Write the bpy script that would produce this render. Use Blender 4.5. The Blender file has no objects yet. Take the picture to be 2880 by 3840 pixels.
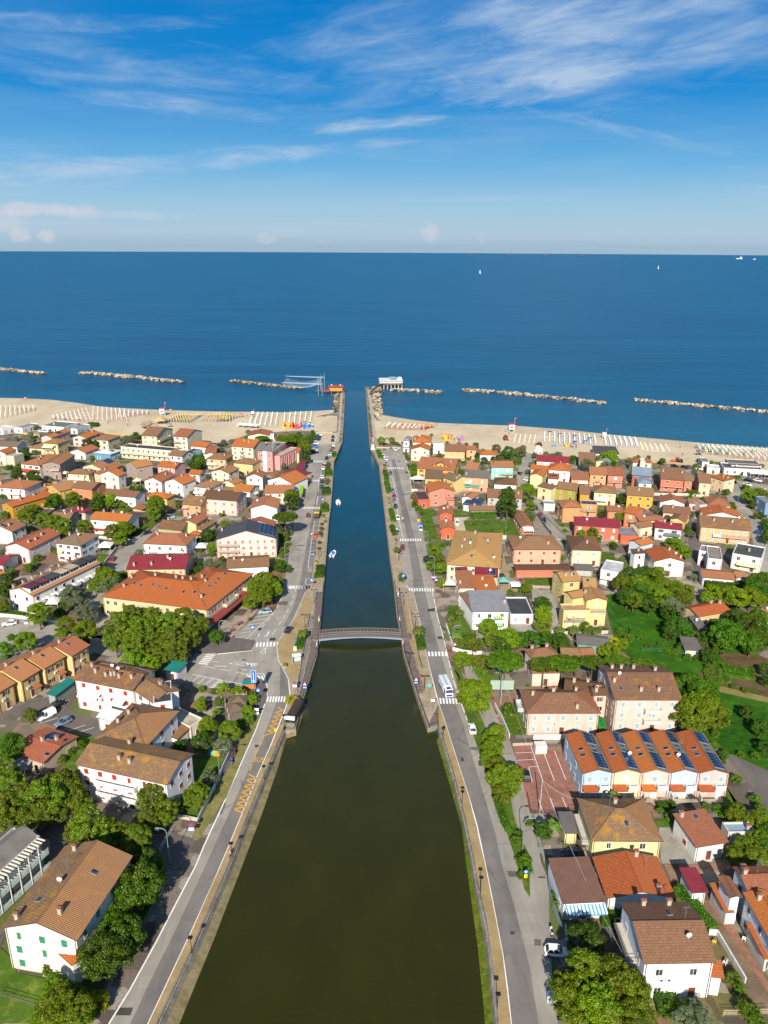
SKYG, EXPO = 4.7, 0.60
import bpy, math, random
from mathutils import Vector, Matrix
random.seed(11)
SC = bpy.context.scene
COL = SC.collection
rad = math.radians
FPX, CAMH, PITCH, ROLL = 2920.0, 108.0, rad(18.81), rad(0.31)
CM = Matrix.Rotation(math.pi/2-PITCH, 3, 'X') @ Matrix.Rotation(ROLL, 3, 'Z')
def at(x, y, z=0.0):
    """point of the plane at height z that the photograph shows at pixel x,y"""
    d = CM @ Vector(((x-1440)/FPX, -(y-1920)/FPX, -1.0))
    t = (z-CAMH)/d.z
    return Vector((0, 0, CAMH)) + d*t
def mpp(p):
    """metres per photo pixel at a world point"""
    return -((CM.transposed() @ (p-Vector((0, 0, CAMH)))).z)/FPX
def topx(p):
    q = CM.transposed() @ (p-Vector((0, 0, CAMH)))
    return (1440+FPX*q.x/-q.z, 1920-FPX*q.y/-q.z)
TL = dict(a=(0,3240,2.074), b=(2080,3240,2.074), c=(0,2640,2.074), d=(2080,2640,2.074), e=(1600,3240,2.074),
 f=(600,2640,2.074), g=(1500,2640,2.074), h=(0,2190,2.765), i=(600,2190,2.765), j=(1100,2190,2.765), k=(1680,2190,2.765),
 l=(2280,2190,2.765), m=(0,1860,3.456), n=(440,1860,3.456), o=(880,1860,3.456), p=(1400,1860,3.456), q=(1840,1860,3.456),
 r=(2280,1860,2.765), s=(0,1590,4.1475), t=(360,1590,4.1475), u=(720,1590,4.1475), v=(1360,1590,4.1475), w=(1720,1590,4.1475),
 x=(2080,1590,4.1475), y=(2440,1590,3.770), z=(2480,1840,4.1475), A=(1060,1400,3.318), B=(1040,1600,4.1475),
 C=(0,1370,3.456), D=(440,1380,3.95), E=(820,1380,3.456), F=(1640,1420,3.456), G=(2300,1440,2.860), K=(2220,2520,4.366), S=(0,0,1.0))
def pts(spec):
    out = []; tl = 'S'
    for w in spec.split():
        if w[0].isalpha(): tl = w[0]; w = w[1:]
        ox, oy, s = TL[tl]; a, b = w.split(',')
        out.append((ox+float(a)/s, oy+float(b)/s))
    return out
def W(spec, z=0.0): return [at(a, b, z) for a, b in pts(spec)]

def lin(h):
    c = [int(h[i:i+2], 16)/255 for i in (0, 2, 4)]
    return tuple(((v+0.055)/1.055)**2.4 if v > 0.04045 else v/12.92 for v in c)+(1,)
MATS = {}
class N:
    def __init__(s, name):
        s.m = bpy.data.materials.new(name); s.m.use_nodes = True
        s.t = s.m.node_tree; s.t.nodes.clear()
        s.out = s.t.nodes.new('ShaderNodeOutputMaterial')
    def n(s, typ, **k):
        nd = s.t.nodes.new('ShaderNode'+typ)
        for a, v in k.items():
            if hasattr(nd, a) and a not in ('Scale',): setattr(nd, a, v)
            else: nd.inputs[a.replace('_', ' ')].default_value = v
        return nd
    def l(s, a, b): s.t.links.new(a, b)
    def noise(s, vec, scale, detail=3, rough=.55):
        nd = s.n('TexNoise'); nd.inputs['Scale'].default_value = scale; nd.inputs['Detail'].default_value = detail
        nd.inputs['Roughness'].default_value = rough
        if vec is not None: s.l(vec, nd.inputs['Vector'])
        return nd.outputs['Fac']
    def rng(s, v, a, b, c=0., d=1.):
        nd = s.n('MapRange'); nd.inputs[1].default_value = a; nd.inputs[2].default_value = b
        nd.inputs[3].default_value = c; nd.inputs[4].default_value = d; s.l(v, nd.inputs[0]); return nd.outputs[0]
    def mix(s, f, a, b, mode='MIX'):
        nd = s.n('Mix', data_type='RGBA', blend_type=mode)
        for sock, v in ((nd.inputs['Factor'], f), (nd.inputs[6], a), (nd.inputs[7], b)):
            if isinstance(v, (int, float, tuple)): sock.default_value = v
            else: s.l(v, sock)
        return nd.outputs[2]
    def mul(s, a, b, op='MULTIPLY'):
        nd = s.n('Math', operation=op)
        for sock, v in ((nd.inputs[0], a), (nd.inputs[1], b)):
            if isinstance(v, (int, float)): sock.default_value = v
            else: s.l(v, sock)
        return nd.outputs[0]
    def scl(s, vec, v3):
        nd = s.n('Mapping'); nd.inputs['Scale'].default_value = v3; s.l(vec, nd.inputs['Vector']); return nd.outputs[0]
    def bsdf(s, col, rough=.8, bump=None, bs=.3, bd=.05, metal=0., spec=.3):
        b = s.n('BsdfPrincipled'); b.inputs['Roughness'].default_value = rough; b.inputs['Metallic'].default_value = metal
        b.inputs['Specular IOR Level'].default_value = spec
        if isinstance(col, tuple): b.inputs['Base Color'].default_value = col
        else: s.l(col, b.inputs['Base Color'])
        if bump is not None:
            bn = s.n('Bump'); bn.inputs['Strength'].default_value = bs; bn.inputs['Distance'].default_value = bd
            s.l(bump, bn.inputs['Height']); s.l(bn.outputs[0], b.inputs['Normal'])
        s.l(b.outputs[0], s.out.inputs[0]); return b
def cached(key, fn):
    if key not in MATS: MATS[key] = fn()
    return MATS[key]
def flat(hexc, rough=.6, metal=0., spec=.4, var=.12):
    def f():
        s = N('paint_'+hexc); g = s.n('NewGeometry'); nz = s.noise(g.outputs['Position'], 2.3, 3)
        c = lin(hexc); col = s.mix(s.rng(nz, .35, .7), tuple(v*(1-var) for v in c[:3])+(1,), c)
        s.bsdf(col, rough, metal=metal, spec=spec); return s.m
    return cached(('flat', hexc, rough, metal), f)
def wallmat(hexc):
    def f():
        s = N('plaster_'+hexc); g = s.n('NewGeometry'); pos = g.outputs['Position']
        oi = s.n('ObjectInfo'); c = lin(hexc); k = .78 if max(c[:3])-min(c[:3]) > .13 else .92; c = tuple(v*k for v in c[:3])+(1,)
        st = s.noise(s.scl(pos, (1.6, 1.6, .28)), 1.0, 4)
        big = s.noise(pos, .35, 2)
        d = tuple(v*.70 for v in c[:3])+(1,)
        col = s.mix(s.rng(st, .50, .78), c, d)
        col = s.mix(s.rng(big, .45, .75, 0, .35), col, tuple(v*.84 for v in c[:3])+(1,))
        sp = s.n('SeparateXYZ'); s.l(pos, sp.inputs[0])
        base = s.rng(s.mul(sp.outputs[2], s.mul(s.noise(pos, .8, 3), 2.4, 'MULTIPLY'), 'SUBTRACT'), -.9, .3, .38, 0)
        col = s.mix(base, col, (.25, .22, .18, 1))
        col = s.mix(s.mul(oi.outputs['Random'], .12), col, (.45, .4, .36, 1))
        fine = s.noise(pos, 9, 2)
        s.bsdf(col, .85, fine, .25, .03); return s.m
    return cached(('wall', hexc), f)
ROOFC = dict(ora=('c6703e','ae5c34','94703a',.2), ter=('b8795a','9c6248','8a6c44',.35), bro=('a27a5c','84604a','86704a',.4),
 dbr=('7a5a44','634938','685a3c',.3), och=('c49866','ac8250','8a7036',.25), lic=('98755c','785a46','b87c1e',.7), red=('bc6e54','a45c46','9a6a34',.15),
 tau=('86705e','72604e','74684a',.2))
def roofmat(code):
    def f():
        s = N('roof_tile_'+code); a, b, li, amt = ROOFC[code]; uv = s.n('UVMap').outputs[0]
        g = s.n('NewGeometry'); pos = g.outputs['Position']; oi = s.n('ObjectInfo')
        br = s.n('TexBrick'); s.l(uv, br.inputs['Vector']); br.offset = .0
        for k, v in (('Scale', 1.0), ('Mortar Size', .055), ('Mortar Smooth', .5), ('Brick Width', .30), ('Row Height', .42), ('Bias', .0)):
            br.inputs[k].default_value = v
        br.inputs['Color1'].default_value = (0, 0, 0, 1); br.inputs['Color2'].default_value = (1, 1, 1, 1); br.inputs['Mortar'].default_value = (.5, .5, .5, 1)
        w = s.n('TexWave', wave_type='BANDS', bands_direction='X'); s.l(uv, w.inputs['Vector']); w.inputs['Scale'].default_value = 1.05
        w.inputs['Distortion'].default_value = .4
        bk = s.n('RGBToBW'); s.l(br.outputs['Color'], bk.inputs[0])
        n1 = s.noise(pos, .45, 4, .6); n2 = s.noise(pos, 3.5, 3, .6); n3 = s.noise(s.scl(uv, (3., .5, 1)), 1., 3)
        ca, cb = lin(a), lin(b)
        col = s.mix(s.mul(bk.outputs[0], .8), ca, cb)
        col = s.mix(s.rng(n2, .35, .7, 0, .6), col, tuple(v*.7 for v in cb[:3])+(1,))
        col = s.mix(s.rng(n3, .55, .8, 0, .45), col, tuple(v*.5+.05 for v in cb[:3])+(1,))
        col = s.mix(s.rng(n1, .52, .68, 0, amt), col, lin(li))
        col = s.mix(s.mul(br.outputs['Fac'], .5), col, tuple(v*.35 for v in cb[:3])+(1,))
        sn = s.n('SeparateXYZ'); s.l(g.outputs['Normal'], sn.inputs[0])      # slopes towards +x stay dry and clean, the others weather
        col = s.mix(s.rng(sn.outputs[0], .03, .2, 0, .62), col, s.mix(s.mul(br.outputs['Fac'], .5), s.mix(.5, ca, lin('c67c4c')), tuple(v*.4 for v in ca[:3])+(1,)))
        hs = s.n('HueSaturation'); s.l(col, hs.inputs['Color'])
        s.l(s.rng(oi.outputs['Random'], 0, 1, .9, 1.14), hs.inputs['Value']); s.l(s.rng(oi.outputs['Random'], 0, 1, .496, .512), hs.inputs['Hue'])
        hgt = s.mul(w.outputs['Fac'], br.outputs['Fac'], 'SUBTRACT')
        s.bsdf(hs.outputs[0], .85, hgt, .5, .06, spec=.2); return s.m
    return cached(('roof', code), f)
def ribmat(hexc, per=3.2, rough=.55):
    def f():
        s = N('sheet_roof_'+hexc); uv = s.n('UVMap').outputs[0]; g = s.n('NewGeometry'); c = lin(hexc)
        w = s.n('TexWave', wave_type='BANDS', bands_direction='X'); s.l(uv, w.inputs['Vector']); w.inputs['Scale'].default_value = per/6.28
        n1 = s.noise(g.outputs['Position'], .5, 4); n2 = s.noise(g.outputs['Position'], 4., 3)
        col = s.mix(s.rng(n1, .42, .7, 0, .5), c, tuple(v*.62 for v in c[:3])+(1,))
        col = s.mix(s.rng(n2, .5, .8, 0, .35), col, tuple(v*.7+.06 for v in c[:3])+(1,))
        col = s.mix(s.rng(w.outputs['Fac'], 0, .25, .35, 0), col, tuple(v*.5 for v in c[:3])+(1,))
        s.bsdf(col, rough, w.outputs['Fac'], .5, .06); return s.m
    return cached(('rib', hexc), f)
def slabmat(hexc):
    def f():
        s = N('flat_roof_'+hexc); g = s.n('NewGeometry'); pos = g.outputs['Position']; c = lin(hexc)
        n1 = s.noise(pos, .3, 5, .65); n2 = s.noise(pos, 6, 3)
        col = s.mix(s.rng(n1, .4, .68), c, tuple(v*.58 for v in c[:3])+(1,))
        col = s.mix(s.rng(n2, .4, .7, 0, .25), col, tuple(v*1.25 for v in c[:3])+(1,))
        s.bsdf(col, .9, n2, .2, .04); return s.m
    return cached(('slab', hexc), f)
def groundmat(name, c1, c2, c3=None, sc=.12, fine=2.5, amt3=.5, rough=.95, bump=.25, stretch=None):
    def f():
        s = N(name); g = s.n('NewGeometry'); pos = g.outputs['Position']
        p2 = s.scl(pos, stretch) if stretch else pos
        n1 = s.noise(p2, sc, 6, .62); n2 = s.noise(p2, fine, 4, .6); n3 = s.noise(pos, sc*3.1, 4, .6)
        col = s.mix(s.rng(n1, .38, .64), lin(c1), lin(c2))
        if c3: col = s.mix(s.rng(n3, .52, .7, 0, amt3), col, lin(c3))
        a = s.mix(s.rng(n2, .3, .72), (.72, .72, .72, 1), (1.18, 1.18, 1.18, 1))
        col = s.mix(.8, col, a, 'MULTIPLY')
        s.bsdf(col, rough, n2, bump, .08, spec=.15); return s.m
    return cached(('g', name), f)
def asphalt(name, c, crack=True):
    def f():
        s = N(name); g = s.n('NewGeometry'); pos = g.outputs['Position']; cc = lin(c)
        n1 = s.noise(s.scl(pos, (1, .25, 1)), .25, 5, .6); n2 = s.noise(pos, 5, 3, .7); n3 = s.noise(pos, .06, 3)
        col = s.mix(s.rng(n1, .35, .68), cc, tuple(v*.62 for v in cc[:3])+(1,))
        col = s.mix(s.rng(n3, .4, .66, 0, .45), col, tuple(v*1.22 for v in cc[:3])+(1,))
        v = s.n('TexVoronoi', feature='DISTANCE_TO_EDGE'); s.l(s.scl(pos, (1, .55, 1)), v.inputs['Vector']); v.inputs['Scale'].default_value = .16
        m1 = s.mul(s.rng(v.outputs['Distance'], .0, .02, 1, 0), s.rng(s.noise(pos, .2, 2), .45, .6))
        col = s.mix(s.mul(m1, .8), col, tuple(v_*.4 for v_ in cc[:3])+(1,))
        b = s.n('TexBrick'); s.l(pos, b.inputs['Vector'])
        b.inputs['Scale'].default_value = .12; b.inputs['Mortar Size'].default_value = 0
        b.inputs['Color1'].default_value = (.88, .88, .88, 1); b.inputs['Color2'].default_value = (1.05, 1.05, 1.05, 1)
        col = s.mix(.8, col, b.outputs['Color'], 'MULTIPLY')
        col = s.mix(s.rng(n2, .3, .75, 0, .3), col, tuple(v_*1.3 for v_ in cc[:3])+(1,))
        s.bsdf(col, .9, n2, .15, .02, spec=.2); return s.m
    return cached(('as', name), f)
def leafmat(name, c1, c2, c3):
    def f():
        s = N(name); g = s.n('NewGeometry'); oi = s.n('ObjectInfo')
        r = g.outputs['Random Per Island']
        col = s.mix(s.rng(r, 0, .7), lin(c1), lin(c2)); col = s.mix(s.rng(r, .7, 1., 0, .9), col, lin(c3))
        nz = s.noise(g.outputs['Position'], .45, 2)
        col = s.mix(s.rng(nz, .35, .68, 0, .55), col, lin(c3))
        hs = s.n('HueSaturation'); s.l(col, hs.inputs['Color'])
        s.l(s.rng(oi.outputs['Random'], 0, 1, .48, .515), hs.inputs['Hue']); s.l(s.rng(oi.outputs['Random'], 0, 1, .46, .8), hs.inputs['Value'])
        hs.inputs['Saturation'].default_value = 1.08; d = s.n('BsdfDiffuse'); s.l(hs.outputs[0], d.inputs[0]); t = s.n('BsdfTranslucent'); s.l(hs.outputs[0], t.inputs[0])
        gl = s.n('BsdfGlossy'); gl.inputs['Roughness'].default_value = .5; gl.inputs[0].default_value = (.5, .55, .5, 1)
        mx = s.n('MixShader'); mx.inputs[0].default_value = .2; s.l(d.outputs[0], mx.inputs[1]); s.l(t.outputs[0], mx.inputs[2])
        m2 = s.n('MixShader'); m2.inputs[0].default_value = .05; s.l(mx.outputs[0], m2.inputs[1]); s.l(gl.outputs[0], m2.inputs[2])
        s.l(m2.outputs[0], s.out.inputs[0]); return s.m
    return cached(('leaf', name), f)
def glass():
    def f():
        s = N('window_glass'); g = s.n('NewGeometry'); nz = s.noise(g.outputs['Position'], 1.1, 1)
        s.bsdf(s.mix(s.rng(nz, .4, .65), (.012, .017, .022, 1), (.07, .085, .095, 1)), .12, spec=.6); return s.m
    return cached('glass', f)
def solarmat():
    def f():
        s = N('solar_cells'); uv = s.n('UVMap').outputs[0]
        b = s.n('TexBrick'); s.l(uv, b.inputs['Vector']); b.offset = 0
        for k, v in (('Scale', 1.), ('Mortar Size', .035), ('Brick Width', 1.0), ('Row Height', 1.65)): b.inputs[k].default_value = v
        col = s.mix(b.outputs['Fac'], (.008, .016, .05, 1), (.25, .28, .33, 1))
        s.bsdf(col, .18, spec=.6); return s.m
    return cached('solar', f)

class MB:
    def __init__(s): s.v = []; s.f = []; s.m = []; s.uv = []; s.mats = []; s.has = False
    def mi(s, m):
        if m not in s.mats: s.mats.append(m)
        return s.mats.index(m)
    def face(s, ps, m, uv=None):
        b = len(s.v); s.v += [tuple(p) for p in ps]; s.f.append(tuple(range(b, b+len(ps)))); s.m.append(s.mi(m))
        if uv == 'slope':
            n = Vector((0, 0, 0))
            for i in range(len(ps)):
                a, c = Vector(ps[i]), Vector(ps[(i+1) % len(ps)]); n += a.cross(c)
            n.normalize(); h = Vector((0, 0, 1)).cross(n)
            h = h.normalized() if h.length > 1e-4 else Vector((1, 0, 0)); u = n.cross(h)
            uv = [(Vector(p).dot(h), Vector(p).dot(u)) for p in ps]
        if uv: s.has = True
        s.uv += uv if uv else [(0, 0)]*len(ps)
    def box(s, x0, x1, y0, y1, z0, z1, m, top=None):
        c = [(x0,y0,z0),(x1,y0,z0),(x1,y1,z0),(x0,y1,z0),(x0,y0,z1),(x1,y0,z1),(x1,y1,z1),(x0,y1,z1)]
        for q in ((0,1,5,4),(1,2,6,5),(2,3,7,6),(3,0,4,7),(3,2,1,0)): s.face([c[i] for i in q], m)
        s.face([c[i] for i in (4,5,6,7)], top or m, 'slope' if top else None)
    def prism(s, poly, z0, z1, m, top=None):
        n = len(poly); lo = [(p[0], p[1], z0) for p in poly]; hi = [(p[0], p[1], z1) for p in poly]
        ar = sum(poly[i][0]*poly[(i+1) % n][1]-poly[(i+1) % n][0]*poly[i][1] for i in range(n))
        if ar < 0: lo.reverse(); hi.reverse()
        s.face(hi, top or m); s.face(lo[::-1], m)
        for i in range(n): j = (i+1) % n; s.face([lo[i], lo[j], hi[j], hi[i]], m)
    def tube(s, p0, p1, r0, r1, m, n=8, cap=True):
        p0, p1 = Vector(p0), Vector(p1); d = (p1-p0)
        if d.length < 1e-6: return
        d.normalize(); a = d.orthogonal().normalized(); b = d.cross(a)
        A = [p0+(a*math.cos(t)+b*math.sin(t))*r0 for t in [6.2832*i/n for i in range(n)]]
        B = [p1+(a*math.cos(t)+b*math.sin(t))*r1 for t in [6.2832*i/n for i in range(n)]]
        for i in range(n): j = (i+1) % n; s.face([A[i], A[j], B[j], B[i]], m)
        if cap: s.face(B, m); s.face(A[::-1], m)
    def blob(s, c, r, m, seed=0, jag=.25, n=6):
        rn = random.Random(seed); rows = max(3, n//2+1); g = []
        rx, ry, rz = r if isinstance(r, tuple) else (r, r, r)
        for i in range(rows+1):
            ph = math.pi*i/rows; row = []
            for j in range(n):
                th = 6.2832*j/n; k = 1+rn.uniform(-jag, jag)
                if i in (0, rows): k = 1; th = 0
                row.append((c[0]+rx*k*math.sin(ph)*math.cos(th), c[1]+ry*k*math.sin(ph)*math.sin(th), c[2]+rz*k*math.cos(ph)))
            g.append(row)
        for i in range(rows):
            for j in range(n):
                k = (j+1) % n
                if i == 0: s.face([g[0][0], g[1][j], g[1][k]], m)
                elif i == rows-1: s.face([g[i][j], g[rows][0], g[i][k]], m)
                else: s.face([g[i][j], g[i+1][j], g[i+1][k], g[i][k]], m)
    def mesh(s, name, smooth=False):
        me = bpy.data.meshes.new(name); me.from_pydata(s.v, [], s.f)
        for m in s.mats: me.materials.append(m)
        me.polygons.foreach_set('material_index', s.m)
        if s.has:
            l = me.uv_layers.new(name='UVMap'); fl = [c for q in s.uv for c in q]; l.data.foreach_set('uv', fl)
        if smooth: me.polygons.foreach_set('use_smooth', [True]*len(s.f))
        me.update(); return me
    def obj(s, name, parent=None, loc=None, rz=0., smooth=False, **tags):
        return mkobj(name, s.mesh(name, smooth), parent, loc, rz, **tags)
def mkobj(name, data, parent=None, loc=None, rz=0., **tags):
    o = bpy.data.objects.new(name, data); COL.objects.link(o)
    if parent: o.parent = parent
    if loc is not None: o.location = loc
    if rz: o.rotation_euler = (0, 0, rz)
    for k, v in tags.items():
        if v: o[k] = v
    return o
def empty(name, loc, rz=0., **tags):
    o = mkobj(name, None, None, loc, rz, **tags); o.empty_display_size = .5; return o
def copytree(root, loc, rz, sc=None, **tags):
    r = root.copy(); COL.objects.link(r); r.location = loc; r.rotation_euler = (0, 0, rz)
    if sc is not None: r.scale = sc
    for k, v in tags.items():
        if v: r[k] = v
    for ch in root.children:
        c = ch.copy(); COL.objects.link(c); c.parent = r
        for g in ch.children:
            e = g.copy(); COL.objects.link(e); e.parent = c
    return r
def sheet(name, poly, z, mat, **tags):
    mb = MB(); n = len(poly)
    ar = sum(poly[i][0]*poly[(i+1) % n][1]-poly[(i+1) % n][0]*poly[i][1] for i in range(n))
    q = [(p[0], p[1], z) for p in poly]
    if ar < 0: q.reverse()
    mb.face(q, mat); return mb.obj(name, **(tags or dict(kind='structure')))

LAND = []   # (pixel, short label) used to word the labels of trees and cars
WIN = {}
SH = dict(b='6b3d2a', r='a83222', g='3c8a66', w='e4e2dc', o='cf8058', t='2f7672', l='9db8c4', p='5c2f4c', k='3a3c40', y='c9b48a', B='34507c')
def winmesh(style, sh, w, h):
    k = (style, sh, w, h)
    if k in WIN: return WIN[k]
    mb = MB(); G = glass(); FR = flat('dcd8d0'); S = flat(SH[sh], .6, var=.2); x = w/2
    for a in ((-x-.09, x+.09, -h/2-.12, -h/2), (-x-.07, x+.07, h/2, h/2+.08)): mb.box(a[0], a[1], -.09, .01, a[2], a[3], FR)   # sill, lintel
    mb.box(-x-.07, -x, -.04, .01, -h/2, h/2, FR); mb.box(x, x+.07, -.04, .01, -h/2, h/2, FR)
    if style == 'c':
        mb.box(-x, -.02, -.05, .01, -h/2, h/2, S); mb.box(.02, x, -.05, .01, -h/2, h/2, S); mb.box(-.02, .02, -.03, .01, -h/2, h/2, G)
    elif style == 'h':
        mb.box(-x, x, -.03, .01, 0, h/2, S); mb.box(-x, x, -.015, .01, -h/2, 0, G)
    else:
        mb.box(-x, x, -.012, .01, -h/2, h/2, G); mb.box(-.03, .03, -.03, .005, -h/2, h/2, FR)
        if style == 'o':
            mb.box(-x-w*.48, -x-.05, -.07, -.02, -h/2, h/2, S); mb.box(x+.05, x+w*.48, -.07, -.02, -h/2, h/2, S)
        if style == 'g':
            for i in range(1, 4): mb.box(-x, x, -.03, .0, -h/2+h*i/4-.02, -h/2+h*i/4+.02, FR)
    WIN[k] = mb.mesh('window'); return WIN[k]
def doormesh(sh, w=1.05, h=2.15):
    k = ('d', sh, w)
    if k in WIN: return WIN[k]
    mb = MB(); S = flat(SH[sh], .6); FR = flat('cfc9be')
    mb.box(-w/2, w/2, -.04, .01, 0, h, S); mb.box(-w/2-.1, -w/2, -.08, .01, 0, h+.1, FR); mb.box(w/2, w/2+.1, -.08, .01, 0, h+.1, FR)
    mb.box(-w/2, w/2, -.08, .01, h, h+.1, FR); mb.box(-w/2-.2, w/2+.2, -.5, 0, .0, .12, FR)
    if w > 2:
        for i in range(1, 5): mb.box(-w/2, w/2, -.06, -.03, h*i/5-.02, h*i/5+.02, FR)
    WIN[k] = mb.mesh('door'); return WIN[k]
def chimney_mesh(hexc, big=1.):
    k = ('ch', hexc, big)
    if k in WIN: return WIN[k]
    mb = MB(); M = wallmat(hexc); T = flat('8d5238', .9, var=.3); s = .3*big
    mb.box(-s, s, -s, s, -.9, .95*big, M); mb.box(-s-.08, s+.08, -s-.08, s+.08, .95*big, 1.05*big, flat('a89c8c', .9))
    for a, b in ((-1, -1), (1, -1), (-1, 1), (1, 1)): mb.box(a*s-.06, a*s+.06, b*s-.06, b*s+.06, 1.05*big, 1.25*big, M)
    mb.face([(-s-.1, -s-.1, 1.25*big), (s+.1, -s-.1, 1.25*big), (s+.1, 0, 1.42*big), (-s-.1, 0, 1.42*big)], T)
    mb.face([(s+.1, s+.1, 1.25*big), (-s-.1, s+.1, 1.25*big), (-s-.1, 0, 1.42*big), (s+.1, 0, 1.42*big)], T)
    WIN[k] = mb.mesh('chimney'); return WIN[k]
def antenna_mesh():
    if 'ant' in WIN: return WIN['ant']
    mb = MB(); M = flat('a8a8a8', .4, .6)
    mb.tube((0, 0, -.3), (0, 0, 2.6), .035, .03, M, 5); mb.tube((-.6, 0, 2.5), (.6, 0, 2.5), .03, .03, M, 4)
    for i in range(7): mb.tube((-.6+.2*i, -.3, 2.5), (-.6+.2*i, .3, 2.5), .018, .018, M, 4)
    mb.tube((-.1, -.5, 2.0), (-.1, .5, 2.0), .03, .03, M, 4)
    WIN['ant'] = mb.mesh('antenna'); return WIN['ant']
def dish_mesh():
    if 'dish' in WIN: return WIN['dish']
    mb = MB(); M = flat('e2e2e2', .4)
    mb.tube((0, 0, -.2), (0, 0, .8), .04, .04, M, 5); mb.blob((0, -.15, .9), (.45, .12, .45), M, 1, 0, 10); mb.tube((0, -.15, .7), (0, -.6, .85), .02, .02, M, 4)
    WIN['dish'] = mb.mesh('satellite_dish'); return WIN['dish']
def sky_mesh():
    if 'skyl' in WIN: return WIN['skyl']
    mb = MB(); mb.box(-.45, .45, -.6, .6, -.05, .09, flat('8a8d90', .4)); mb.box(-.37, .37, -.52, .52, .09, .11, glass())
    WIN['skyl'] = mb.mesh('skylight'); return WIN['skyl']
def ac_mesh():
    if 'ac' in WIN: return WIN['ac']
    mb = MB(); mb.box(-.42, .42, -.38, -.05, -.3, .3, flat('dcdcd8')); mb.tube((0, -.385, 0), (0, -.39, 0), .22, .22, flat('3a3a3a'), 10)
    WIN['ac'] = mb.mesh('air_conditioner'); return WIN['ac']

SIDES = dict(f=(0, -1), r=(1, 0), l=(-1, 0), k=(0, 1))
def roof_parts(kind, a, b, H, rise, mat, trim, th=.16, under=None):
    """roof of half sizes a (x) and b (y), eaves at H; returns mesh builder and height function"""
    mb = MB()
    if kind == 'gx':
        hf = lambda x, y: H+rise*(1-abs(y)/b)
        tops = [[(-a,-b,H),(a,-b,H),(a,0,H+rise),(-a,0,H+rise)], [(a,b,H),(-a,b,H),(-a,0,H+rise),(a,0,H+rise)]]
    elif kind == 'gy':
        hf = lambda x, y: H+rise*(1-abs(x)/a)
        tops = [[(-a,b,H),(-a,-b,H),(0,-b,H+rise),(0,b,H+rise)], [(a,-b,H),(a,b,H),(0,b,H+rise),(0,-b,H+rise)]]
    elif kind == 'shed':
        hf = lambda x, y: H+rise*(y+b)/(2*b)
        tops = [[(-a,-b,H),(a,-b,H),(a,b,H+rise),(-a,b,H+rise)]]
    elif kind == 'hip':
        m = min(a, b); rx, ry = a-m, b-m
        hf = lambda x, y: H+rise*min((a-abs(x))/m, (b-abs(y))/m, 1)
        if a >= b: R = [(-rx, 0, H+rise), (rx, 0, H+rise)]
        else: R = [(0, -ry, H+rise), (0, ry, H+rise)]
        c = [(-a,-b,H),(a,-b,H),(a,b,H),(-a,b,H)]
        if a >= b: tops = [[c[0],c[1],R[1],R[0]],[c[1],c[2],R[1]],[c[2],c[3],R[0],R[1]],[c[3],c[0],R[0]]]
        else: tops = [[c[0],c[1],R[0]],[c[1],c[2],R[1],R[0]],[c[2],c[3],R[1]],[c[3],c[0],R[0],R[1]]]
    for t in tops:
        mb.face([(x, y, z+th) for x, y, z in t], mat, 'slope'); mb.face([(x, y, z) for x, y, z in t][::-1], under or trim)
    c = [(-a,-b),(a,-b),(a,b),(-a,b)]; E = []
    for i in range(4):
        p, q = c[i], c[(i+1) % 4]; mid = ((p[0]+q[0])/2, (p[1]+q[1])/2)
        seq = [p, mid, q]
        for u, w in zip(seq, seq[1:]):
            z0, z1 = hf(*u), hf(*w)
            mb.face([(u[0],u[1],z0),(w[0],w[1],z1),(w[0],w[1],z1+th),(u[0],u[1],z0+th)], trim)
    def cap(p, q): mb.tube((p[0],p[1],p[2]+th), (q[0],q[1],q[2]+th), .12, .12, trim if kind == 'flat' else mat, 6, False)
    if kind == 'gx': cap((-a,0,H+rise), (a,0,H+rise))
    if kind == 'gy': cap((0,-b,H+rise), (0,b,H+rise))
    if kind == 'hip':
        cap(R[0], R[1])
        for q in c: cap((q[0],q[1],H), min(R, key=lambda r: (r[0]-q[0])**2+(r[1]-q[1])**2))
    return mb, hf
def rect(spec, H):
    A, B, C = W(spec, H); u = (B-A); L = u.length; u.normalize(); n = Vector((-u.y, u.x, 0)); d = (C-B).dot(n)
    if d < 0: d = -d; A, B = A+n*-d, B+n*-d
    d = max(d, 2.2); c = (A+B)/2+n*d/2
    return Vector((c.x, c.y, 0)), math.atan2(u.y, u.x), L, d
RN = random.Random(5)
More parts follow.
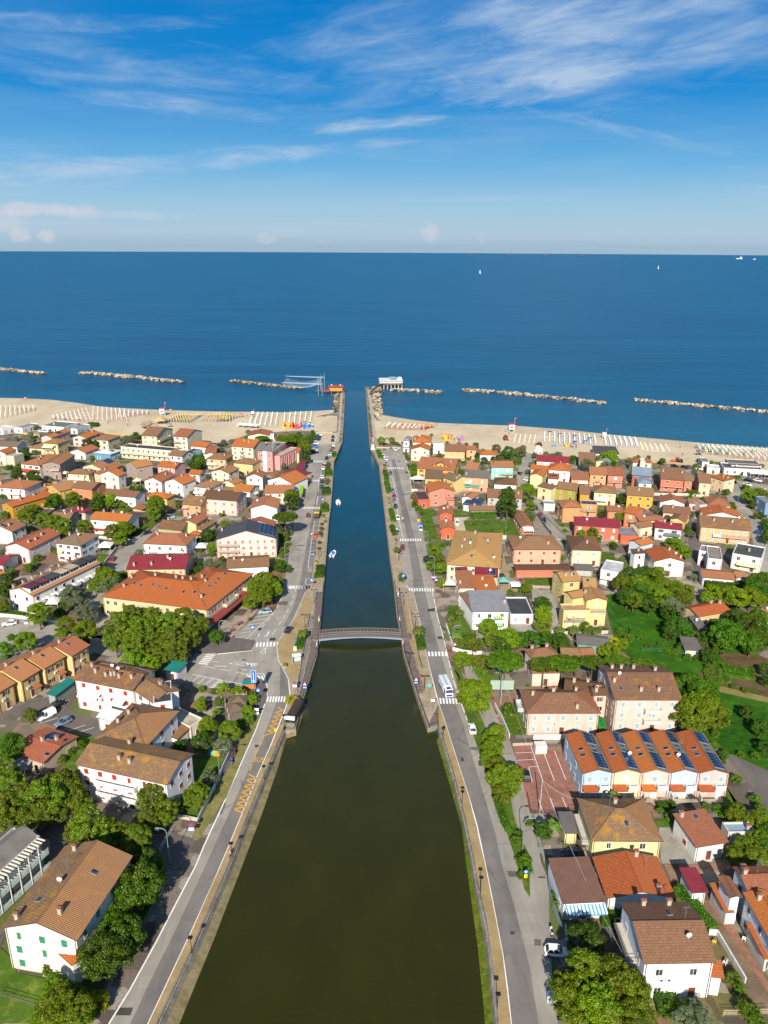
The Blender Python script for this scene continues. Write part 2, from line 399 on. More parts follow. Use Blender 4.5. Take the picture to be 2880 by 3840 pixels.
def B(spec, H, kind, rc, wc, label=None, sh=None, st=None, rise=None, oh=.4, nf=None, wing=None, ch=1, sky=0, sol=None, bal=None, win='flr',
      name='house', door='b', ant=None, ac=0, pitch=.33, cat=None, gap=3.3, par=.35, group=None, z0=0, chc='c4bcac', awn=None, gs=0, wh=1.25):
    rn = random.Random(hash_s(spec)); c, rz, L, D = rect(spec, H)
    far = c.length > 330
    if wing: root = wing; inv = root.matrix_basis.inverted(); loc = inv @ c; r2 = rz-root.rotation_euler.z
    else:
        root = empty(name, c, rz, label=label, category=cat or name.replace('_', ' '), group=group); root['LB'] = 1
        root.matrix_basis = Matrix.Translation(c) @ Matrix.Rotation(rz, 4, 'Z'); loc = None; r2 = 0
        LAND.append((topx(Vector((c.x, c.y, H*.6))), label))
    if kind == 'flat': oh = 0
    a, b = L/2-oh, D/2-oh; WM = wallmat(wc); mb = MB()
    if kind == 'gx': rise = rise or pitch*D/2
    elif kind == 'gy': rise = rise or pitch*L/2
    elif kind == 'hip': rise = rise or pitch*min(L, D)/2
    elif kind == 'shed': rise = .12*D if rise is None else rise
    trim = flat('5a4438', .8)
    if kind == 'flat':
        mb.box(-a, a, -b, b, 0, H-.12, WM)
        t = .22
        for x0, x1, y0, y1 in ((-a, a, -b, -b+t), (-a, a, b-t, b), (-a, -a+t, -b+t, b-t), (a-t, a, -b+t, b-t)): mb.box(x0, x1, y0, y1, H-.12, H+par, WM)
        rm = slabmat({'gry': '85878a', 'drk': '45474b', 'wht': 'd4d4d0', 'bei': 'b8ad98', 'brn': '6a5548', 'mar': '7c2c38', 'blu': '7f99ab', 'teal': '2d8a7a'}.get(rc, rc))
        rb = MB(); rb.box(-a+t, a-t, -b+t, b-t, H-.12, H-.02, rm); hf = lambda x, y: H-.02; th = 0
    else:
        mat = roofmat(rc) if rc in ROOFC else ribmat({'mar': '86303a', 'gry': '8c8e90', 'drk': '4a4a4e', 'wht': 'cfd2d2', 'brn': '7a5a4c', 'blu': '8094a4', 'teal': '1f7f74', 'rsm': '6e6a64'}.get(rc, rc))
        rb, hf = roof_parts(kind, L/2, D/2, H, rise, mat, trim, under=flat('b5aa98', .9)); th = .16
        ye = b if kind in ('gx', 'shed') else b
        nx = 2
        for (p, q) in (((-a,-b),(a,-b)), ((a,-b),(a,b)), ((a,b),(-a,b)), ((-a,b),(-a,-b))):
            mid = ((p[0]+q[0])/2, (p[1]+q[1])/2)
            mb.face([(p[0],p[1],0), (q[0],q[1],0), (q[0],q[1],hf(*q)+.0), (mid[0],mid[1],hf(*mid)+.0), (p[0],p[1],hf(*p)+.0)], WM)
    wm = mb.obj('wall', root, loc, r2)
    ro = rb.obj('roof', root, loc, r2)
    nf = nf or max(1, round(H/2.95)); fh = H/nf
    sh = sh or rn.choice('brbbgwkyo'); 
    R3 = Matrix.Rotation(rz, 3, 'Z')
    def put(mesh, nm, x, y, z, ang, parent=root, wob=0):
        p = Vector((x, y, z))
        if loc is not None: p = Matrix.Rotation(r2, 3, 'Z') @ p + loc
        return mkobj(nm, mesh, parent, p, r2+ang)
    dn = 0
    for sd in win:
        nx_, ny_ = SIDES[sd]; nw = R3 @ Vector((nx_, ny_, 0)); face = nw.dot(Vector((0, 0, 0))-c) > 0
        if (far or L*D > 1e9) and not face: continue
        ln = (2*a if ny_ else 2*b); cnt = max(1, int((ln-.6)/gap)); ang = math.atan2(nx_, -ny_)
        if ln < 1.8: continue
        off = a if nx_ else b; vary = rn.uniform(-.15, .15)
        for fl in range(nf):
            zc = fl*fh+min(1.62, fh*.56)
            for i in range(cnt):
                s_ = -ln/2+ln*(i+.5)/cnt+rn.uniform(-.25, .25)
                if sd != 'f' and rn.random() < .22: continue
                x, y = (s_, -b) if sd == 'f' else ((a, s_) if sd == 'r' else ((-a, s_) if sd == 'l' else (s_, b)))
                if sd == 'f' and fl == 0 and i == cnt//2 and door:
                    put(doormesh(door), 'door', x, y-.005, 0.0, ang); continue
                style = st or rn.choice('ccoohn'); w_ = 1.0 if rn.random() < .75 else .7
                hh = min(wh, fh*.5)
                put(winmesh(style, sh, w_, round(hh, 1)), 'window', x+nx_*.005, y+ny_*.005, zc, ang)
    for q in range(ac):
        put(ac_mesh(), 'air_conditioner', -a+2*a*(.2+.5*rn.random()), -b, H*.55, 0)
    def onroof(mesh, nm, x, y, dz=0, tilt=False, ang=0):
        o = mkobj(nm, mesh, ro); o.location = (x, y, hf(x, y)+th+dz)
        if tilt:
            e = .05; n = Vector((-(hf(x+e, y)-hf(x-e, y))/(2*e), -(hf(x, y+e)-hf(x, y-e))/(2*e), 1)).normalized()
            o.rotation_mode = 'QUATERNION'; o.rotation_quaternion = n.to_track_quat('Z', 'Y')
        else: o.rotation_euler = (0, 0, ang)
        return o
    if isinstance(ch, int): ch = [(rn.uniform(-.75, .75), rn.uniform(-.55, .55)) for _ in range(ch if not far else min(ch, 1))]
    for q in ch: onroof(chimney_mesh(chc), 'chimney', q[0]*a, q[1]*b)
    if isinstance(sky, int): sky = [(rn.uniform(-.7, .7), rn.uniform(-.7, -.3) if kind == 'gx' else rn.uniform(-.6, .6)) for _ in range(sky)]
    for q in sky: onroof(sky_mesh(), 'skylight', q[0]*a, q[1]*b, .0, True)
    if ant is None: ant = 1 if (rn.random() < .5 and not far) else 0
    for q in range(ant): onroof(antenna_mesh(), 'antenna', rn.uniform(-.6, .6)*a, rn.uniform(-.1, .3)*b, -.1, ang=rn.uniform(0, 3))
    if ant and rn.random() < .6: onroof(dish_mesh(), 'satellite_dish', rn.uniform(-.7, .7)*a, rn.uniform(-.5, .1)*b, 0, ang=-rz)
    for q in (sol or []):
        x0, x1, y0, y1 = q[0]*a, q[1]*a, q[2]*b, q[3]*b; sb = MB(); e = .14+th
        P = [(x0, y0, hf(x0, y0)+e), (x1, y0, hf(x1, y0)+e), (x1, y1, hf(x1, y1)+e), (x0, y1, hf(x0, y1)+e)]
        sb.face(P, solarmat(), 'slope'); F2 = flat('9a9da0', .4)
        for i in range(4):
            p_, q_ = P[i], P[(i+1) % 4]; sb.face([(p_[0], p_[1], p_[2]-.1), (q_[0], q_[1], q_[2]-.1), q_, p_], F2)
        mkobj('solar_panel', sb.mesh('solar_panel'), ro)
    if gs:
        sb = MB(); e = th+.03; P = [(x_*a, y_*b, hf(x_*a, y_*b)+e) for x_, y_ in ((.06, -.99), (.97, -.99), (.97, .99), (.06, .99))]
        sb.face(P, slabmat('6e6e68'), 'slope'); mkobj('roof_membrane', sb.mesh('roof_membrane'), ro)
    for q in (bal or []):   # x0,x1 (fractions of front), z, style, colour, side
        x0, x1, z, stl, colr = q[:5]; sdb = q[5] if len(q) > 5 else 'f'; hx, hy = (a, b) if sdb == 'f' else (b, a)
        bb = MB(); x0, x1 = x0*hx, x1*hx; dp = 1.3; PM = wallmat(colr)
        bb.box(x0, x1, -hy-dp, -hy, z-.18, z, wallmat('c9c2b4'))
        if stl == 'w':
            bb.box(x0, x1, -hy-dp, -hy-dp+.12, z, z+.95, PM); bb.box(x0, x0+.12, -hy-dp+.12, -hy, z, z+.95, PM); bb.box(x1-.12, x1, -hy-dp+.12, -hy, z, z+.95, PM)
        else:
            RM = flat('4a4643', .5, .3)
            for zz in (.1, .95): bb.box(x0, x1, -hy-dp, -hy-dp+.05, z+zz, z+zz+.05, RM)
            k_ = int((x1-x0)/.3)+1
            for i in range(k_+1): xx = x0+(x1-x0-.03)*i/k_; bb.box(xx, xx+.03, -hy-dp+.01, -hy-dp+.04, z, z+.95, RM)
            for xx in (x0, x1-.05): bb.box(xx, xx+.05, -hy-dp+.05, -hy, z+.95, z+1., RM)
        ob = bb.obj('balcony', root, loc, r2+(0 if sdb == 'f' else (math.pi/2 if sdb == 'r' else -math.pi/2)))
    for q in (awn or []):   # x0,x1,z,depth,material key,side
        x0, x1, z, dp, mk = q[:5]; sdb = q[5] if len(q) > 5 else 'f'; hx, hy = (a, b) if sdb == 'f' else (b, a)
        bb = MB(); x0, x1 = x0*hx, x1*hx; M = AWN(mk)
        P = [(x0, -hy-.01, z+dp*.3), (x1, -hy-.01, z+dp*.3), (x1, -hy-dp, z), (x0, -hy-dp, z)]
        bb.face([P[3], P[2], P[1], P[0]], M, 'slope'); bb.face([(p_[0], p_[1], p_[2]-.07) for p_ in P], M)
        bb.face([(x0, -hy-dp, z-.3), (x1, -hy-dp, z-.3), P[2], P[3]], M)
        if dp > 2.2:
            for xx in (x0+.1, x1-.1): bb.tube((xx, -hy-dp+.1, 0), (xx, -hy-dp+.1, z), .06, .06, flat('d8d8d8'), 6)
        bb.obj('awning', root, loc, r2+(0 if sdb == 'f' else (math.pi/2 if sdb == 'r' else -math.pi/2)))
    if loc is None:
        if not far:
            for sx in (-1, 1):
                gb = MB(); gb.tube((sx*(a-.25), -b-.07, 0), (sx*(a-.25), -b-.07, H), .06, .06, flat('7d4630', .5), 5, False); gb.obj('downpipe', root)
    RECTS.append((root.matrix_basis if not wing else root.matrix_basis @ (Matrix.Translation(loc) @ Matrix.Rotation(r2, 4, 'Z')), L/2, D/2, wing is None))
    return root
RECTS = []
def AWN(k):
    if k in ROOFC: return roofmat(k)
    if k[0] == '|':
        def f():
            s = N('striped_cloth_'+k[1:]); c1, c2 = k[1:7], k[8:14]; uv = s.n('UVMap').outputs[0]
            w = s.n('TexWave', wave_type='BANDS', bands_direction='X', wave_profile='SIN'); s.l(uv, w.inputs['Vector']); w.inputs['Scale'].default_value = .5
            s.bsdf(s.mix(s.rng(w.outputs['Fac'], .45, .55), lin(c1), lin(c2)), .8); return s.m
        return cached(('awn', k), f)
    return flat(k, .8)
def hash_s(s):
    h = 5381
    for ch in s: h = (h*33+ord(ch)) & 0xffffff
    return h

KIND = dict(
 broad=('76941e','567816','9cae34','leafy broad-leaved tree', 1.0), dark=('46701c','305414','68902a','dark green leafy tree', 1.0),
 lime=('86aa20','6a9218','a8c034','bright yellow-green tree', 1.0), plane=('74942a','56781c','98a43a','plane tree with pale olive leaves', 1.05),
 pine=('5c8022','406414','7c9a30','umbrella pine with flat dark crown', .45), bush=('669022','4a741a','88a438','rounded green shrub', .8),
 olive=('80906a','64764c','9aa484','grey-green olive-like tree', .85), tall=('4c761e','365a16','6a9034','tall dense dark tree', 1.55),
 dpine=('56801e','3a6014','74982c','dark bushy pine', .95), poplar=('68902a','4c741e','90a444','upright poplar-like tree', 1.5),
 yel=('b0a828','949020','ccc444','yellowish rounded shrub', .9), tam=('74784a','5e6638','94905e','feathery brownish-green tamarisk', .85))
LEAFQ = {}
def crown_mesh(kind, var):
    k = (kind, var)
    if k in LEAFQ: return LEAFQ[k]
    rn = random.Random(hash_s(kind)+var*97); zs = KIND[kind][4]; mb_v = []; mb_f = []
    pine = kind == 'pine'
    ncl = {'pine': 95, 'bush': 34, 'yel': 34}.get(kind, 62); per = {'pine': 150, 'bush': 120, 'yel': 120}.get(kind, 210)
    cl = []
    for i in range(ncl):
        u = rn.random(); th = rn.uniform(0, 6.2832)
        if pine:
            r = math.sqrt(rn.random())*.88; z = (1-r*r)**.5*.32*rn.uniform(.55, 1.05)-.05; p = (r*math.cos(th), r*math.sin(th), z); cr = rn.uniform(.13, .2)
        else:
            zz = rn.uniform(-.75, 1); rr = math.sqrt(max(0, 1-zz*zz))*rn.uniform(.55, .9)
            if kind in ('poplar', 'tall'): rr *= 1-.25*max(0, zz)
            p = (rr*math.cos(th), rr*math.sin(th), zz*zs*.78); cr = rn.uniform(.16, .32)
            if rn.random() < .12: p = (p[0]*1.18, p[1]*1.18, p[2]*1.1); cr *= .7
        cl.append((p, cr))
    lf = .046 if pine else (.05 if kind in ('bush', 'yel') else .038)
    if kind == 'olive' or kind == 'tam': lf = .03
    for (p, cr) in cl:
        for j in range(per):
            z = rn.uniform(-.55, 1); t = rn.uniform(0, 6.2832); q = math.sqrt(max(0, 1-z*z)); rr = cr*rn.uniform(.72, 1.08)
            d = Vector((q*math.cos(t), q*math.sin(t), z*(.8 if not pine else .62)))
            c = Vector(p)+d*rr
            nn = (d+Vector((rn.uniform(-.8, .8), rn.uniform(-.8, .8), rn.uniform(-.5, .9)))).normalized()
            a = nn.orthogonal().normalized(); b = nn.cross(a); ro = rn.uniform(0, 3.14); a, b = a*math.cos(ro)+b*math.sin(ro), b*math.cos(ro)-a*math.sin(ro)
            s1 = lf*rn.uniform(.6, 1.35); s2 = s1*rn.uniform(.5, .9); k0 = len(mb_v)
            if pine: s1, s2 = s1*.8, s2*.8; a = (a+d*1.2).normalized()
            mb_v += [tuple(c-a*s1), tuple(c+b*s2), tuple(c+a*s1), tuple(c-b*s2)]; mb_f.append((k0, k0+1, k0+2, k0+3))
    me = bpy.data.meshes.new('crown'); me.from_pydata(mb_v, [], mb_f)
    c1, c2, c3 = KIND[kind][:3]; me.materials.append(leafmat(kind, c1, c2, c3))
    LEAFQ[k] = me; return me
def trunk_mesh(kind, var):
    k = ('t', kind, var)
    if k in LEAFQ: return LEAFQ[k]
    rn = random.Random(var*7+3); mb = MB(); M = groundmat('bark', '6d5c4a', '4c3f33', sc=2.)
    zs = KIND[kind][4]; base = -HC[kind]
    top = (rn.uniform(-.04, .04), rn.uniform(-.04, .04), -.45*zs if kind != 'pine' else -.22)
    mb.tube((0, 0, base), top, .075, .05, M, 8, False)
    for i in range(7):
        t = 6.28*i/7+rn.uniform(-.3, .3); r = rn.uniform(.35, .62); z = (rn.uniform(-.1, .4)*zs if kind != 'pine' else rn.uniform(-.02, .1))
        mid = (top[0]+r*.4*math.cos(t), top[1]+r*.4*math.sin(t), (top[2]+z)/2)
        mb.tube(top, mid, .04, .028, M, 6, False); mb.tube(mid, (r*math.cos(t), r*math.sin(t), z), .028, .01, M, 5, False)
    LEAFQ[k] = mb.mesh('trunk', True); return LEAFQ[k]
HC = dict(broad=1.5, dark=1.4, lime=1.4, plane=1.6, pine=1.75, bush=.72, olive=1.2, tall=1.75, dpine=1.3, poplar=1.75, yel=.85, tam=.9)
TREES = []
def T(kind, spec, label=None, group=None, hc=None):
    """spec: crown centre and radius in tile pixels: 'b250,600,90 ...'"""
    tl = 'S'
    for w in spec.split():
        if w[0].isalpha(): tl = w[0]; w = w[1:]
        ox, oy, s = TL[tl]; a, b, r = [float(q) for q in w.split(',')]; x, y, r = ox+a/s, oy+b/s, r/s
        z = 3.
        for _ in range(4): R = r*mpp(at(x, y, z)); z = HC[kind]*R*(hc or 1)
        p = at(x, y, z); TREES.append((kind, p, R, (x, y), label, group, z))
def fill_gaps():
    rn = random.Random(77); inv = [(m.inverted(), a, b) for m, a, b, _ in RECTS]
    for m, a, b, main in RECTS:
        d = m.translation.length
        if not main or d < 235 or abs(m.translation.x) < 38: continue
        for k in range(3):
            sx = rn.choice((-1, 1)); p = m @ Vector((sx*(a+rn.uniform(1., 2.6)), rn.uniform(-b, b+2), 0)) if rn.random() < .7 else m @ Vector((rn.uniform(-a, a), b+rn.uniform(1., 2.6), 0))
            if any(abs((i @ p).x) < a2+.5 and abs((i @ p).y) < b2+.5 for i, a2, b2 in inv): continue
            q = topx(p)
            if not (0 < q[0] < 2880): continue
            kind = rn.choice(('bush', 'bush', 'olive')); R = rn.uniform(1., 1.9)
            if any((t[1]-p).length < 2.5 for t in TREES) or sum(t[0] == kind or (kind == 'bush' and t[0] == 'yel') for t in TREES) >= 295: continue
            TREES.append((kind, p, R, q, None, None, HC[kind]*R))
def build_trees():
    fill_gaps()
    base = {}
    for i, (kind, p, R, px, label, group, z) in enumerate(sorted(TREES, key=lambda t: -t[3][1])):
        var = i % 3; rn = random.Random(i*13+1); k = (kind, var)
        if k not in base:
            nm = {'pine': 'pine_tree', 'dpine': 'pine_tree', 'bush': 'shrub', 'yel': 'shrub', 'poplar': 'poplar_tree', 'olive': 'olive_tree', 'tam': 'tamarisk_tree'}.get(kind, 'tree')
            o = empty(nm, (0, 0, 0)); mkobj('crown', crown_mesh(kind, var), o, (0, 0, 0)); mkobj('trunk', trunk_mesh(kind, var), o, (0, 0, 0))
            base[k] = o; r = o
        else: r = copytree(base[k], (0, 0, 0), 0)
        fz = z/HC[kind]/R
        r.location = (p.x, p.y, 0); r.rotation_euler = (0, 0, rn.uniform(0, 6.28)); R *= .95; r.scale = (R*rn.uniform(.94, 1.06), R*rn.uniform(.94, 1.06), R*fz)
        for c in r.children: c.location = (0, 0, HC[kind])
        r['category'] = 'shrub' if kind in ('bush', 'yel') else 'tree'
        ADJ.append((r, KIND[kind][3], px, R)); 
        if group: r['group'] = group
ADJ = []      # things whose label is worded from their nearest landmark
USED = {}
def relword(px, R=1):
    best = sorted(LAND, key=lambda l: (l[0][0]-px[0])**2+((l[0][1]-px[1])*1.3)**2)[:3]
    return best
def auto_labels():
    ORD = ['', 'second ', 'third ', 'fourth ', 'fifth ', 'sixth ', 'seventh ', 'eighth ', 'ninth ', 'tenth ']
    for r, desc, px, R in ADJ:
        ok = None
        for (lp, lb) in relword(px):
            dx, dy = px[0]-lp[0], px[1]-lp[1]
            rel = 'just left of' if dx < -abs(dy)*1.1 else ('just right of' if dx > abs(dy)*1.1 else ('in front of' if dy > 0 else 'behind'))
            ws = lb.split()
            short = ' '.join(ws[:9])
            for size in (('small ' if R < 1.7 else ('big ' if R > 4.2 else '')), ('smaller ' if R < 2.6 else 'larger ')):
                lab = f'{size}{desc} {rel} the {short}'
                if len(lab.split()) > 16: lab = ' '.join(lab.split()[:16])
                if lab not in USED: ok = lab; break
            if ok: break
        if not ok:
            lb = relword(px)[0][1]; 
            for k in range(1, 10):
                lab = f'{ORD[k]}{desc} near the {" ".join(lb.split()[:9])}, counting from the camera'
                lab = ' '.join(lab.split()[:16])
                if lab not in USED: ok = lab; break
        USED[ok] = 1; r['label'] = ok or desc
def palm_mesh():
    if 'palm' in LEAFQ: return LEAFQ['palm'], LEAFQ['palmt']
    rn = random.Random(4); mb = MB(); M = leafmat('palm', '6f8c3a', '53722c', '92a352')
    for i in range(34):
        t = rn.uniform(0, 6.28); up = rn.uniform(-.25, .9); p = Vector((0, 0, 3.2)); d = Vector((math.cos(t), math.sin(t), up)).normalized(); L = rn.uniform(1.5, 2.)
        side = Vector((-math.sin(t), math.cos(t), 0)); prev = p; w = .06
        for k in range(1, 7):
            nx = p+d*L*k/6+Vector((0, 0, -1.0*(k/6)**2*.9)); wn = .2*math.sin(3.14*k/6.3)+.03
            mb.face([prev-side*w, prev+side*w, nx+side*wn, nx-side*wn], M)
            for sg in (-1, 1): mb.face([prev, nx, nx+side*sg*wn*2.2+Vector((0, 0, -.18)), prev+side*sg*w*2.2+Vector((0, 0, -.12))], M)
            prev = nx; w = wn
    LEAFQ['palm'] = mb.mesh('crown'); tb = MB(); bk = groundmat('palm_bark', '7d6a52', '54452f', sc=4.)
    for k in range(8): tb.tube((0, 0, k*.4), (0, 0, k*.4+.4), .2, .15, bk, 8, False)
    LEAFQ['palmt'] = tb.mesh('trunk'); return LEAFQ['palm'], LEAFQ['palmt']
def palms(spec):
    a, b = palm_mesh()
    for i, (q, p) in enumerate(zip(pts(spec), W(spec, 3.))):
        r = empty('palm_tree', (p.x, p.y, 0), i*1.3, category='palm tree'); r.scale = [1+.12*((i*7) % 5-2)/2]*3
        mkobj('crown', a, r); mkobj('trunk', b, r); ADJ.append((r, 'short palm with arching fronds', q, 1.8))
def hedge(spec, w, h, col=('4f7a26', '38601c', '6f9432'), label='clipped green hedge', z=0, auto=True, name='hedge', group=None):
    P = W(spec, z); rn = random.Random(hash_s(spec)); V = []; Fc = []; lf = .16
    L = sum((b-a).length for a, b in zip(P, P[1:])); n = int(min(9000, L*(w+2*h)*22))
    segs = list(zip(P, P[1:])); lens = [(b-a).length for a, b in segs]
    mb = MB(); M = leafmat('hedge_'+col[0], *col)
    for a, b in segs:
        u = (b-a).normalized(); s = Vector((-u.y, u.x, 0))*w*.42
        q = [a-s, b-s, b+s, a+s]; mb.prism([(p.x, p.y) for p in q], z, z+h*.9, M)
    for i in range(n):
        k = rn.choices(range(len(segs)), lens)[0]; a, b = segs[k]; u = (b-a).normalized(); s = Vector((-u.y, u.x, 0))
        face = rn.random()*(w+2*h); t = rn.random()
        if face < w: c = a+(b-a)*t+s*rn.uniform(-w/2, w/2)+Vector((0, 0, h+rn.uniform(-.12, .15)))
        else: sg = rn.choice((-1, 1)); c = a+(b-a)*t+s*sg*(w/2+rn.uniform(-.1, .12))+Vector((0, 0, rn.uniform(0, h)))
        d = Vector((rn.uniform(-1, 1), rn.uniform(-1, 1), rn.uniform(-.4, 1))).normalized(); e = d.orthogonal().normalized(); g = d.cross(e); sz = lf*rn.uniform(.6, 1.3)
        mb.face([c-e*sz, c+g*sz*.7, c+e*sz, c-g*sz*.7], M)
    o = mb.obj(name, category='hedge', group=group); q = pts(spec); m = q[len(q)//2]
    if auto: ADJ.append((o, label, ((q[0][0]+q[-1][0])/2, (q[0][1]+q[-1][1])/2), 2))
    else: o['label'] = label
    return o

CARM = {}
def carpaint(hexc):
    def f():
        s = N('car_paint_'+hexc); b = s.bsdf(lin(hexc), .3, spec=.5); b.inputs['Coat Weight'].default_value = .6; b.inputs['Coat Roughness'].default_value = .08; return s.m
    return cached(('car', hexc), f)
def loft(mb, secs, m, capm=None):
    """secs: list of (y, [(x,z)...]) rings"""
    for (y0, a), (y1, b) in zip(secs, secs[1:]):
        n = len(a)
        for i in range(n):
            j = (i+1) % n; mb.face([(a[i][0], y0, a[i][1]), (a[j][0], y0, a[j][1]), (b[j][0], y1, b[j][1]), (b[i][0], y1, b[i][1])], m)
    y, a = secs[0]; mb.face([(p[0], y, p[1]) for p in a][::-1], m); y, a = secs[-1]; mb.face([(p[0], y, p[1]) for p in a], m)
def car_meshes(hexc, kind):
    k = (hexc, kind)
    if k in CARM: return CARM[k]
    P = carpaint(hexc); G = glass(); mb = MB(); L = dict(car=4.1, van=4.6, est=4.5)[kind]/2; ht = dict(car=1.47, van=1.85, est=1.5)[kind]
    def ring(w, z0, z1, r=.14): return [(-w+r, z0), (w-r, z0), (w, z0+r), (w+.02, (z0+z1)/2), (w-.03, z1-r*.8), (w-r*1.4, z1), (-w+r*1.4, z1), (-w+.03, z1-r*.8), (-w-.02, (z0+z1)/2), (-w, z0+r)]
    hood = .88
    loft(mb, [(-L, ring(.72, .38, .72)), (-L+.12, ring(.82, .28, .86)), (-L+.6, ring(.87, .24, .93)), (L*.2, ring(.88, .24, .92)), (L-.75, ring(.86, .24, hood-.04)), (L-.2, ring(.8, .28, .74)), (L, ring(.68, .38, .62))], P)
    back = -L+.14 if kind != 'car' else -L+.3
    wf = L*.42; tb = back+(.1 if kind == 'van' else .42); tf = L*.02 if kind != 'van' else L*.25
    wt, wb = .6, .8
    b4 = [(-wb, back, .9), (wb, back, .9), (wb, wf, .88), (-wb, wf, .88)]; t4 = [(-wt, tb, ht), (wt, tb, ht), (wt, tf, ht), (-wt, tf, ht)]
    gb = MB()
    for i in range(4):
        j = (i+1) % 4; gb.face([b4[i], b4[j], t4[j], t4[i]], G if not (kind == 'van' and i in (1, 3)) else G)
    mb.box(-wt-.02, wt+.02, tb-.02, tf+.03, ht-.01, ht+.04, P)
    for sx in (-1, 1):   # pillars
        for y_b, y_t in ((back, tb), (wf, tf), ((back+wf)/2-.05, (tb+tf)/2-.05)):
            mb.tube((sx*(wb+.01), y_b, .9), (sx*(wt+.01), y_t, ht+.01), .045, .04, P, 5, False)
        if kind == 'van': mb.face([(sx*(wb+.015), back, .9), (sx*(wb+.015), .1, .9), (sx*(wt+.02), .1, ht), (sx*(wt+.02), tb, ht)], P)
    body = mb.mesh('body'); win = gb.mesh('windows')
    wb_ = MB(); wb_.tube((-.1, 0, 0), (.1, 0, 0), .32, .32, flat('1c1c1e', .8), 14); wb_.tube((-.105, 0, 0), (.105, 0, 0), .19, .19, flat('9a9ca0', .3, .7), 10)
    hl = MB(); hl.box(-.17, .17, -.04, .04, -.08, .08, flat('dfe4e8', .2)); tlm = MB(); tlm.box(-.13, .13, -.03, .03, -.12, .12, flat('8a1414', .3))
    far = MB(); far.v = mb.v+gb.v; n0 = len(mb.v); far.f = mb.f+[tuple(i+n0 for i in f) for f in gb.f]; far.mats = mb.mats+[m for m in gb.mats if m not in mb.mats]
    far.m = mb.m+[far.mats.index(gb.mats[i]) for i in gb.m]
    for sx in (-1, 1):
        for sy in (-1, 1): far.tube((sx*.78, sy*L*.62, .31), (sx*.9, sy*L*.62, .31), .32, .32, flat('1c1c1e', .8), 10)
    CARM[k] = (body, win, wb_.mesh('wheel'), hl.mesh('headlight'), tlm.mesh('tail_light'), far.mesh('car_body'), L)
    return CARM[k]
CN = {'f0f0ee': 'white', '16181c': 'black', '2a3f6b': 'dark blue', '8f949a': 'silver grey', 'a0202a': 'red', '1d2430': 'very dark blue', '9db4c4': 'pale blue', '5f6468': 'dark grey',
      '7a2430': 'dark red', '3b6fc0': 'bright blue', '6f8296': 'blue-grey', 'e2642a': 'orange', 'd8b23a': 'yellow', 'c8ccd0': 'light silver'}
def car(spec, to, hexc, kind='car', desc=None, z=0.0):
    p = W(spec, z)[0]; q0 = pts(spec)[0]; d = at(q0[0]+to[0], q0[1]+to[1], 0)-at(q0[0], q0[1], 0); rz = math.atan2(-d.x, d.y)
    body, win, wh, hl, tl, far, L = car_meshes(hexc, kind)
    nm = 'parked_car' if kind != 'van' else 'parked_van'
    if p.length > 330:
        r = mkobj(nm, far, None, (p.x, p.y, z), rz)
    else:
        r = empty(nm, (p.x, p.y, z), rz); mkobj('body', body, r); mkobj('windows', win, r)
        for sx in (-1, 1):
            for sy in (-1, 1): mkobj('wheel', wh, r, (sx*.8, sy*L*.62, .32))
            mkobj('headlight', hl, r, (sx*.55, L-.06, .6)); mkobj('tail_light', tl, r, (sx*.62, -L+.03, .68))
    r['category'] = 'van' if kind == 'van' else 'car'
    if desc: r['label'] = desc; USED[desc] = 1
    else: ADJ.append((r, f"{CN.get(hexc, 'grey')} {'van' if kind == 'van' else 'parked car'}", q0, 3))
    return r
PM = {}
def person_mesh(top, leg, walk):
    k = (top, leg, walk)
    if k in PM: return PM[k]
    s = .28 if walk else .04
    V = [(0,0,.95),(0,0,1.15),(0,0,1.38),(0,0,1.52),(0,.02,1.66), (-.1,0,.9),(-.11,s*.6,.5),(-.11,s-.05,.08),(-.11,s+.12,.04), (.1,0,.9),(.11,-s*.3,.5),(.11,-s-.1,.1),(.11,-s+.05,.04),
         (-.19,0,1.42),(-.25,-s*.4,1.14),(-.25,-s*.4+.1,.88),(-.25,-s*.4+.13,.78), (.19,0,1.42),(.25,s*.4,1.14),(.25,s*.4+.12,.88),(.25,s*.4+.15,.78)]
    Ed = [(0,1),(1,2),(2,3),(3,4),(0,5),(5,6),(6,7),(7,8),(0,9),(9,10),(10,11),(11,12),(2,13),(13,14),(14,15),(15,16),(2,17),(17,18),(18,19),(19,20)]
    Rr = [.15,.14,.17,.06,.11,.1,.075,.05,.045,.1,.075,.05,.045,.07,.05,.04,.04,.07,.05,.04,.04]
    me = bpy.data.meshes.new('p'); me.from_pydata([(x, y, z) for x, y, z in V], Ed, []); o = bpy.data.objects.new('p', me); COL.objects.link(o)
    m = o.modifiers.new('s', 'SKIN'); 
    if not me.skin_vertices: 
        bpy.context.view_layer.objects.active = o; o.select_set(True); bpy.ops.mesh.customdata_skin_add()
    for i, sv in enumerate(me.skin_vertices[0].data): sv.radius = (Rr[i], Rr[i]*.85); sv.use_root = (i == 0)
    o.modifiers.new('u', 'SUBSURF').levels = 1
    dg = bpy.context.evaluated_depsgraph_get(); em = bpy.data.meshes.new_from_object(o.evaluated_get(dg)); bpy.data.objects.remove(o)
    em.materials.clear()
    for c in ('c08f70', top, leg, '3a2a20'): em.materials.append(flat(c, .8))
    for p in em.polygons:
        z = p.center.z; x = abs(p.center.x)
        p.material_index = 3 if z > 1.68 or (z > 1.6 and p.center.y < 0) else (0 if z > 1.5 or (x > .2 and z < 1.2) else (1 if z > .95 else (2 if z > .12 else 3)))
    em.name = 'person'; PM[k] = em; return em
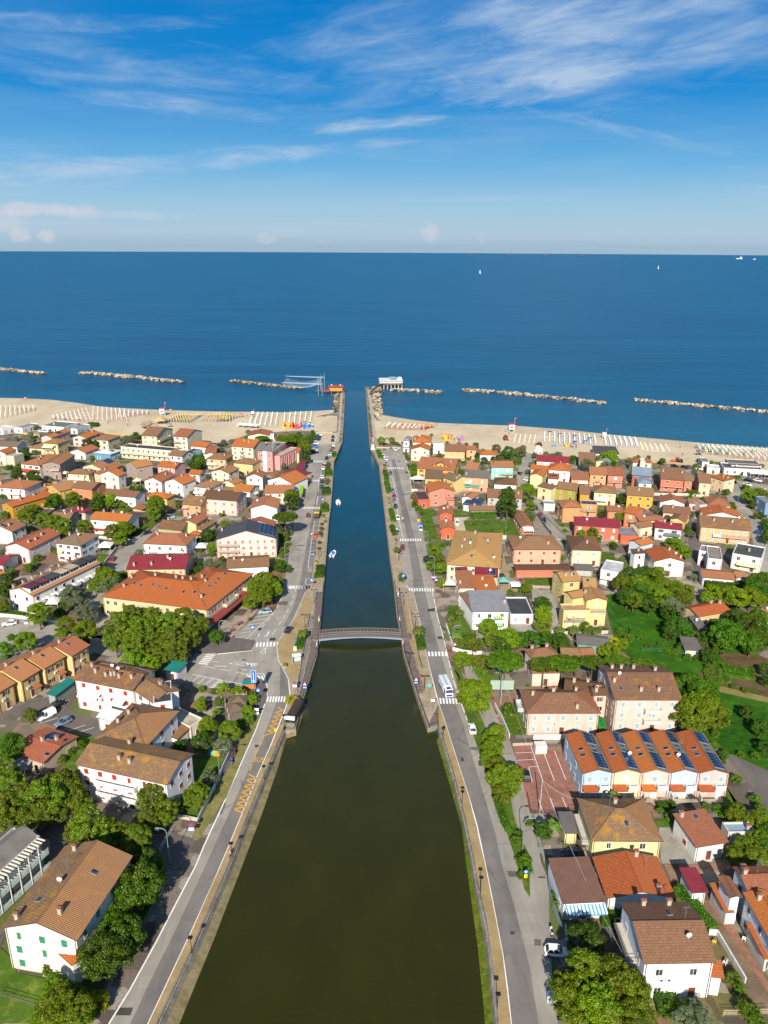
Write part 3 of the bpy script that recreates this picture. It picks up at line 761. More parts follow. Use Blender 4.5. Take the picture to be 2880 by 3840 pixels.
def person(spec, top, leg, label, rz=0., walk=True, z=0.02):
    p = W(spec, 0)[0]; o = mkobj('person', person_mesh(top, leg, walk), None, (p.x, p.y, z), rz, label=label, category='person'); USED[label] = 1; return o
CR, WH, YE, PK, SA, TP, PE = 'e6d9b4', 'ecebe6', 'ecdc9a', 'ecc6b6', 'd8775a', 'a89a8e', 'e8b284'
b1 = B('a5,505 600,605 1020,-60', 8.3, 'gy', 'lic', 'e2dfd6', 'old white three-storey house with long lichen-stained roof', 'g', 'c', ch=[(-.75,-.86),(.35,-.7),(-.55,.85)], sky=[(.45,.35),(-.5,-.45)], ant=1, name='apartment_house', gap=3.6, win='fr', cat='house', pitch=.36, wh=1.5)
B('a455,705 560,797 645,700', 4.6, 'shed', 'ora', 'e2dfd6', wing=b1, ch=0, win='', rise=.5)
b2 = B('S-120,3385 150,3140 95,3070', 6.4, 'flat', '7d7872', 'b9b6ad', 'modern white building with striped lattice balconies', 'k', 'n', ch=0, win='f', gap=2.6, name='modern_building', cat='building', ant=0)
b3 = B('c75,380 335,465 575,245', 3.4, 'gx', 'red', 'cdb9a0', 'low red-roofed house with black solar panels', 'k', 'n', ch=[(.45,.35),(-.1,.0)], pitch=.16, sol=[(-.35,.25,.2,.85),(.72,.97,-.7,.6)], win='fr', awn=[(-.6,.3,2.2,2.4,'8c9094')], ant=0)
b4 = B('c580,475 1300,635 1525,395', 8.1, 'gx', 'lic', 'edece8', 'white three-storey house with orange shutters and balconies', 'r', 'c', ch=[(-.2,-.45),(.05,-.5),(-.35,.75)], bal=[(-.55,.35,5.3,'w','edece8'),(-.55,.35,2.6,'w','edece8')], name='apartment_house', cat='house', gap=2.9, win='fr')
B('c1130,345 1395,60 1000,20', 7.9, 'hip', 'lic', 'edece8', wing=b4, sh='r', ch=[(-.2,.7),(.3,.6)], gap=3.2, win='f', ant=0)
b5 = B('h755,995 1378,1115 1570,890', 8., 'gx', 'lic', 'f0efeb', 'white block with row of six chimneys on mossy roof', 'r', 'c', ch=[(-.75,-.1),(-.5,-.4),(-.1,-.5),(.05,-.4),(.15,-.35),(.35,-.45),(.75,-.35)], awn=[(-.8,-.1,5.0,2.2,'d9d7d0'),(.35,.75,4.6,2.,'d9d7d0')], bal=[(-.85,-.05,4.2,'w','f0efeb')], name='apartment_house', cat='house', nf=3)
B('h1378,1105 S575,2640 i40,1000', 7.6, 'gx', 'lic', 'f0efeb', wing=b5, sh='r', ch=1, win='fr')
B('h960,885 1210,925 1315,860', 9.1, 'flat', 'drk', '8a7a68', wing=b5, par=.04, ch=0, win='', z0=0)
B('h1300,935 1460,985 1580,912', 9.0, 'flat', 'drk', '8a7a68', wing=b5, par=.04, ch=0, win='', ant=1)
B('S575,2638 645,2628 611,2556', 8.2, 'flat', 'drk', 'e8e6e0', wing=b5, par=.04, ch=0, win='f', sh='r')
B('c745,108 900,150 985,100', 3.4, 'shed', 'wht', 'f0efeb', 'white lean-to stair block beside the car park', 'r', ch=0, win='f', ant=0, name='outbuilding', rise=1.2)
B('c1480,185 1580,120 1528,-140', 3.6, 'flat', 'bei', 'ded9cc', 'long pale flat-roofed restaurant beside the garden', 'B', 'n', ch=0, name='restaurant', ant=0, win='f')
B('c1380,280 1485,185 1430,150', 3.3, 'shed', 'lic', 'e4e0d6', 'small brown lean-to roof beside the white house', ch=0, win='', name='porch', ant=0)
for i, (sp, lb, hh) in enumerate((('h-40,1150 165,1030 -40,885', 'yellow row house at the lower left end', 5.7), ('h215,1022 425,893 175,732', 'yellow row house with white ground floor and brown awning', 6.), ('h457,887 685,755 465,620', 'yellow row house with brown awning and open shutters', 6.), ('h745,757 937,637 680,520', 'yellow row house at the upper right end with blank side', 6.1))):
    B(sp, hh, 'gx', 'ter', 'e8cf8e', lb, 'b', 'o', name='terraced_house', cat='house', group='row of stepped yellow houses', win='fr', gap=2.6, ch=[(-.4,.1)], sky=[(-.1,-.3)], ac=1, awn=([(.0,.7,2.6,1.6,'ter')] if i in (1, 2) else None), par=0, ant=0)
B('h570,1170 800,1000 765,940', 2.9, 'shed', 'teal', '8ea8a0', 'long teal-roofed carport beside the yellow houses', ch=0, win='', name='carport', ant=0, rise=.3)
b11 = B('h75,68 335,130 m1000,805', 6.3, 'gy', 'ter', 'f1f0ec', 'white terrace with row of grey and maroon dormers', 'p', 'c', ch=[(-.8,-.93+.26*i) for i in range(8)], win='fr', name='terraced_block', cat='row of houses', gap=3.4, bal=[(-.92+.26*i, -.75+.26*i, 3.2, 'w', 'f1f0ec', 'r') for i in range(7)], pitch=.34)
B('m705,615 1040,652 1285,502', 6.8, 'hip', 'tau', 'eef0f0', 'white three-storey house with brown hipped roof beside street', 'b', 'o', nf=3, ch=[(-.8,.2),(-.6,.75)], win='fr', gap=2.9, awn=[(-.85,-.4,4.0,1.2,'d8c29a')], pitch=.4)
B('m45,655 375,700 775,490', 5.5, 'gy', 'red', 'e2d6d0', 'pinkish-white long house with red tiled roof', 'w', 'c', ch=[(.5,-.6),(.55,-.2),(.4,.3)], sky=1, win='fr')
B('m155,470 350,378 60,300', 5.4, 'gx', 'bro', 'e4e0dc', 'white house with solar panel on brown roof at left edge', 'k', ch=[(-.3,-.5)], sol=[(-.9,-.55,-.5,-.1)], win='fr')
B('m5,105 155,148 575,-37', 6., 'gy', 'ora', 'c8992e', 'ochre-yellow apartment house with long orange roof', 'w', 'n', name='apartment_house', cat='house', ch=[(.3,-.4),(.2,.3)], bal=[(-.4,.1,3.1,'w','c8a040','r'),(.4,.9,3.1,'w','c8a040','r')], win='fr')
B('m640,290 905,300 985,215', 5.6, 'gx', 'bro', 'b0a49c', 'brown-roofed house half hidden behind street trees', ch=[(.3,-.3),(.7,.3)], win='fr')
B('m860,200 1110,225 1190,165', 5.2, 'hip', 'mar', 'd8cdc0', 'house with maroon sheet roof behind the street trees', ch=[(0,-.4),(.5,-.5)], win='f')
B('m340,240 590,250 620,165', 3.6, 'flat', 'brn', 'b8a894', 'low flat brown-roofed building behind the trees', ch=0, name='outbuilding', win='f')
B('m1150,305 1650,345 1700,235', 6., 'gx', 'ora', 'f0f0ee', 'white house with bright orange roof and red balcony', 'b', 'c', ch=[(-.6,.2),(-.1,.3),(.4,.3)], bal=[(-.95,.3,3.1,'w','f0f0ee')], awn=[(-.3,.15,4.9,1.6,'f0f0ee'),(-1,.1,2.6,1.5,'b03a2a')], win='f', sol=[(.5,.7,.2,.8)])
B('m-60,1040 75,1002 70,945', 4.2, 'gx', 'ora', 'e8e2da', 'small white house with orange roof at left edge', ch=1, win='f')
B('m-60,900 45,905 60,760', 3.4, 'gx', 'mar', 'd8d4cc', 'low house with dark red roof at left edge', ch=0, win='fr')
B('m25,805 185,808 220,768', 3.2, 'shed', 'red', 'c8b8a0', 'small red-roofed annex in front of pinkish house', 'w', ch=0, win='f', rise=.5, name='annex', ant=0)
B('n320,622 900,648 1030,505', 6.2, 'hip', 'ter', 'f0efec', 'white house with brown hipped roof and wooden balconies', 'g', 'c', ch=[(-.5,-.2),(-.75,.5),(.75,.2)], bal=[(-.75,-.4,3.1,'r','a05a3a'),(.15,.55,3.1,'r','a05a3a')], pitch=.42)
B('n110,960 890,950 990,745', 5.6, 'gx', 'mar', 'ead8a8', 'cream house with wide maroon sheet roof', 'o', 'c', ch=[(-.8,-.75),(-.2,-.7),(.3,-.2),(-.7,.8),(.7,.8)], bal=[(-.85,-.2,2.6,'w','e8dcc0'),(.3,.65,2.6,'r','8a3a2a')], gap=2.6, pitch=.3)
B('n498,420 835,455 985,340', 4.4, 'gx', 'lic', 'b3b384', 'olive-green low house with mossy brown roof', 'w', 'n', ch=[(-.6,.1)], win='fr')
b = B('n1025,372 1190,268 1000,225', 5.8, 'gx', 'ter', 'ead9a0', 'cream house with solar panels above brown side roof', 'b', 'o', ch=[(.4,-.1),(-.5,.3)], sol=[(-.3,.5,.0,.9)], win='fr')
B('n1100,450 1285,335 1195,290', 3.2, 'shed', 'bro', 'e6dcc0', wing=b, ch=0, win='')
B('n942,485 1040,525 1090,478', 3., 'gx', 'ora', 'd8c8a8', 'small orange-roofed outbuilding among garden trees', ch=0, name='outbuilding', win='f')
B('S807,2026 1039,2021 1047,1978', 7.2, 'gy', 'drk', 'f0d8d2', 'tall pink house with charcoal roof and solar array', 'o', 'c', nf=3, ch=[(-.9,.4)], sol=[(.42,.95,-.85,.85)], name='apartment_house', cat='house', bal=[(-.95,-.25,2.6,'r','c0a090'),(-.95,-.25,5.0,'r','c0a090')], gap=2.4, pitch=.3)
B('o-110,945 450,918 475,765', 4.1, 'gx', 'bro', 'e8e8ea', 'low white building with brown roof beside pink house', ch=[(-.7,0)], win='f', pitch=.2)
B('o195,165 560,165 655,42', 6.4, 'gy', 'ter', 'f2f2f0', 'big white house with terracotta gable beside street pine', 'g', 'n', ch=0, win='r', ant=1, pitch=.3)
B('o95,378 512,390 560,330', 3.8, 'gy', 'ter', 'e8e4dc', 'low terracotta gable between pink and white houses', ch=0, win='f', pitch=.3)
b = B('S378,2239 777,2290 733,2163', 6.6, 'hip', 'ora', 'e8d2a4', 'long L-shaped cream block with orange roof', 'r', 'n', ch=[(-.75,-.5),(-.9,.3),(-.4,.3),(0,.35),(.15,.3),(.3,.35),(.6,.3)], sky=[(-.6,-.35),(-.45,-.4),(-.25,-.3),(-.1,-.35),(.05,-.4),(.4,-.45),(.6,-.4),(.75,-.5)], name='apartment_block', cat='apartments', bal=[(-.6,-.05,4.2,'w','e0c89a'),(.1,.7,4.2,'w','e0c89a')], nf=2, pitch=.3, gap=2.7, awn=[(-.4,.0,5.5,1.5,'|e8d8b8|b08050')])
B('S777,2290 952,2152 790,2117', 6.63, 'hip', 'ora', 'd8cdb0', wing=b, sh='r', ch=[(-.7,-.5),(.2,.4)], sky=[(-.2,-.3),(0,-.35),(.2,-.3),(.5,-.3)], bal=[(-.35,.2,3.6,'w','e0d4b8'),(.55,.85,3.6,'w','e0d4b8')], awn=[(-1,1,2.6,2.2,'8a3c34')], win='f', gap=2.4, pitch=.3)
B('i35,892 180,922 290,825', 3., 'shed', 'teal', 'dcdcdc', 'garage with rusty turquoise roof beside crosswalk', ch=0, name='garage', win='f', rise=.3, ant=0)
B('s40,88 220,48 130,12', 3.3, 'flat', 'wht', 'eceae6', 'long low white hall at the left edge', 'k', 'n', ch=0, name='hall', ant=0)
B('s345,70 600,0 560,-35', 3.3, 'flat', 'gry', 'eceae6', 'white hut with columns behind the car park', 'k', 'n', ch=0, name='beach_hut', ant=0)
B('C540,787 825,808 1010,747', 3.4, 'flat', '6d746c', 'f2f1ee', 'white beach restaurant with grey-green flat roof', 'k', 'n', ch=0, name='restaurant', win='fr', ant=1)
B('C915,827 1000,832 1150,768', 2.9, 'flat', 'gry', 'f0f0ee', 'small white kiosk beside the beach hedge', 'k', 'n', ch=0, name='kiosk', win='fr', ant=0)
B('s625,208 805,220 1062,112', 4., 'gy', 'ora', 'e8cdc4', 'pinkish low house with vivid orange solar roof', 'w', ch=0, sol=[(.15,.8,-.2,.35)], win='fr')
B('s1115,212 1345,228 1575,140', 5., 'gy', 'ora', 'ecd4cc', 'pale pink house with two-step orange roof', 'b', ch=[(.4,.5)], win='fr')
B('S342,1648 405,1653 455,1635', 5.6, 'hip', 'bro', 'e6e0c8', 'cream house with brown hip roof beside sand', ch=0, win='fr')
b = B('s-60,347 265,362 450,298', 4.2, 'gx', 'tau', 'e2e6ea', 'low white house with taupe roof near left edge', 'k', ch=0, win='fr')
b = B('s-110,445 80,465 190,398', 6.6, 'gy', 'ora', 'e8e0cc', 'tall cream house with dark blue shutters at left edge', 'B', 'c', ch=0, win='fr')
B('s95,500 215,512 288,455', 5.2, 'flat', 'bei', 'ded2b8', wing=b, ch=0, win='r', sh='B')
b = B('s655,300 895,318 1065,258', 6.3, 'hip', 'bro', 'eedc9e', 'yellow house with brown hipped roof and white awning', 'b', ch=0, awn=[(-1,.5,4.6,1.8,'efe6c8')], bal=[(-.8,.5,3.0,'r','d0b880')], pitch=.4)
B('s440,375 680,390 690,305', 3.2, 'hip', 'bro', 'ece2c2', wing=b, ch=0, win='f')
B('s1080,432 1325,456 1555,376', 3.7, 'gy', 'red', 'eeeae2', 'low white house with salmon-orange roof', ch=0, win='f', ant=1)
B('S351,1699 414,1706 450,1690', 3.8, 'hip', 'wht', '3fa6cf', 'bright blue cottage with white hipped roof', 'w', 'o', ch=0, sol=[(.3,.75,-.2,.3)], win='fr', pitch=.3)
B('s635,632 938,634 1300,480', 7.4, 'gy', 'bro', '9a8a80', 'big taupe-grey apartment house with brown roof', 'b', 'n', nf=3, name='apartment_house', cat='house', ch=0, win='fr', bal=[(-.1,.95,4.6,'w','b5a89c')], pitch=.3)
B('s310,625 612,655 840,482', 5.2, 'hip', 'ter', 'f0eeea', 'white house with terracotta roof and red veranda', 'k', ch=[(.3,-.5),(.1,-.2)], win='fr', awn=[(-1,1,2.5,2.,'c0422e')], pitch=.36)
B('s1275,668 1575,705 1793,598', 4.6, 'gy', 'bro', 'efe2b8', 'cream gabled house with wide black solar array', 'w', 'n', ch=[(-.1,-.4)], sol=[(.12,.8,.1,.95)], win='fr')
B('s1035,775 1385,792 1510,722', 5., 'hip', 'bro', 'ecd9a0', 'cream house with solar panels and white railing', 'w', ch=[(.75,0)], sol=[(-.7,-.3,-.4,.4)], win='fr', bal=[(-.95,.6,2.4,'w','ecebe6')], pitch=.36)
b = B('t45,787 350,822 460,770', 6.6, 'gy', 'ora', 'efe9dc', 'white house with green shutters and orange roof', 'g', 'c', ch=0, win='fr', pitch=.4)
B('t450,612 625,690 812,606', 7., 'gy', 'ter', 'b5a498', 'taupe house with peach side and terracotta roof', 'k', 'n', ch=0, win='fr', pitch=.3)
B('t60,790 430,640 400,600', 4.2, 'shed', 'ter', 'd8c8ac', 'long narrow terracotta-roofed wing behind green-shuttered house', ch=1, win='f', name='annex', cat='house')
B('s700,968 922,1058 1133,945', 4.7, 'gy', 'bro', 'e6b455', 'golden-yellow gabled house with brown roof', 'k', 'n', ch=[(.0,-.6),(-.8,-.3)], win='fr', pitch=.3)
B('s1100,992 1430,1027 1640,922', 6.7, 'gx', 'bro', 'd98f5e', 'orange-walled tall house with blank facade', 'w', 'n', ch=[(.2,0),(.25,.3)], win='fr', gap=6)
B('t95,1105 615,1150 770,1062', 4.6, 'gx', 'bro', 'eceaf0', 'long white house with purple shutters', 'p', 'c', nf=1, ch=0, win='f', gap=4., pitch=.36)
B('t770,1132 1105,1172 1245,1100', 6., 'hip', 'ora', 'ecc982', 'honey-yellow house with orange roof behind big tree', 'k', ch=0, win='fr', pitch=.4)
B('t735,888 1020,912 1245,790', 5.2, 'gy', 'ter', 'f2f0ea', 'white gabled house with red shutters and stair', 'r', 'c', ch=[(.5,.3)], win='f', pitch=.4)
B('t1050,902 1350,952 1530,860', 6.3, 'gy', 'ora', 'f2f1ec', 'tall white house with orange roof and shaded side', 'b', 'n', ch=[(.1,.2)], win='fr', ant=1, pitch=.38)
B('t940,662 1225,692 1392,612', 5.8, 'gx', 'ora', 'e6b4b0', 'pink house with vivid orange roof', 'w', 'o', ch=[(-.6,.6),(.8,-.4)], sky=[(.0,-.3)], win='fr')
B('t1115,490 1340,512 1482,436', 5., 'gx', 'bro', 'dfe5e8', 'pale blue-white house with brown roof', 'k', ch=0, win='fr')
B('t1400,440 1500,448 1622,388', 4.6, 'flat', 'drk', 'd0d8e0', 'dark flat-roofed house with green awning', 'k', ch=0, win='fr', awn=[(-.6,.6,2.6,1.5,'1f9a7a','r')])
b = B('t385,357 1172,425 1255,372', 6., 'flat', 'drk', 'efe4c6', 'long cream two-storey row with dark flat roofs', 'B', 'c', ch=0, name='apartment_row', cat='apartments', bal=[(-.98,.95,2.9,'w','e0d0a8')], gap=2.9, ant=1)
B('t695,182 945,198 1152,78', 9.4, 'gx', 'bro', 'efe2ba', 'tall cream four-storey house with roof terrace', 'w', 'n', nf=4, ch=[(-.7,.6)], win='fr', name='apartment_house', cat='house', bal=[(-.9,.5,6.2,'w','efe2ba','r'),(-.9,.5,3.4,'w','efe2ba','r')], pitch=.32)
B('t1190,192 1420,212 1640,112', 9.4, 'gx', 'ter', 'e9e3cc', 'tall cream four-storey house with blank grey gable', 'w', 'n', nf=4, ch=0, win='f', name='apartment_house', cat='house', bal=[(-.95,.1,6.2,'r','efe2ba'),(-.95,.1,3.4,'r','efe2ba')])
B('u-30,347 215,372 350,302', 4.9, 'gx', 'ora', 'f0f0f2', 'small white house with orange roof and white dormer', 'b', ch=0, win='fr')
B('t1425,782 1612,797 1722,732', 5., 'gx', 'ora', 'eee8dc', 'small white house with orange roof and grey side', 'k', ch=0, win='fr')
B('u185,478 372,472 602,337', 4.2, 'gy', 'ter', 'e6e8ea', 'long low white house with terracotta roof', 'k', ch=0, win='fr', pitch=.28)
B('u600,347 955,377 1090,268', 7.4, 'gx', 'ora', 'efe6ca', 'large cream house with bright orange roof and loggia', 'b', 'n', nf=3, ch=[(.3,-.4),(-.2,-.3)], sky=[(.1,.2)], win='fr', bal=[(-.2,.2,4.8,'r','efe6ca'),(-.2,.2,2.2,'r','efe6ca')])
B('u220,541 530,561 672,487', 5.6, 'hip', 'bro', 'e7c592', 'cream and orange house with wide balcony', 'p', 'c', ch=[(.6,-.2)], win='fr', bal=[(-1,.1,2.8,'w','eceae6')], pitch=.4)
B('u630,606 945,636 1032,562', 5.6, 'hip', 'bro', 'ecd288', 'yellow house with grey shutters and outdoor stair', 'l', 'c', ch=[(-.5,.5),(-.4,-.3),(.8,.4)], win='fr', pitch=.4)
B('u285,742 578,776 722,692', 5.1, 'gy', 'lic', 'efe6c6', 'cream house with golden lichen on roof', 't', 'c', ch=[(.1,-.1),(-.1,.5)], win='fr', pitch=.3)
B('u830,832 1105,840 1217,762', 5.8, 'gy', 'ter', 'f1efea', 'white gabled house beside pink tower', 'b', 'n', ch=[(.2,0)], win='f', pitch=.42)
B('u1160,878 1572,946 1602,802', 4.9, 'gy', 'ora', 'f3f2ee', 'broad white gable with skylights and orange slope', 'k', 'n', ch=0, sky=[(-.5,.1),(-.5,.3)], win='f', gap=6, pitch=.36)
B('u1125,1082 1582,1078 1602,952', 4.8, 'gx', 'ter', 'ece8da', 'wide terracotta-roofed house with white glazed front', 'r', 'c', ch=[(-.3,0)], win='f')
B('u625,1032 905,1060 1032,962', 5.5, 'gx', 'ora', 'ece6d6', 'white house with plain orange roof and grey gable', 'k', 'n', ch=0, win='fr', awn=[(-.3,.5,3.4,1.2,'e0dcd0','r')])
B('u20,977 290,1010 470,902', 5.3, 'hip', 'bro', 'eef0f0', 'white house with orange shutter panel and balcony', 'o', 'c', ch=[(.3,.1)], win='fr', bal=[(-1,.6,2.6,'w','eceae6')], pitch=.4)
B('u460,902 650,944 742,882', 4.4, 'gy', 'bro', 'ece2c0', 'small cream gable between white houses', ch=[(.2,-.5)], win='f')
B('u425,1022 600,1046 662,992', 3., 'hip', 'lic', 'e8e4d8', 'tiny ochre hipped outbuilding', ch=0, win='f', name='outbuilding')
B('u140,1162 702,1205 868,1082', 6.7, 'gx', 'dbr', 'dfd0c6', 'long old house with mossy brown roof', 'o', 'c', ch=[(-.9,.0)], win='fr', gap=3., pitch=.4)
B('n825,112 1085,132 1085,5', 5.4, 'gx', 'lic', 'e6b084', 'peach house with brown roof and striped awning', 'y', 'n', ch=[(.9,-.6)], win='f', awn=[(-.95,-.3,4.3,1.4,'|d87a60|e8e0e0')])
b = B('u1245,500 1365,513 1617,372', 7.2, 'flat', 'bei', 'e0a6a2', 'pink block with tall dark slit windows', 'k', 'n', nf=1, ch=0, win='', name='civic_building', cat='building', ant=0)
PINKB = b
B('u1022,437 1250,450 1482,292', 9.8, 'flat', 'gry', 'd89a94', wing=b, ch=0, win='f', sh='w', st='n', gap=3.)
B('B110,705 395,770 400,688', 3.2, 'shed', 'mar', 'c8b8b0', 'flat maroon roof in front of pink block', ch=0, name='canopy_building', cat='building', win='f', rise=.2, ant=0)
B('B262,690 372,692 397,540', 3.4, 'shed', 'mar', 'c0c8c8', 'narrow maroon-roofed shop beside the parking road', ch=0, name='shop', win='r', rise=.2, ant=0)
B('B285,410 345,412 353,345', 5.6, 'gx', 'ora', 'e2cfae', 'narrow cream house with small orange roof', ch=0, win='f')
B('u860,187 1220,187 1342,112', 4.2, 'gy', 'ter', 'ece4d0', 'beach restaurant with broad terracotta roof', ch=0, name='restaurant', win='f', pitch=.22)
B('u1290,232 1442,166 1540,116', 3.6, 'gx', 'red', 'ece4d0', 'red-roofed wing beside the beach restaurant', ch=0, name='restaurant_wing', cat='restaurant', win='f')
B('s-60,987 380,1022 640,897', 5., 'hip', 'ter', 'f0eeea', 'white house with low terracotta hip at left edge', 'r', 'c', ch=[(.4,.4),(-.3,.6)], win='f', bal=[(-.3,.7,2.6,'w','f0eeea')])
B('s-40,885 30,880 60,850', 5., 'gx', 'ora', 'd8a080', 'orange-roofed house cut by left edge', ch=0, win='f')
B('s610,1040 700,1045 740,930', 3.3, 'gx', 'bro', 'b8a050', 'low brown-roofed wing beside golden-yellow house', ch=1, win='', name='annex', cat='house')
B('n100,270 340,285 345,205', 3.2, 'flat', '5c5048', 'b8a084', 'dark flat-roofed garage beside garden tree', 'w', ch=0, name='garage', win='f')
B('n180,165 320,185 340,130', 3., 'shed', 'red', 'e8dca0', 'small red-roofed shed beside yellow gable', ch=0, name='shed', win='', rise=.3)
B('v770,287 1072,294 1117,202', 6.6, 'hip', 'ora', 'efe6cc', 'cream house with orange hipped roof beside beach', 'g', 'n', ch=[(-.8,-.4)], ant=1, pitch=.4)
B('v742,397 1047,413 1090,350', 6.2, 'gy', 'ora', 'f0e9ce', 'cream facade with orange gable and small windows', 'l', 'n', ch=0, pitch=.32, gap=4)
B('v625,263 735,269 747,210', 6.5, 'hip', 'gry', 'eceae8', 'white turret house with blue-grey pyramid roof', 'k', 'n', ch=0, win='f', bal=[(-1,1,3.6,'w','eceae8')], pitch=.6)
B('v1100,347 1277,347 1272,315', 4.4, 'flat', 'wht', 'f2f1ee', 'white flat-roofed beach building behind cream house', 'k', ch=0, name='beach_building', cat='building')
b = B('v1265,427 1600,437 1620,340', 6., 'gx', 'bro', 'ecbc86', 'peach house with orange-brown roof and veranda', 'y', 'c', ch=0, bal=[(-1,.9,2.8,'w','ecd0a0')])
B('w115,407 282,407 287,352', 5.4, 'gx', 'ter', 'ecbc86', wing=b, ch=0, win='f')
b85 = B('v835,692 1430,738 1452,570', 4.8, 'gx', 'ter', 'ecca5c', 'yellow house with wide dormer under terracotta roof', 'r', 'o', ch=[(-.75,.4),(.1,.6),(.7,-.3)], gap=3.6, awn=[(-.3,.8,3.2,1.4,'c8402c')], pitch=.34)
b = B('v960,854 1240,864 1282,738', 6.4, 'gx', 'tau', 'e8bf66', 'ochre-walled house with taupe roof beside garden', 'b', 'o', ch=0)
B('v1235,828 1427,897 1482,777', 6., 'gx', 'tau', 'e8cf86', 'taupe-roofed house with two white chimneys', 'b', 'n', ch=[(.8,-.2),(.85,-.6)], win='f')
B('v1025,1062 1447,1052 1442,932', 6.8, 'gy', 'ora', 'dd8f78', 'salmon-pink house with broad orange gable', 'w', 'n', ch=[(.9,.0)], gap=4.5, pitch=.3, bal=[(.3,.95,3.6,'w','c8604a')])
B('v860,1187 1040,1182 1012,1047', 3.6, 'flat', 'drk', 'd4593c', 'red-orange flat-roofed shop with white door', 'w', ch=0, name='shop', ant=0, win='f')
B('w500,677 862,682 842,592', 6.2, 'gx', 'ter', 'a6e6d2', 'mint-green house with terracotta roof', 'w', 'c', ch=0, sky=[(-.8,-.3),(-.2,.4)], bal=[(-.1,.95,2.9,'r','c8806a')], gap=3.6)
B('w318,482 622,488 626,425', 3.3, 'hip', 'ora', 'dcecf0', 'low house with orange hip roof and blue mural', 'B', 'n', ch=0)
B('w95,707 297,724 345,622', 3.2, 'gx', 'ter', 'dcd2c0', 'low outbuilding with faded terracotta roof', ch=0, name='outbuilding', win='f')
B('w80,827 470,852 490,742', 6.8, 'gx', 'rsm', 'eaae8e', 'tall peach house with grey mossy roof', 'w', 'c', ch=[(-.9,-.7),(.9,.6)], gap=3.6, awn=[(-.95,-.5,4.2,1.2,'ecebe6')], bal=[(-1,.3,2.6,'w','3f9c80')])
B('w540,937 910,957 930,857', 4.4, 'hip', 'dbr', 'f1efec', 'white house with brown hip and red shutters', 'r', 'c', ch=[(-.6,.6)], pitch=.36)
B('w440,1147 1000,1167 1020,1032', 5.2, 'gx', 'bro', 'b7b2ac', 'grey house with long brown roof behind tree', 'y', 'n', ch=[(.8,-.5)], win='fr')
B('w40,1142 215,1172 228,1082', 4., 'gy', 'ter', 'eceae6', 'little white gable with terracotta roof', ch=[(-.8,-.6)], win='f')
B('p1150,110 1375,140 1400,60', 3., 'shed', '3c4a66', 'dcdcdc', 'lean-to covered with dark solar panels', ch=0, win='', name='annex', rise=.6, sol=[(-.95,.95,-.85,.85)], cat='annex', ant=0)
B('S2010.5,1730 2135,1738 2133,1719', 3.9, 'gx', 'mar', 'f0f0f0', 'long white house with maroon sheet roof', 'k', 'n', ch=0, pitch=.4)
B('w1100,797 1312,822 1320,732', 5.8, 'gy', 'ora', 'efe2a8', 'pale yellow house with orange gable on alley', ch=0, win='l', pitch=.36)
B('w1110,702 1387,727 1392,662', 5.5, 'gx', 'ora', 'ecd890', 'yellow house with bulky orange roof', 'b', ch=[(-.2,.2),(.2,.1)], win='f')
B('S2055,1762 2140.5,1768.5 2134,1744.5', 6., 'hip', 'ora', 'f2f1ee', 'white house with orange hipped roof and pink shutters', 'o', 'c', ch=[(.0,.6)], pitch=.4)
B('w1380,852 1562,864 1562,802', 4.2, 'shed', 'ora', 'f2f1ee', 'small white house with solar strip on orange roof', 'w', ch=0, sol=[(-.7,.7,-.4,.3)], rise=.9)
B('w1215,967 1445,1020 1442,958', 6., 'shed', 'bro', 'f1e3ae', 'pale yellow tower-like house with sloped brown roof', 'b', 'c', ch=0, win='f', rise=.6)
B('x5,1002 340,1047 341,937', 5.5, 'gx', 'bro', 'a4a044', 'olive-green house with brown roof', 'o', 'c', ch=0)
B('x385,1092 555,1102 577,977', 6., 'gx', 'bro', 'e6a436', 'narrow amber-yellow house without windows', 'b', ch=0, win='')
B('x250,860 538,877 537,772', 3.8, 'gx', 'ter', 'e6a882', 'low peach house with terracotta roof', ch=0, awn=[(-.2,1,2.5,1.4,'f0f0ee')])
B('x540,787 817,802 825,692', 6., 'gx', 'ter', 'eab07a', 'apricot semi-detached house with small balcony', 'b', 'c', ch=0, bal=[(-.3,.3,2.9,'r','c8906a')])
B('x819,800 1078,812 1079,692', 6., 'gx', 'ter', 'e0947a', 'salmon semi-detached house with white shutters', 'w', 'c', ch=0, sky=[(.0,-.2)], bal=[(-.95,.95,2.9,'r','c8906a')])
B('x605,1064 968,1090 971,987', 5.8, 'hip', 'bro', 'f1e4b4', 'pale yellow house with brown and orange hip', 'o', 'c', ch=0, awn=[(-.9,.2,2.8,2.,'f4f4f2')], pitch=.4)
B('x1115,1107 1548,1139 1551,1012', 5.8, 'gx', 'bro', 'e2b02a', 'bright yellow house with brown roof', 'o', 'n', ch=[(-.1,-.4)])
B('x370,592 627,607 622,472', 3.6, 'gx', 'bro', 'e8dcb0', 'low cream house with weathered brown roof', ch=0, win='f')
B('x630,582 845,617 832,560', 3.6, 'gy', 'gry', 'efe0b0', 'cream shed with grey ribbed gable roof', ch=0, name='shed', win='f')
B('x628,462 1012,477 985,362', 3.6, 'shed', '55504e', 'd0c4b0', 'long dark beach bar with white roof strip', ch=0, name='beach_bar', cat='bar', awn=[(-1,1,3.2,.5,'f0f0ee')], rise=.3, ant=0)
b = B('x1210,602 1522,610 1522,542', 6., 'hip', 'ter', 'efe2c6', 'cream house with rooftop room beside sand', 'k', 'n', ch=0, pitch=.3)
B('x1335,585 1410,590 1410,545', 8.2, 'flat', 'wht', 'efe2c6', wing=b, ch=0, win='')
b = B('x1195,792 1502,822 1482,702', 6., 'gx', 'blu', 'b8604e', 'house under scaffolding with blue-grey tarpaulin roof', 'w', 'n', ch=0, name='scaffolded_house', cat='house')
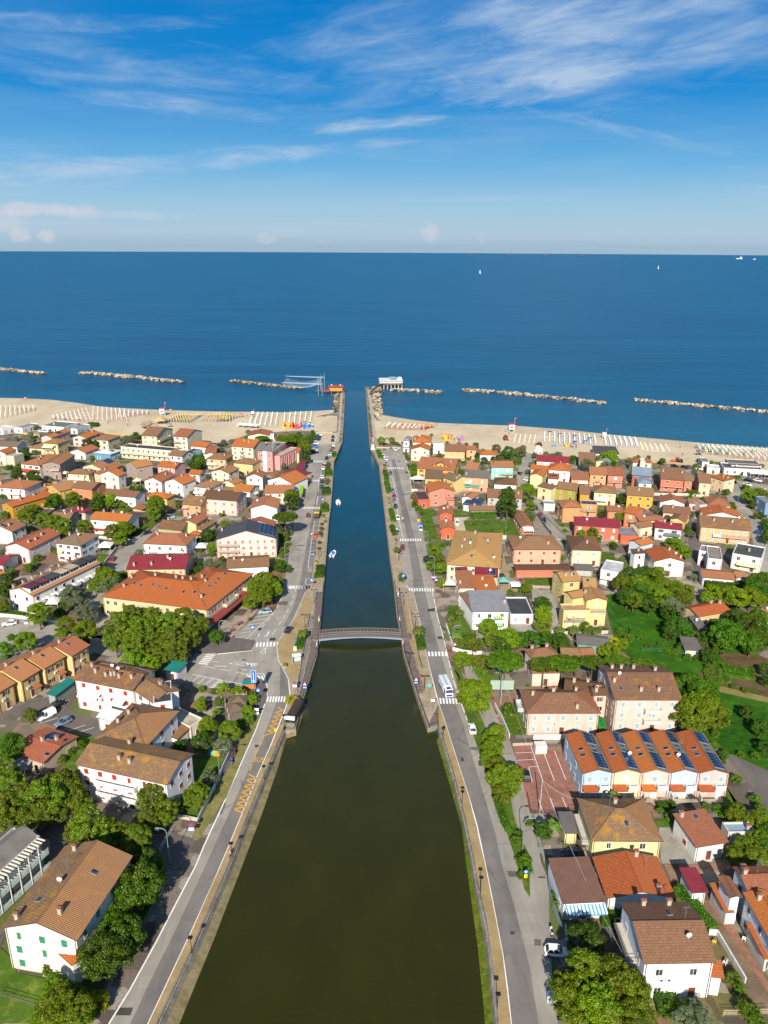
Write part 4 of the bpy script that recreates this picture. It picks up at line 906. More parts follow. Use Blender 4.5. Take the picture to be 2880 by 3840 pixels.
B('x1300,922 1527,932 1522,832', 4.6, 'hip', 'blu', 'ecebe6', 'white house with slate-blue hipped roof', 'w', 'n', ch=0, bal=[(-.8,.9,2.6,'r','e0e0e0')])
b = B('y135,777 480,807 476,652', 5.8, 'gx', 'bro', 'e0866a', 'large salmon house with long front balcony', 'b', 'n', ch=[(-.85,-.4),(.85,-.4)], sky=[(.2,.1)], bal=[(-1,1,2.7,'w','e0866a')])
B('y470,802 605,812 607,742', 5.5, 'gx', 'bro', 'e0866a', wing=b, ch=0, win='f')
B('y680,832 862,844 852,722', 6.2, 'gx', 'bro', 'efd2b0', 'pale peach house with brown roof', 'o', 'c', ch=0, win='f')
B('y832,740 1042,810 1002,718', 6.3, 'shed', 'ora', 'efdcb8', 'cream house with single-slope orange roof', 'o', 'c', ch=[(0,.1),(.6,.1)], rise=.5)
B('y125,1112 495,1137 482,1055', 4.6, 'gy', 'ter', 'f3f2f0', 'white gabled house with single grey window', 'l', 'n', ch=0, gap=9, pitch=.34)
B('z425,197 595,207 602,137', 3.3, 'gx', 'bro', 'ecc8c0', 'small pink house with brown roof', ch=0, win='f')
b = B('z730,228 1092,247 1052,137', 3.9, 'hip', 'ter', 'f0d4d0', 'pink bungalow with orange-brown hipped roof', 'l', 'n', ch=0, pitch=.4)
B('z600,232 717,227 682,147', 3.6, 'flat', 'gry', 'f0d4d0', wing=b, ch=0, win='')
B('z640,387 1257,432 1190,312', 3.8, 'gy', 'ora', 'f3f1ee', 'wide low white gable with orange-red roof', ch=0, gap=9, pitch=.26, ant=1)
B('z15,342 450,390 567,282', 3.6, 'gx', 'bro', 'eccabc', 'long low house with weathered brown roof', ch=[(-.3,-.3)], win='f')
B('z120,447 372,492 342,400', 3.6, 'gy', 'bro', 'ecd08c', 'small yellow gable with brown roof', ch=0, win='')
B('z600,564 1405,634 1387,470', 6., 'gx', 'lic', 'ecbe86', 'long peach apartment house with ochre-brown roof', 'l', 'c', ch=[(-.45,-.4),(.3,-.4),(-.95,.1),(.9,.6)], name='apartment_house', cat='house', bal=[(-.48,-.15,2.9,'w','f0f0ee'),(-.14,.95,2.9,'w','dd9c84')], gap=2.7, pitch=.4)
B('r480,330 772,360 742,288', 4.8, 'gx', 'mar', 'f1f0ee', 'white house with dark red roof and glazed porch', 'k', ch=[(-.3,0),(.2,-.3)], awn=[(-.3,.95,2.7,1.5,'6c7478')])
B('r325,337 487,312 472,247', 4., 'gx', 'bro', 'ece2c4', 'cream cottage with two-tone brown roof', ch=0)
B('r325,264 582,252 592,202', 4.4, 'gx', 'ter', 'e6d2a8', 'low house with terracotta roof behind cottage', ch=0, win='f')
B('r-10,162 160,167 142,107', 5.6, 'gx', 'ter', 'dd9468', 'salmon house with plain terracotta roof', ch=0, win='f')
B('r160,172 293,199 232,105', 6., 'gx', 'ora', 'e2925e', 'orange-walled house with white balcony door', 'w', 'c', ch=0, bal=[(-.1,.7,2.9,'r','404040')], win='f')
B('r130,420 320,425 300,330', 3., 'flat', 'gry', 'd8663c', 'low annex with pale corrugated roof and orange wall', ch=0, name='annex', win='', ant=0)
B('q1080,380 1683,420 1684,305', 5.7, 'gx', 'mar', 'd06c50', 'long brick-red apartment house with maroon roof', 'w', 'c', ch=0, name='apartment_house', cat='house', bal=[(-.1,.25,2.9,'r','5a9080')], gap=3.4, pitch=.3)
B('q925,154 1188,154 1104,57', 6.6, 'hip', 'ter', 'e8a26a', 'orange house with terracotta hip and blank front', 'w', 'n', ch=0, win='l', pitch=.36)
B('q1165,112 1385,124 1372,67', 5., 'flat', 'gry', 'e8a86e', 'peach house with solar panels on flat roof', 'w', 'o', ch=0, sol=[(-.75,-.25,-.7,.7),(-.2,.3,-.7,.7),(.35,.85,-.7,.7)], bal=[(-.9,.9,2.6,'r','c8c8c8')], ant=0)
B('q693,110 835,114 840,66', 3., 'flat', 'gry', 'f3f3f1', 'white garage with grey roof beside alley', ch=0, name='garage', win='', ant=0)
B('q290,700 932,700 832,517', 5.9, 'hip', 'bro', 'eab89a', 'large pink-peach house with brown hipped roof', 'r', 'c', ch=[(.5,-.6)], gap=3.8, pitch=.34, ant=1)
B('q1045,702 1452,714 1365,532', 6., 'hip', 'dbr', 'f2e6bc', 'cream house with brown hip and pale blue shutters', 'l', 'c', ch=[(.1,-.5)], gap=3.6, pitch=.36)
B('q320,960 1045,957 1022,887', 3.1, 'gx', 'dbr', 'd9795c', 'long garage with salmon wall beside lawn', ch=0, name='garage', win='', pitch=.2, ant=0)
B('q388,402 567,400 407,205', 3.3, 'gy', 'bro', 'dd8060', 'long salmon barn with split brown roof', 'w', ch=0, name='barn', win='l', awn=[(-.8,.9,2.5,2.4,'f3f3f3')], pitch=.3, ant=0)
B('q1085,962 1342,972 1332,902', 2.8, 'shed', 'rsm', 'b5b5b2', 'grey corrugated shed below cream house', ch=0, name='shed', win='', rise=.4)
v = B('q930,1122 1182,1102 1092,957', 8., 'gx', 'och', 'e0cc80', 'yellow villa with several ochre roofs and terrace', 'w', 'n', ch=[(-.4,-.4),(.3,-.4)], sky=[(.5,.3),(.6,-.3)], name='villa', cat='house', win='fl', nf=3)
B('q1200,1190 1380,1200 1290,1050', 7.6, 'gx', 'och', 'e8d488', wing=v, ch=0, sky=[(-.3,-.3),(-.1,.2)], win='f', sh='w')
B('k1290,158 1440,132 1405,50', 8.2, 'gx', 'och', 'efd98c', wing=v, ch=0, win='', ant=0)
B('k1430,177 1667,177 1600,62', 8.4, 'gy', 'och', 'f0dc92', wing=v, ch=[(-.8,.3)], win='f', sh='w', st='c', nf=3, pitch=.3, bal=[(-.9,.9,5.2,'r','c0d8e0')])
B('k1200,285 1475,282 1442,212', 5.8, 'flat', 'b58a78', 'f0dc92', wing=v, ch=0, win='f', sh='w', awn=[(-.8,.6,4.6,1.6,'d8c8a4')], bal=[(-.95,.6,3.0,'r','a06a5a')], ant=0)
b = B('k245,290 645,290 590,95', 6.1, 'shed', 'gry', 'f2f2f0', 'white two-storey house with pale grey sheet roof', 'k', 'n', ch=[(.9,-.2)], awn=[(.2,.68,4.3,1.3,'|1f9a9a|d8c850'),(.2,.68,1.9,1.3,'|1f9a9a|d8c850')], bal=[(-.98,-.2,2.7,'w','f2f2f0')], rise=.9, win='fl')
B('k247,292 312,286 250,95', 5.8, 'shed', 'bro', 'f2f2f0', wing=b, ch=0, win='', rise=.5)
B('k648,324 885,324 902,145', 3., 'flat', 'drk', 'e8ecf0', 'white garage wing with charcoal flat roof', 'l', 'c', ch=0, name='garage', gap=2.5, win='f')
B('p1100,1197 1332,1197 1300,1004', 6.6, 'shed', 'ter', 'efe0cc', 'cream house with brown single slope roof', 'w', 'n', ch=[(-.8,-.5)], rise=1., win='fl')
B('p1342,1262 1620,1262 1588,1062', 5.4, 'shed', 'ora', 'efe0cc', 'adjoining house with orange-brown roof and white chimney', 'w', 'n', ch=[(-.2,.5)], rise=1.)
B('p1075,1002 1237,998 1230,942', 6.2, 'shed', 'mar', 'e8d8c0', 'narrow house with maroon and solar roof', ch=0, sol=[(-.95,-.2,-.8,.8)], rise=.6, win='')
B('p1312,1047 1620,1062 1577,962', 5.8, 'shed', 'mar', 'e8d8c0', 'maroon sheet roof with blue solar panels', ch=0, sol=[(.2,.9,-.7,.7)], rise=.7, win='')
b = B('p940,892 1645,942 1560,480', 6.2, 'hip', 'och', 'efe6c4', 'large house under huge tan hipped roof', 'w', 'n', ch=[(-.5,.2),(-.55,-.2),(.45,.2),(-.1,.5)], sky=[(-.1,-.7),(-.3,.0),(-.25,.15),(.3,.3),(.45,.1)], name='apartment_house', cat='house', pitch=.3)
B('p1560,940 q155,825 q160,655', 5.9, 'gx', 'och', 'e6dcbc', wing=b, ch=0, win='f')
b = B('p845,237 1042,241 1007,142', 6.6, 'gy', 'ter', 'dc6440', 'coral-red house with two stepped gables', 'w', 'n', ch=[(.3,.2)], win='fl', gap=5, pitch=.33)
B('p868,432 1068,432 1030,332', 4.3, 'gy', 'ter', 'e06a44', wing=b, ch=[(-.1,.3)], win='fl', st='c', sh='w', gap=5, pitch=.36)
B('p1250,190 1582,190 1562,132', 3., 'gx', 'bro', '7d8266', 'garage with brown roof above clipped hedge', ch=[(-.6,.3),(.8,.3)], name='garage', win='', ant=0)
b = B('k860,772 1147,737 1102,642', 5.6, 'hip', 'bro', 'efd6c4', 'cream-pink house with brown roof behind pines', 'b', 'n', ch=[(-.6,.6),(.6,.6)], ant=1, pitch=.4)
B('k865,932 1180,927 1152,800', 3.9, 'gx', 'ter', 'f0dccb', wing=b, ch=0, sh='b', win='f', pitch=.25)
B('k1170,737 1382,747 1335,657', 3., 'gx', 'bro', 'd8c8b8', 'low shed with maroon-brown ribbed roof', ch=0, name='shed', win='')
B('k1385,744 1537,737 1480,655', 3.3, 'gx', 'ter', 'e4d8c8', 'low shed with terracotta roof', ch=0, name='shed', win='')
B('k1330,622 1668,657 1652,547', 3., 'gx', 'rsm', '6aa898', 'long shed with grey corrugated roof', ch=0, name='shed', win='', ant=0, pitch=.2)
b = B('S1975,2677 2254,2677 2222,2586', 6., 'hip', 'bro', 'efccbe', 'pink two-storey house with brown-red hipped roof', 'l', 'c', ch=[(-.75,.2),(-.1,.5),(-.15,.3),(.4,-.8),(.55,.55)], ac=1, gap=2.9, pitch=.42, win='fl', bal=[(-.9,-.1,2.9,'w','c8d4dc','l')])
B('k1200,1100 1650,1162 1600,1022', 6.4, 'gx', 'dbr', 'efccbe', wing=b, ch=[(-.6,-.1),(.1,.2),(.7,-.6)], win='')
B('K20,395 272,393 225,237', 7.6, 'gx', 'dbr', 'efc8b8', wing=b, ch=[(-.6,-.5)], win='f')
B('K370,467 1490,470 1290,-95', 8.7, 'gx', 'lic', 'f0cfc2', 'pink three-storey block with glass balconies', 'l', 'c', nf=3, ch=[(-.9,-.35),(-.15,-.7),(.4,-.7),(-.7,.6),(-.4,.6),(.0,.6),(.6,.3)], sky=[(-.75,-.6)], name='apartment_block', cat='apartments', bal=[(-.1,.42,5.7,'w','c4d0cc'),(-.1,.42,2.9,'w','c4d0cc')], ac=1, gap=3., win='fl', ant=1)
XF = [(218,547),(455,541),(677,541),(900,541),(1121,542),(1357,545)]; XB = [(85,240),(315,237),(520,233),(725,231),(930,230),(1140,230)]
for i, (wc, lb) in enumerate((('bcd8ea', 'pale blue end house of the solar-panelled terrace'), ('f0e6bc', 'pale yellow house in the solar-panelled terrace'), ('f0cfc8', 'pale pink house in the middle of the terrace'), ('c8dcec', 'pale blue house with open door in the terrace'), ('ecc8c2', 'pale pink end house of the solar-panelled terrace'))):
    f0, f1, b1_ = XF[i], XF[i+1], XB[i+1]
    B(f'd{f0[0]},{f0[1]} {f1[0]},{f1[1]} {b1_[0]},{b1_[1]}', 5.8, 'gy', 'ora', wc, lb, 'l' if i % 2 == 0 else 'w', 'c', nf=2, ch=0, sky=[(-.45,.1),(-.5,-.2),(.4,.2),(.4,-.02)], name='terraced_house', cat='house', group='terrace of five gabled houses', oh=.02,
      sol=[(.12,.8,.35,.92),(.12,.8,-.88,-.15)], bal=[(.1,.75,2.75,'w','eef2f4')], awn=[(-.98,.02,2.7,1.5,'ora')], gap=2.7, par=0, gs=1, win='f'+('l' if i == 0 else '')+('r' if i == 4 else ''), ant=i % 2, pitch=.30, door='w')
B('d285,1070 845,1075 662,742', 5.5, 'hip', 'lic', 'f0e6a4', 'pale yellow house with large brown hipped roof', 'g', 'n', ch=[(.0,.55)], sky=[(.1,-.5)], win='fl', ant=1, pitch=.42, gap=4, bal=[(-.9,.6,2.7,'r','6a8070','l')])
B('d70,1010 190,1010 160,850', 2.6, 'shed', 'rsm', 'f0e6a4', 'small yellow annex beside the yellow hipped house', ch=0, win='', name='annex', rise=.3, ant=0)
B('b405,272 948,268 800,-54', 4., 'gy', 'ora', 'd6dcdc', 'bungalow with vivid orange low gable roof', 'l', 'c', ch=[(.55,-.85),(.3,.9)], win='l', pitch=.22, ant=1)
B('b65,314 405,297 260,-38', 3.6, 'shed', 'brn', 'dfe6e6', 'house with brown corrugated roof and striped awning', 't', 'n', ch=0, rise=.5, awn=[(-.95,1,2.7,1.7,'|4f9ab8|e8ecec')], win='fl', ant=0, oh=.2)
b = B('b690,782 1265,772 1020,297', 7.3, 'gx', 'bro', 'e9edf0', 'white two-storey house with dark brown roof', 'b', 'n', ch=[(-.4,.9),(.4,.9)], sky=[(.2,.4)], ant=1, ac=2, gap=4.2, pitch=.36, win='fl', bal=[(-.9,.5,4.2,'r','c0c0c0','l')])
B('b1205,880 1322,897 1255,775', 3.9, 'shed', 'ora', 'e9edf0', wing=b, ch=0, win='f', sh='p', rise=.6)
B('b1065,230 1200,224 1105,42', 3.1, 'shed', 'mar', 'e4ecee', 'small garage with dark red sheet roof', ch=0, name='garage', win='', rise=.4, ant=0)
b = B('b1500,224 1800,214 1560,20', 6.5, 'gx', 'ter', 'e6ecf2', 'white villa with brown and orange roofs at right edge', 'k', 'c', ch=[(-.75,.6),(-.85,.1)], win='l', name='villa', cat='house', ant=1)
B('b1720,682 1980,680 1770,224', 6.4, 'gy', 'ora', 'e6ecf2', wing=b, ch=[(-.4,.7)], win='l', sh='k', st='c')
B('b1325,384 1400,380 1290,165', 2.9, 'shed', 'ora', 'e0d8d0', wing=b, ch=0, win='', rise=.5)
B('b1630,744 1700,742 1550,482', 2.9, 'shed', 'ora', 'e0d8d0', wing=b, ch=0, win='', rise=.5)
B('b1360,270 1464,266 1382,102', 5.9, 'gy', 'lic', 'e6ecf2', wing=b, ch=0, win='', sh='w')
B('d1098,1122 1357,1079 1215,842', 3.6, 'shed', 'ter', 'dfe2e0', 'small house with single-slope terracotta roof', 'r', 'c', ch=[(-.7,.85)], sky=[(.2,.7)], rise=1., gap=5, ant=0)
B('d1350,1007 1560,1002 1510,925', 2.8, 'flat', 'blu', 'e0dccb', 'flat blue-grey roofed shed beside hedge', ch=[(.6,-.3)], name='shed', win='', ant=0)
B('l935,347 1282,287 1247,160', 3.6, 'gx', 'ora', 'dcc890', 'farmhouse with faded orange roof among trees', ch=[(.5,.5),(.8,0)], win='f', ant=0)
B('l935,475 1040,475 1040,345', 2.9, 'shed', 'rsm', 'c8a464', 'small ochre lean-to beside the farmhouse', ch=0, name='shed', win='', rise=.4)
B('l1560,347 1780,400 1700,262', 3.8, 'gx', 'ter', 'e8d488', 'orange-roofed cottage at the right edge', ch=0, win='f')
B('l795,687 977,699 860,572', 2.4, 'shed', 'rsm', 'dcd8cc', 'small white shed with mossy roof beside field', ch=0, name='shed', win='', rise=.5)
b = B('r475,684 808,688 690,560', 5.6, 'gy', 'ora', 'ece9e2', 'white-grey house with broad orange gable and stair', 'y', 'n', ch=[(.9,-.5),(.5,.6)], win='fl', gap=8, ant=1, pitch=.28)
B('r275,602 400,594 532,542', 6.2, 'shed', 'dbr', 'eef0f0', wing=b, ch=[(0,0)], win='f', sh='k', rise=.3)
B('r340,522 482,487 432,412', 6.2, 'gx', 'ora', 'dce6ee', wing=b, ch=[(.3,0)], win='')
b = B('r1035,652 1185,670 1132,532', 5.8, 'flat', '8c8078', 'ecdfe0', 'pinkish-white flat-roofed house with roof terrace', 'B', 'n', ch=0, name='flat_roofed_house', cat='house', win='f', gap=9)
B('r945,572 1035,587 1062,527', 5.4, 'flat', '8c8078', 'e6dcdc', wing=b, ch=0, win='f')
B('r1290,602 1592,657 1522,522', 5.4, 'flat', '4c5452', 'ecebe8', 'white flat-roofed house with charcoal roof and red edge', 'r', 'n', ch=[(0,0)], name='flat_roofed_house', cat='house', win='f', awn=[(-.6,.9,2.6,1.8,'d8cc9c')])
B('r975,847 1325,877 1322,782', 3.4, 'gx', 'ter', 'eef0f2', 'low white house with terracotta roof behind bright hedge', 'k', ch=0, pitch=.2)
B('r1330,850 1447,852 1440,782', 3.4, 'gx', 'ter', 'eef0f2', 'short white annex with terracotta roof', ch=0, win='f', name='annex')
B('q1425,962 r110,802 r252,712', 5., 'flat', 'c2c4c4', 'e4e8ec', 'grey-white modern villa with curved flat roof', 'k', 'n', ch=0, name='villa', cat='house', bal=[(-.9,.7,2.6,'w','dfe4e8')], win='f')
B('y1040,627 1580,657 1572,582', 3.3, 'flat', '5a504c', 'f0f0ee', 'long white beach building with dark flat roof', 'k', 'n', ch=0, name='beach_building', cat='building', ant=1)
B('y1140,590 1570,610 1560,522', 3.6, 'flat', '6a6660', 'd8d0c0', 'weathered grey flat roof behind long beach building', ch=0, name='beach_building', cat='building', win='', ant=0)
B('y800,622 980,637 977,590', 3., 'flat', 'wht', 'efe8e0', 'small white flat-roofed beach hut', ch=0, name='beach_hut', win='f', ant=0)
B('y730,542 830,547 822,482', 3., 'flat', 'gry', 'd8d4cc', 'grey-roofed beach kiosk with white awning', ch=0, name='kiosk', win='f', ant=0)
B('z1625,202 1780,202 1700,95', 5.8, 'flat', 'gry', '7aa0bc', 'blue-grey house with flat roof at right edge', 'w', ch=0, name='flat_roofed_house', cat='house', win='fl')
B('K95,915 240,925 225,755', 2.6, 'gy', '1c8a3c', '1f9a44', 'green metal shed between the pink houses', ch=0, name='shed', win='', pitch=.25, ant=0)
def addto(root, mb, name, loc=None, rz=0): return mb.obj(name, root, loc, rz)
def dims(root):
    w = [c for c in root.children if c.name.startswith('wall')][0].data; xs = [v.co for v in w.vertices]
    return max(v.x for v in xs), max(v.y for v in xs)
a_, b_ = dims(b11); DC = ['5c3440','6a3c46','4c5258','b8aa90','b8aa90','46484c','46464a']
for i in range(7):
    mb = MB(); y = -b_+b_*2*(i+.5)/7; M = wallmat('eeeeea'); zt = 8.6
    mb.box(a_*.2, a_*.82, y-1.9, y+1.9, 6.6, zt-.15, M); mb.prism([(a_*.1, y-2.2), (a_*.9, y-2.2), (a_*.9, y+2.2), (a_*.1, y+2.2)], zt-.15, zt+.05, slabmat(DC[i]))
    for k in (-1, 0, 1): mb.box(a_*.82, a_*.82+.03, y+k*1.1-.4, y+k*1.1+.4, 7.35, 8.3, glass())
    mb.obj('dormer', b11)
a_, b_ = dims(b2); LT = flat('d8dcd8', .5); LG = flat('a4c8b4', .5)
for fl in range(2):
    for k in range(7):
        x0 = -a_+2*a_*k/7; x1 = -a_+2*a_*(k+1)/7; mb = MB(); z = .4+fl*3.1
        for q in range(8): mb.box(x0+.05, x1-.05, -b_-1.6, -b_-1.55, z+q*.16, z+q*.16+.08, LT if (q+k) % 3 else LG)
        mb.box(x0-.06, x0+.06, -b_-1.66, -b_-1.5, z, z+3.1, LT); mb.box(x0, x1, -b_-1.6, -b_, z-.15, z, LT); mb.obj('lattice_balcony', b2)
mb = MB()
for k in range(22): x = -a_+2*a_*k/22; mb.box(x, x+.25, -b_-1.7, -b_, 6.6, 6.75, flat('e8e0cc', .7))
mb.obj('pergola', b2)
mb = MB(); GRF = slabmat('7d7872'); n = 10; prev = None
for k in range(n+1):
    t = math.pi*k/n; p = (-b_+.3+(b_*2-.6)*k/n, 6.4+1.5*math.sin(t))
    if prev: mb.face([(-a_, prev[0], prev[1]), (a_, prev[0], prev[1]), (a_, p[0], p[1]), (-a_, p[0], p[1])], GRF); mb.face([(a_, prev[0], 6.3), (a_, p[0], 6.3), (a_, p[0], p[1]), (a_, prev[0], prev[1])], LT)
    prev = p
mb.obj('vaulted_roof', b2)
a_, b_ = dims(PINKB); mb = MB()
for k in range(5):
    y = -b_+2*b_*(k+.5)/5; m2 = MB(); m2.box(a_, a_+.04, y-.7, y+.7, 1.2, 6.2, flat('7a3038', .6)); m2.box(a_, a_+.35, y-.9, y-.7, .8, 6.4, wallmat('e0a6a2')); m2.box(a_, a_+.35, y+.7, y+.9, .8, 6.4, wallmat('e0a6a2')); m2.obj('window', PINKB)
wp = W('u1145,440 1145,500', 9.8)[0]; inv = PINKB.matrix_basis.inverted(); q = inv @ wp
mb = MB(); mb.box(q.x-1.1, q.x+1.1, q.y-1.3, q.y-.2, 0, 10.4, wallmat('eeeeec')); mb.obj('stair_tower', PINKB)
q = inv @ W('u1255,400', 9.8)[0]; q.z = 9.7
mb = MB(); MT = flat('b8bcc0', .4, .5); mb.tube(q, q+Vector((0, 0, 9)), .2, .12, MT, 8)
for k in range(6): t = 6.28*k/6; p = q+Vector((.75*math.cos(t), .75*math.sin(t), 6.)); mb.box(p.x-.2, p.x+.2, p.y-.12, p.y+.12, 5.8+q.z, 8.4+q.z, flat('ececec'))
for zz in (3., 6.2): mb.tube(q+Vector((-.8, 0, zz)), q+Vector((.8, 0, zz)), .08, .08, MT, 6)
mb.tube(q+Vector((3, 1, 0)), q+Vector((3, 1, 5)), .12, .08, flat('4f9a7a'), 6); mb.obj('antenna_mast', PINKB)
a_, b_ = dims(b85); mb = MB(); YM = wallmat('ecca5c'); RT = roofmat('ter'); x0, x1 = -a_*.25, a_*.65; yf = -b_*.72; zb, zt = 5.4, 7.7; xm = (x0+x1)/2
mb.face([(x0, yf, zb), (x1, yf, zb), (x1, yf, 6.2), (xm, yf, zt), (x0, yf, 6.2)], YM)
for s_, xe in ((1, x0-.5), (-1, x1+.5)):
    ps = [(xe, yf-.5, 6.05), (xm, yf-.5, zt+.1), (xm, .2, zt+.1), (xe, .2, 6.05)]
    mb.face(ps if s_ < 0 else ps[::-1], RT, 'slope')
mb.obj('dormer', b85)
for k in (-.55, 0, .55): o = mkobj('window', winmesh('c', 'r', 1.0, 1.2), b85, (xm+k*(x1-xm)*.9, yf-.01, 6.15))
WZ = -1.2
ASR = asphalt('asphalt_road', '7d7974'); ASL = asphalt('old_asphalt', '9b968c'); ASD = asphalt('dark_asphalt', '6c6662')
def yard():
    s = N('yard_ground'); pos = s.n('NewGeometry').outputs['Position']
    v = s.n('TexVoronoi', distance='CHEBYCHEV'); s.l(pos, v.inputs['Vector']); v.inputs['Scale'].default_value = .085; rd = s.n('SeparateColor'); s.l(v.outputs['Color'], rd.inputs[0])
    v2 = s.n('TexVoronoi', distance='CHEBYCHEV'); s.l(pos, v2.inputs['Vector']); v2.inputs['Scale'].default_value = .3; r2 = s.n('SeparateColor'); s.l(v2.outputs['Color'], r2.inputs[0])
    col = s.mix(rd.outputs[0], lin('8c8276'), lin('645c52')); col = s.mix(s.rng(rd.outputs[1], .62, .66, 0, .8), col, lin('5c6a2c')); col = s.mix(s.rng(rd.outputs[2], .8, .84, 0, .7), col, lin('96705a'))
    col = s.mix(s.rng(r2.outputs[0], .75, .78, 0, .5), col, lin('b8b0a2')); col = s.mix(s.rng(r2.outputs[1], .8, .83, 0, .6), col, lin('52483e'))
    n = s.noise(pos, 2.2, 5, .7); col = s.mix(.85, col, s.mix(s.rng(n, .3, .7), (.6, .6, .6, 1), (1.2, 1.2, 1.2, 1)), 'MULTIPLY'); s.bsdf(col, .95, n, .4, .15, spec=.1); return s.m
GND = yard()
GRS = groundmat('lawn', '557024', '405a1a', '848c3c', sc=.16, fine=5., amt3=.6, bump=.6)
GRD = groundmat('meadow', '386812', '28500c', '607c26', sc=.12, fine=6., amt3=.5, bump=.8)
SOIL = groundmat('bare_soil', '6e5a42', '54442f', '5c6a30', sc=.3, amt3=.3)
SAND = groundmat('beach_sand', 'd0c1a4', 'bcac8e', 'd8caae', sc=.05, fine=1.6, amt3=.6, bump=.5, stretch=(1, .4, 1))
PAVE = groundmat('quay_paving', 'ab9c86', '94866f', 'b5a78f', sc=.2, fine=3.)
OCHR = groundmat('ochre_footpath', 'ab946c', '98825c', 'a09478', sc=.25, fine=4., amt3=.4)
CONC = groundmat('old_concrete', '9b9385', '7c7568', '5e5a4c', sc=.5, fine=3., stretch=(1, 1, .4))
ALGA = groundmat('algae_bank', '5f6e14', '46560e', '8c8350', sc=.55, fine=4., amt3=.7)
MUD = groundmat('mossy_concrete', '8e8263', '6f6548', '6c6f2c', sc=.6, fine=4., amt3=.5)
DECK = groundmat('timber_deck', '7d7068', '675b54', sc=.3, fine=5., stretch=(.3, 6, 1))
REDP = groundmat('red_paving', '9c7062', '865e52', 'ac8474', sc=.35, fine=5.)
WHT = flat('f2f2ee', .7, var=.2); YLW = flat('e6aa28', .7, var=.2)
CLW = '1296.6,1469 1292,1580 1287,1665 1256,1738 1252,1800 1245,1899 1239,1947 1229,2062 1220.5,2195 1207,2360 1203,2407 1198,2479 1149,2638 1111,2758 1075,2770 1036,2900 981,3059 913,3238 800,3532 675,3838 610,3990'
CLT = '1294.5,1466 1290,1578 1283.5,1662 1253.5,1733 1249,1800 1242.5,1897 1235.5,1945 1225.5,2060 1216,2190 1204,2335 1197,2392 1191,2455 1136,2632 1110,2734 1070,2740 1004,2898 938,3058 870,3238 745,3532 603,3838 540,3990'
CRW = '1366.5,1454 1376.5,1569 1383,1682 1417,1750 1420,1783 1429,1850 1440.5,1947 1459,2112 1471,2190 1483,2309 1494,2364 1500,2407 1507,2468 1561,2638 1599,2747 1632,2750 1637,2780 1688,2949 1731,3103 1747,3238 1759,3320 1779,3471 1790,3549 1812,3770 1817,3838 1824,3990'
CRT = '1369,1451 1378.5,1566 1386,1678 1420.5,1743 1424,1780 1433,1848 1444,1945 1463,2109 1475,2186 1487,2305 1498,2358 1505,2400 1512,2450 1567,2628 1604,2732 1640,2718 1647,2750 1697,2920 1738,3085 1770,3238 1782,3320 1816,3471 1827,3549 1852,3770 1858,3838 1866,3990'
lw, lt, rw_, rt = W(CLW, WZ), W(CLT, 0), W(CRW, WZ), W(CRT, 0)
def under(p, q): return Vector((p.x, p.y, 0))
SHL = W('-1400,1478 -500,1487 0,1494 87,1496 174,1500 220,1504.5 289,1513 362,1525 420,1530.6 480,1533.5 604.6,1539.5 720,1543 860,1546 944,1546.5 1066,1548 1193,1542.6 1254,1538.5', WZ)
SHR = W('1412,1556 1434,1558 1482,1567 1560,1579 1640,1588 1813.6,1595 1929,1599 2120,1613 2300,1633 2440,1646 2614.7,1662 2880,1683 3400,1727 4600,1835', WZ)
OUTL = W('1276,1464 1271,1500 1264,1545', 0); OUTR = W('1384,1449 1392,1500 1400,1556', 0)
def off(P, d): return [Vector((p.x, p.y-d, 0)) for p in P]
INL, INR = off(SHL, 24), off(SHR, 24)
landL = [Vector((-1500, -260, 0)), Vector((INL[0].x-300, INL[0].y, 0))]+INL[:-1]+[OUTL[2], OUTL[1], OUTL[0]]+lt+[Vector((lt[-1].x, -260, 0))]
landR = [Vector((rt[-1].x, -260, 0))]+rt[::-1]+[OUTR[0], OUTR[1], OUTR[2]]+INR[1:]+[Vector((INR[-1].x+300, INR[-1].y, 0)), Vector((1700, -260, 0))]
sheet('ground', landL, 0, GND); sheet('ground', landR, 0, GND)
def strip(name, A, B_, mat, smooth=False, **k):
    mb = MB()
    for i in range(len(A)-1): mb.face([A[i], B_[i], B_[i+1], A[i+1]], mat)
    return mb.obj(name, smooth=smooth, **(k or dict(kind='structure')))
def addz(P, z): return [Vector((p.x, p.y, z)) for p in P]
o15 = off(SHL, -14); strip('beach', addz(INL, 0.0), addz(o15, -1.75), SAND); o16 = off(SHR, -14); strip('beach', addz(INR, 0.0), addz(o16, -1.75), SAND)
wet = groundmat('wet_sand', '7a6a50', '6a5c46', sc=.3, bump=.1)
strip('wet_sand', addz(off(SHL, 2.2), -1.2+.10+.05), addz(off(SHL, -1.5), -1.2-.09+.03), wet); strip('wet_sand', addz(off(SHR, 2.2), -1.2+.15), addz(off(SHR, -1.5), -1.26), wet)
BL = W('-1400,1660 -200,1612 0,1604 120,1618 210,1612 330,1612 420,1630 480,1636 560,1628 700,1650 760,1668 860,1652 930,1632 1000,1622 1130,1614 1180,1618 1215,1620 1262,1618 1266,1560', .0)
sheet('beach_sand', [p for p in INL]+BL[::-1], .02, SAND)
BR = W('1402,1560 1408,1640 1432,1660 1520,1668 1560,1652 1620,1665 1720,1672 1850,1690 1960,1700 2060,1712 2160,1712 2240,1720 2420,1722 2500,1738 2600,1740 2700,1730 2880,1765 3600,1850 4600,1990', 0)
sheet('beach_sand', [p for p in INR]+BR[::-1], .02, SAND)
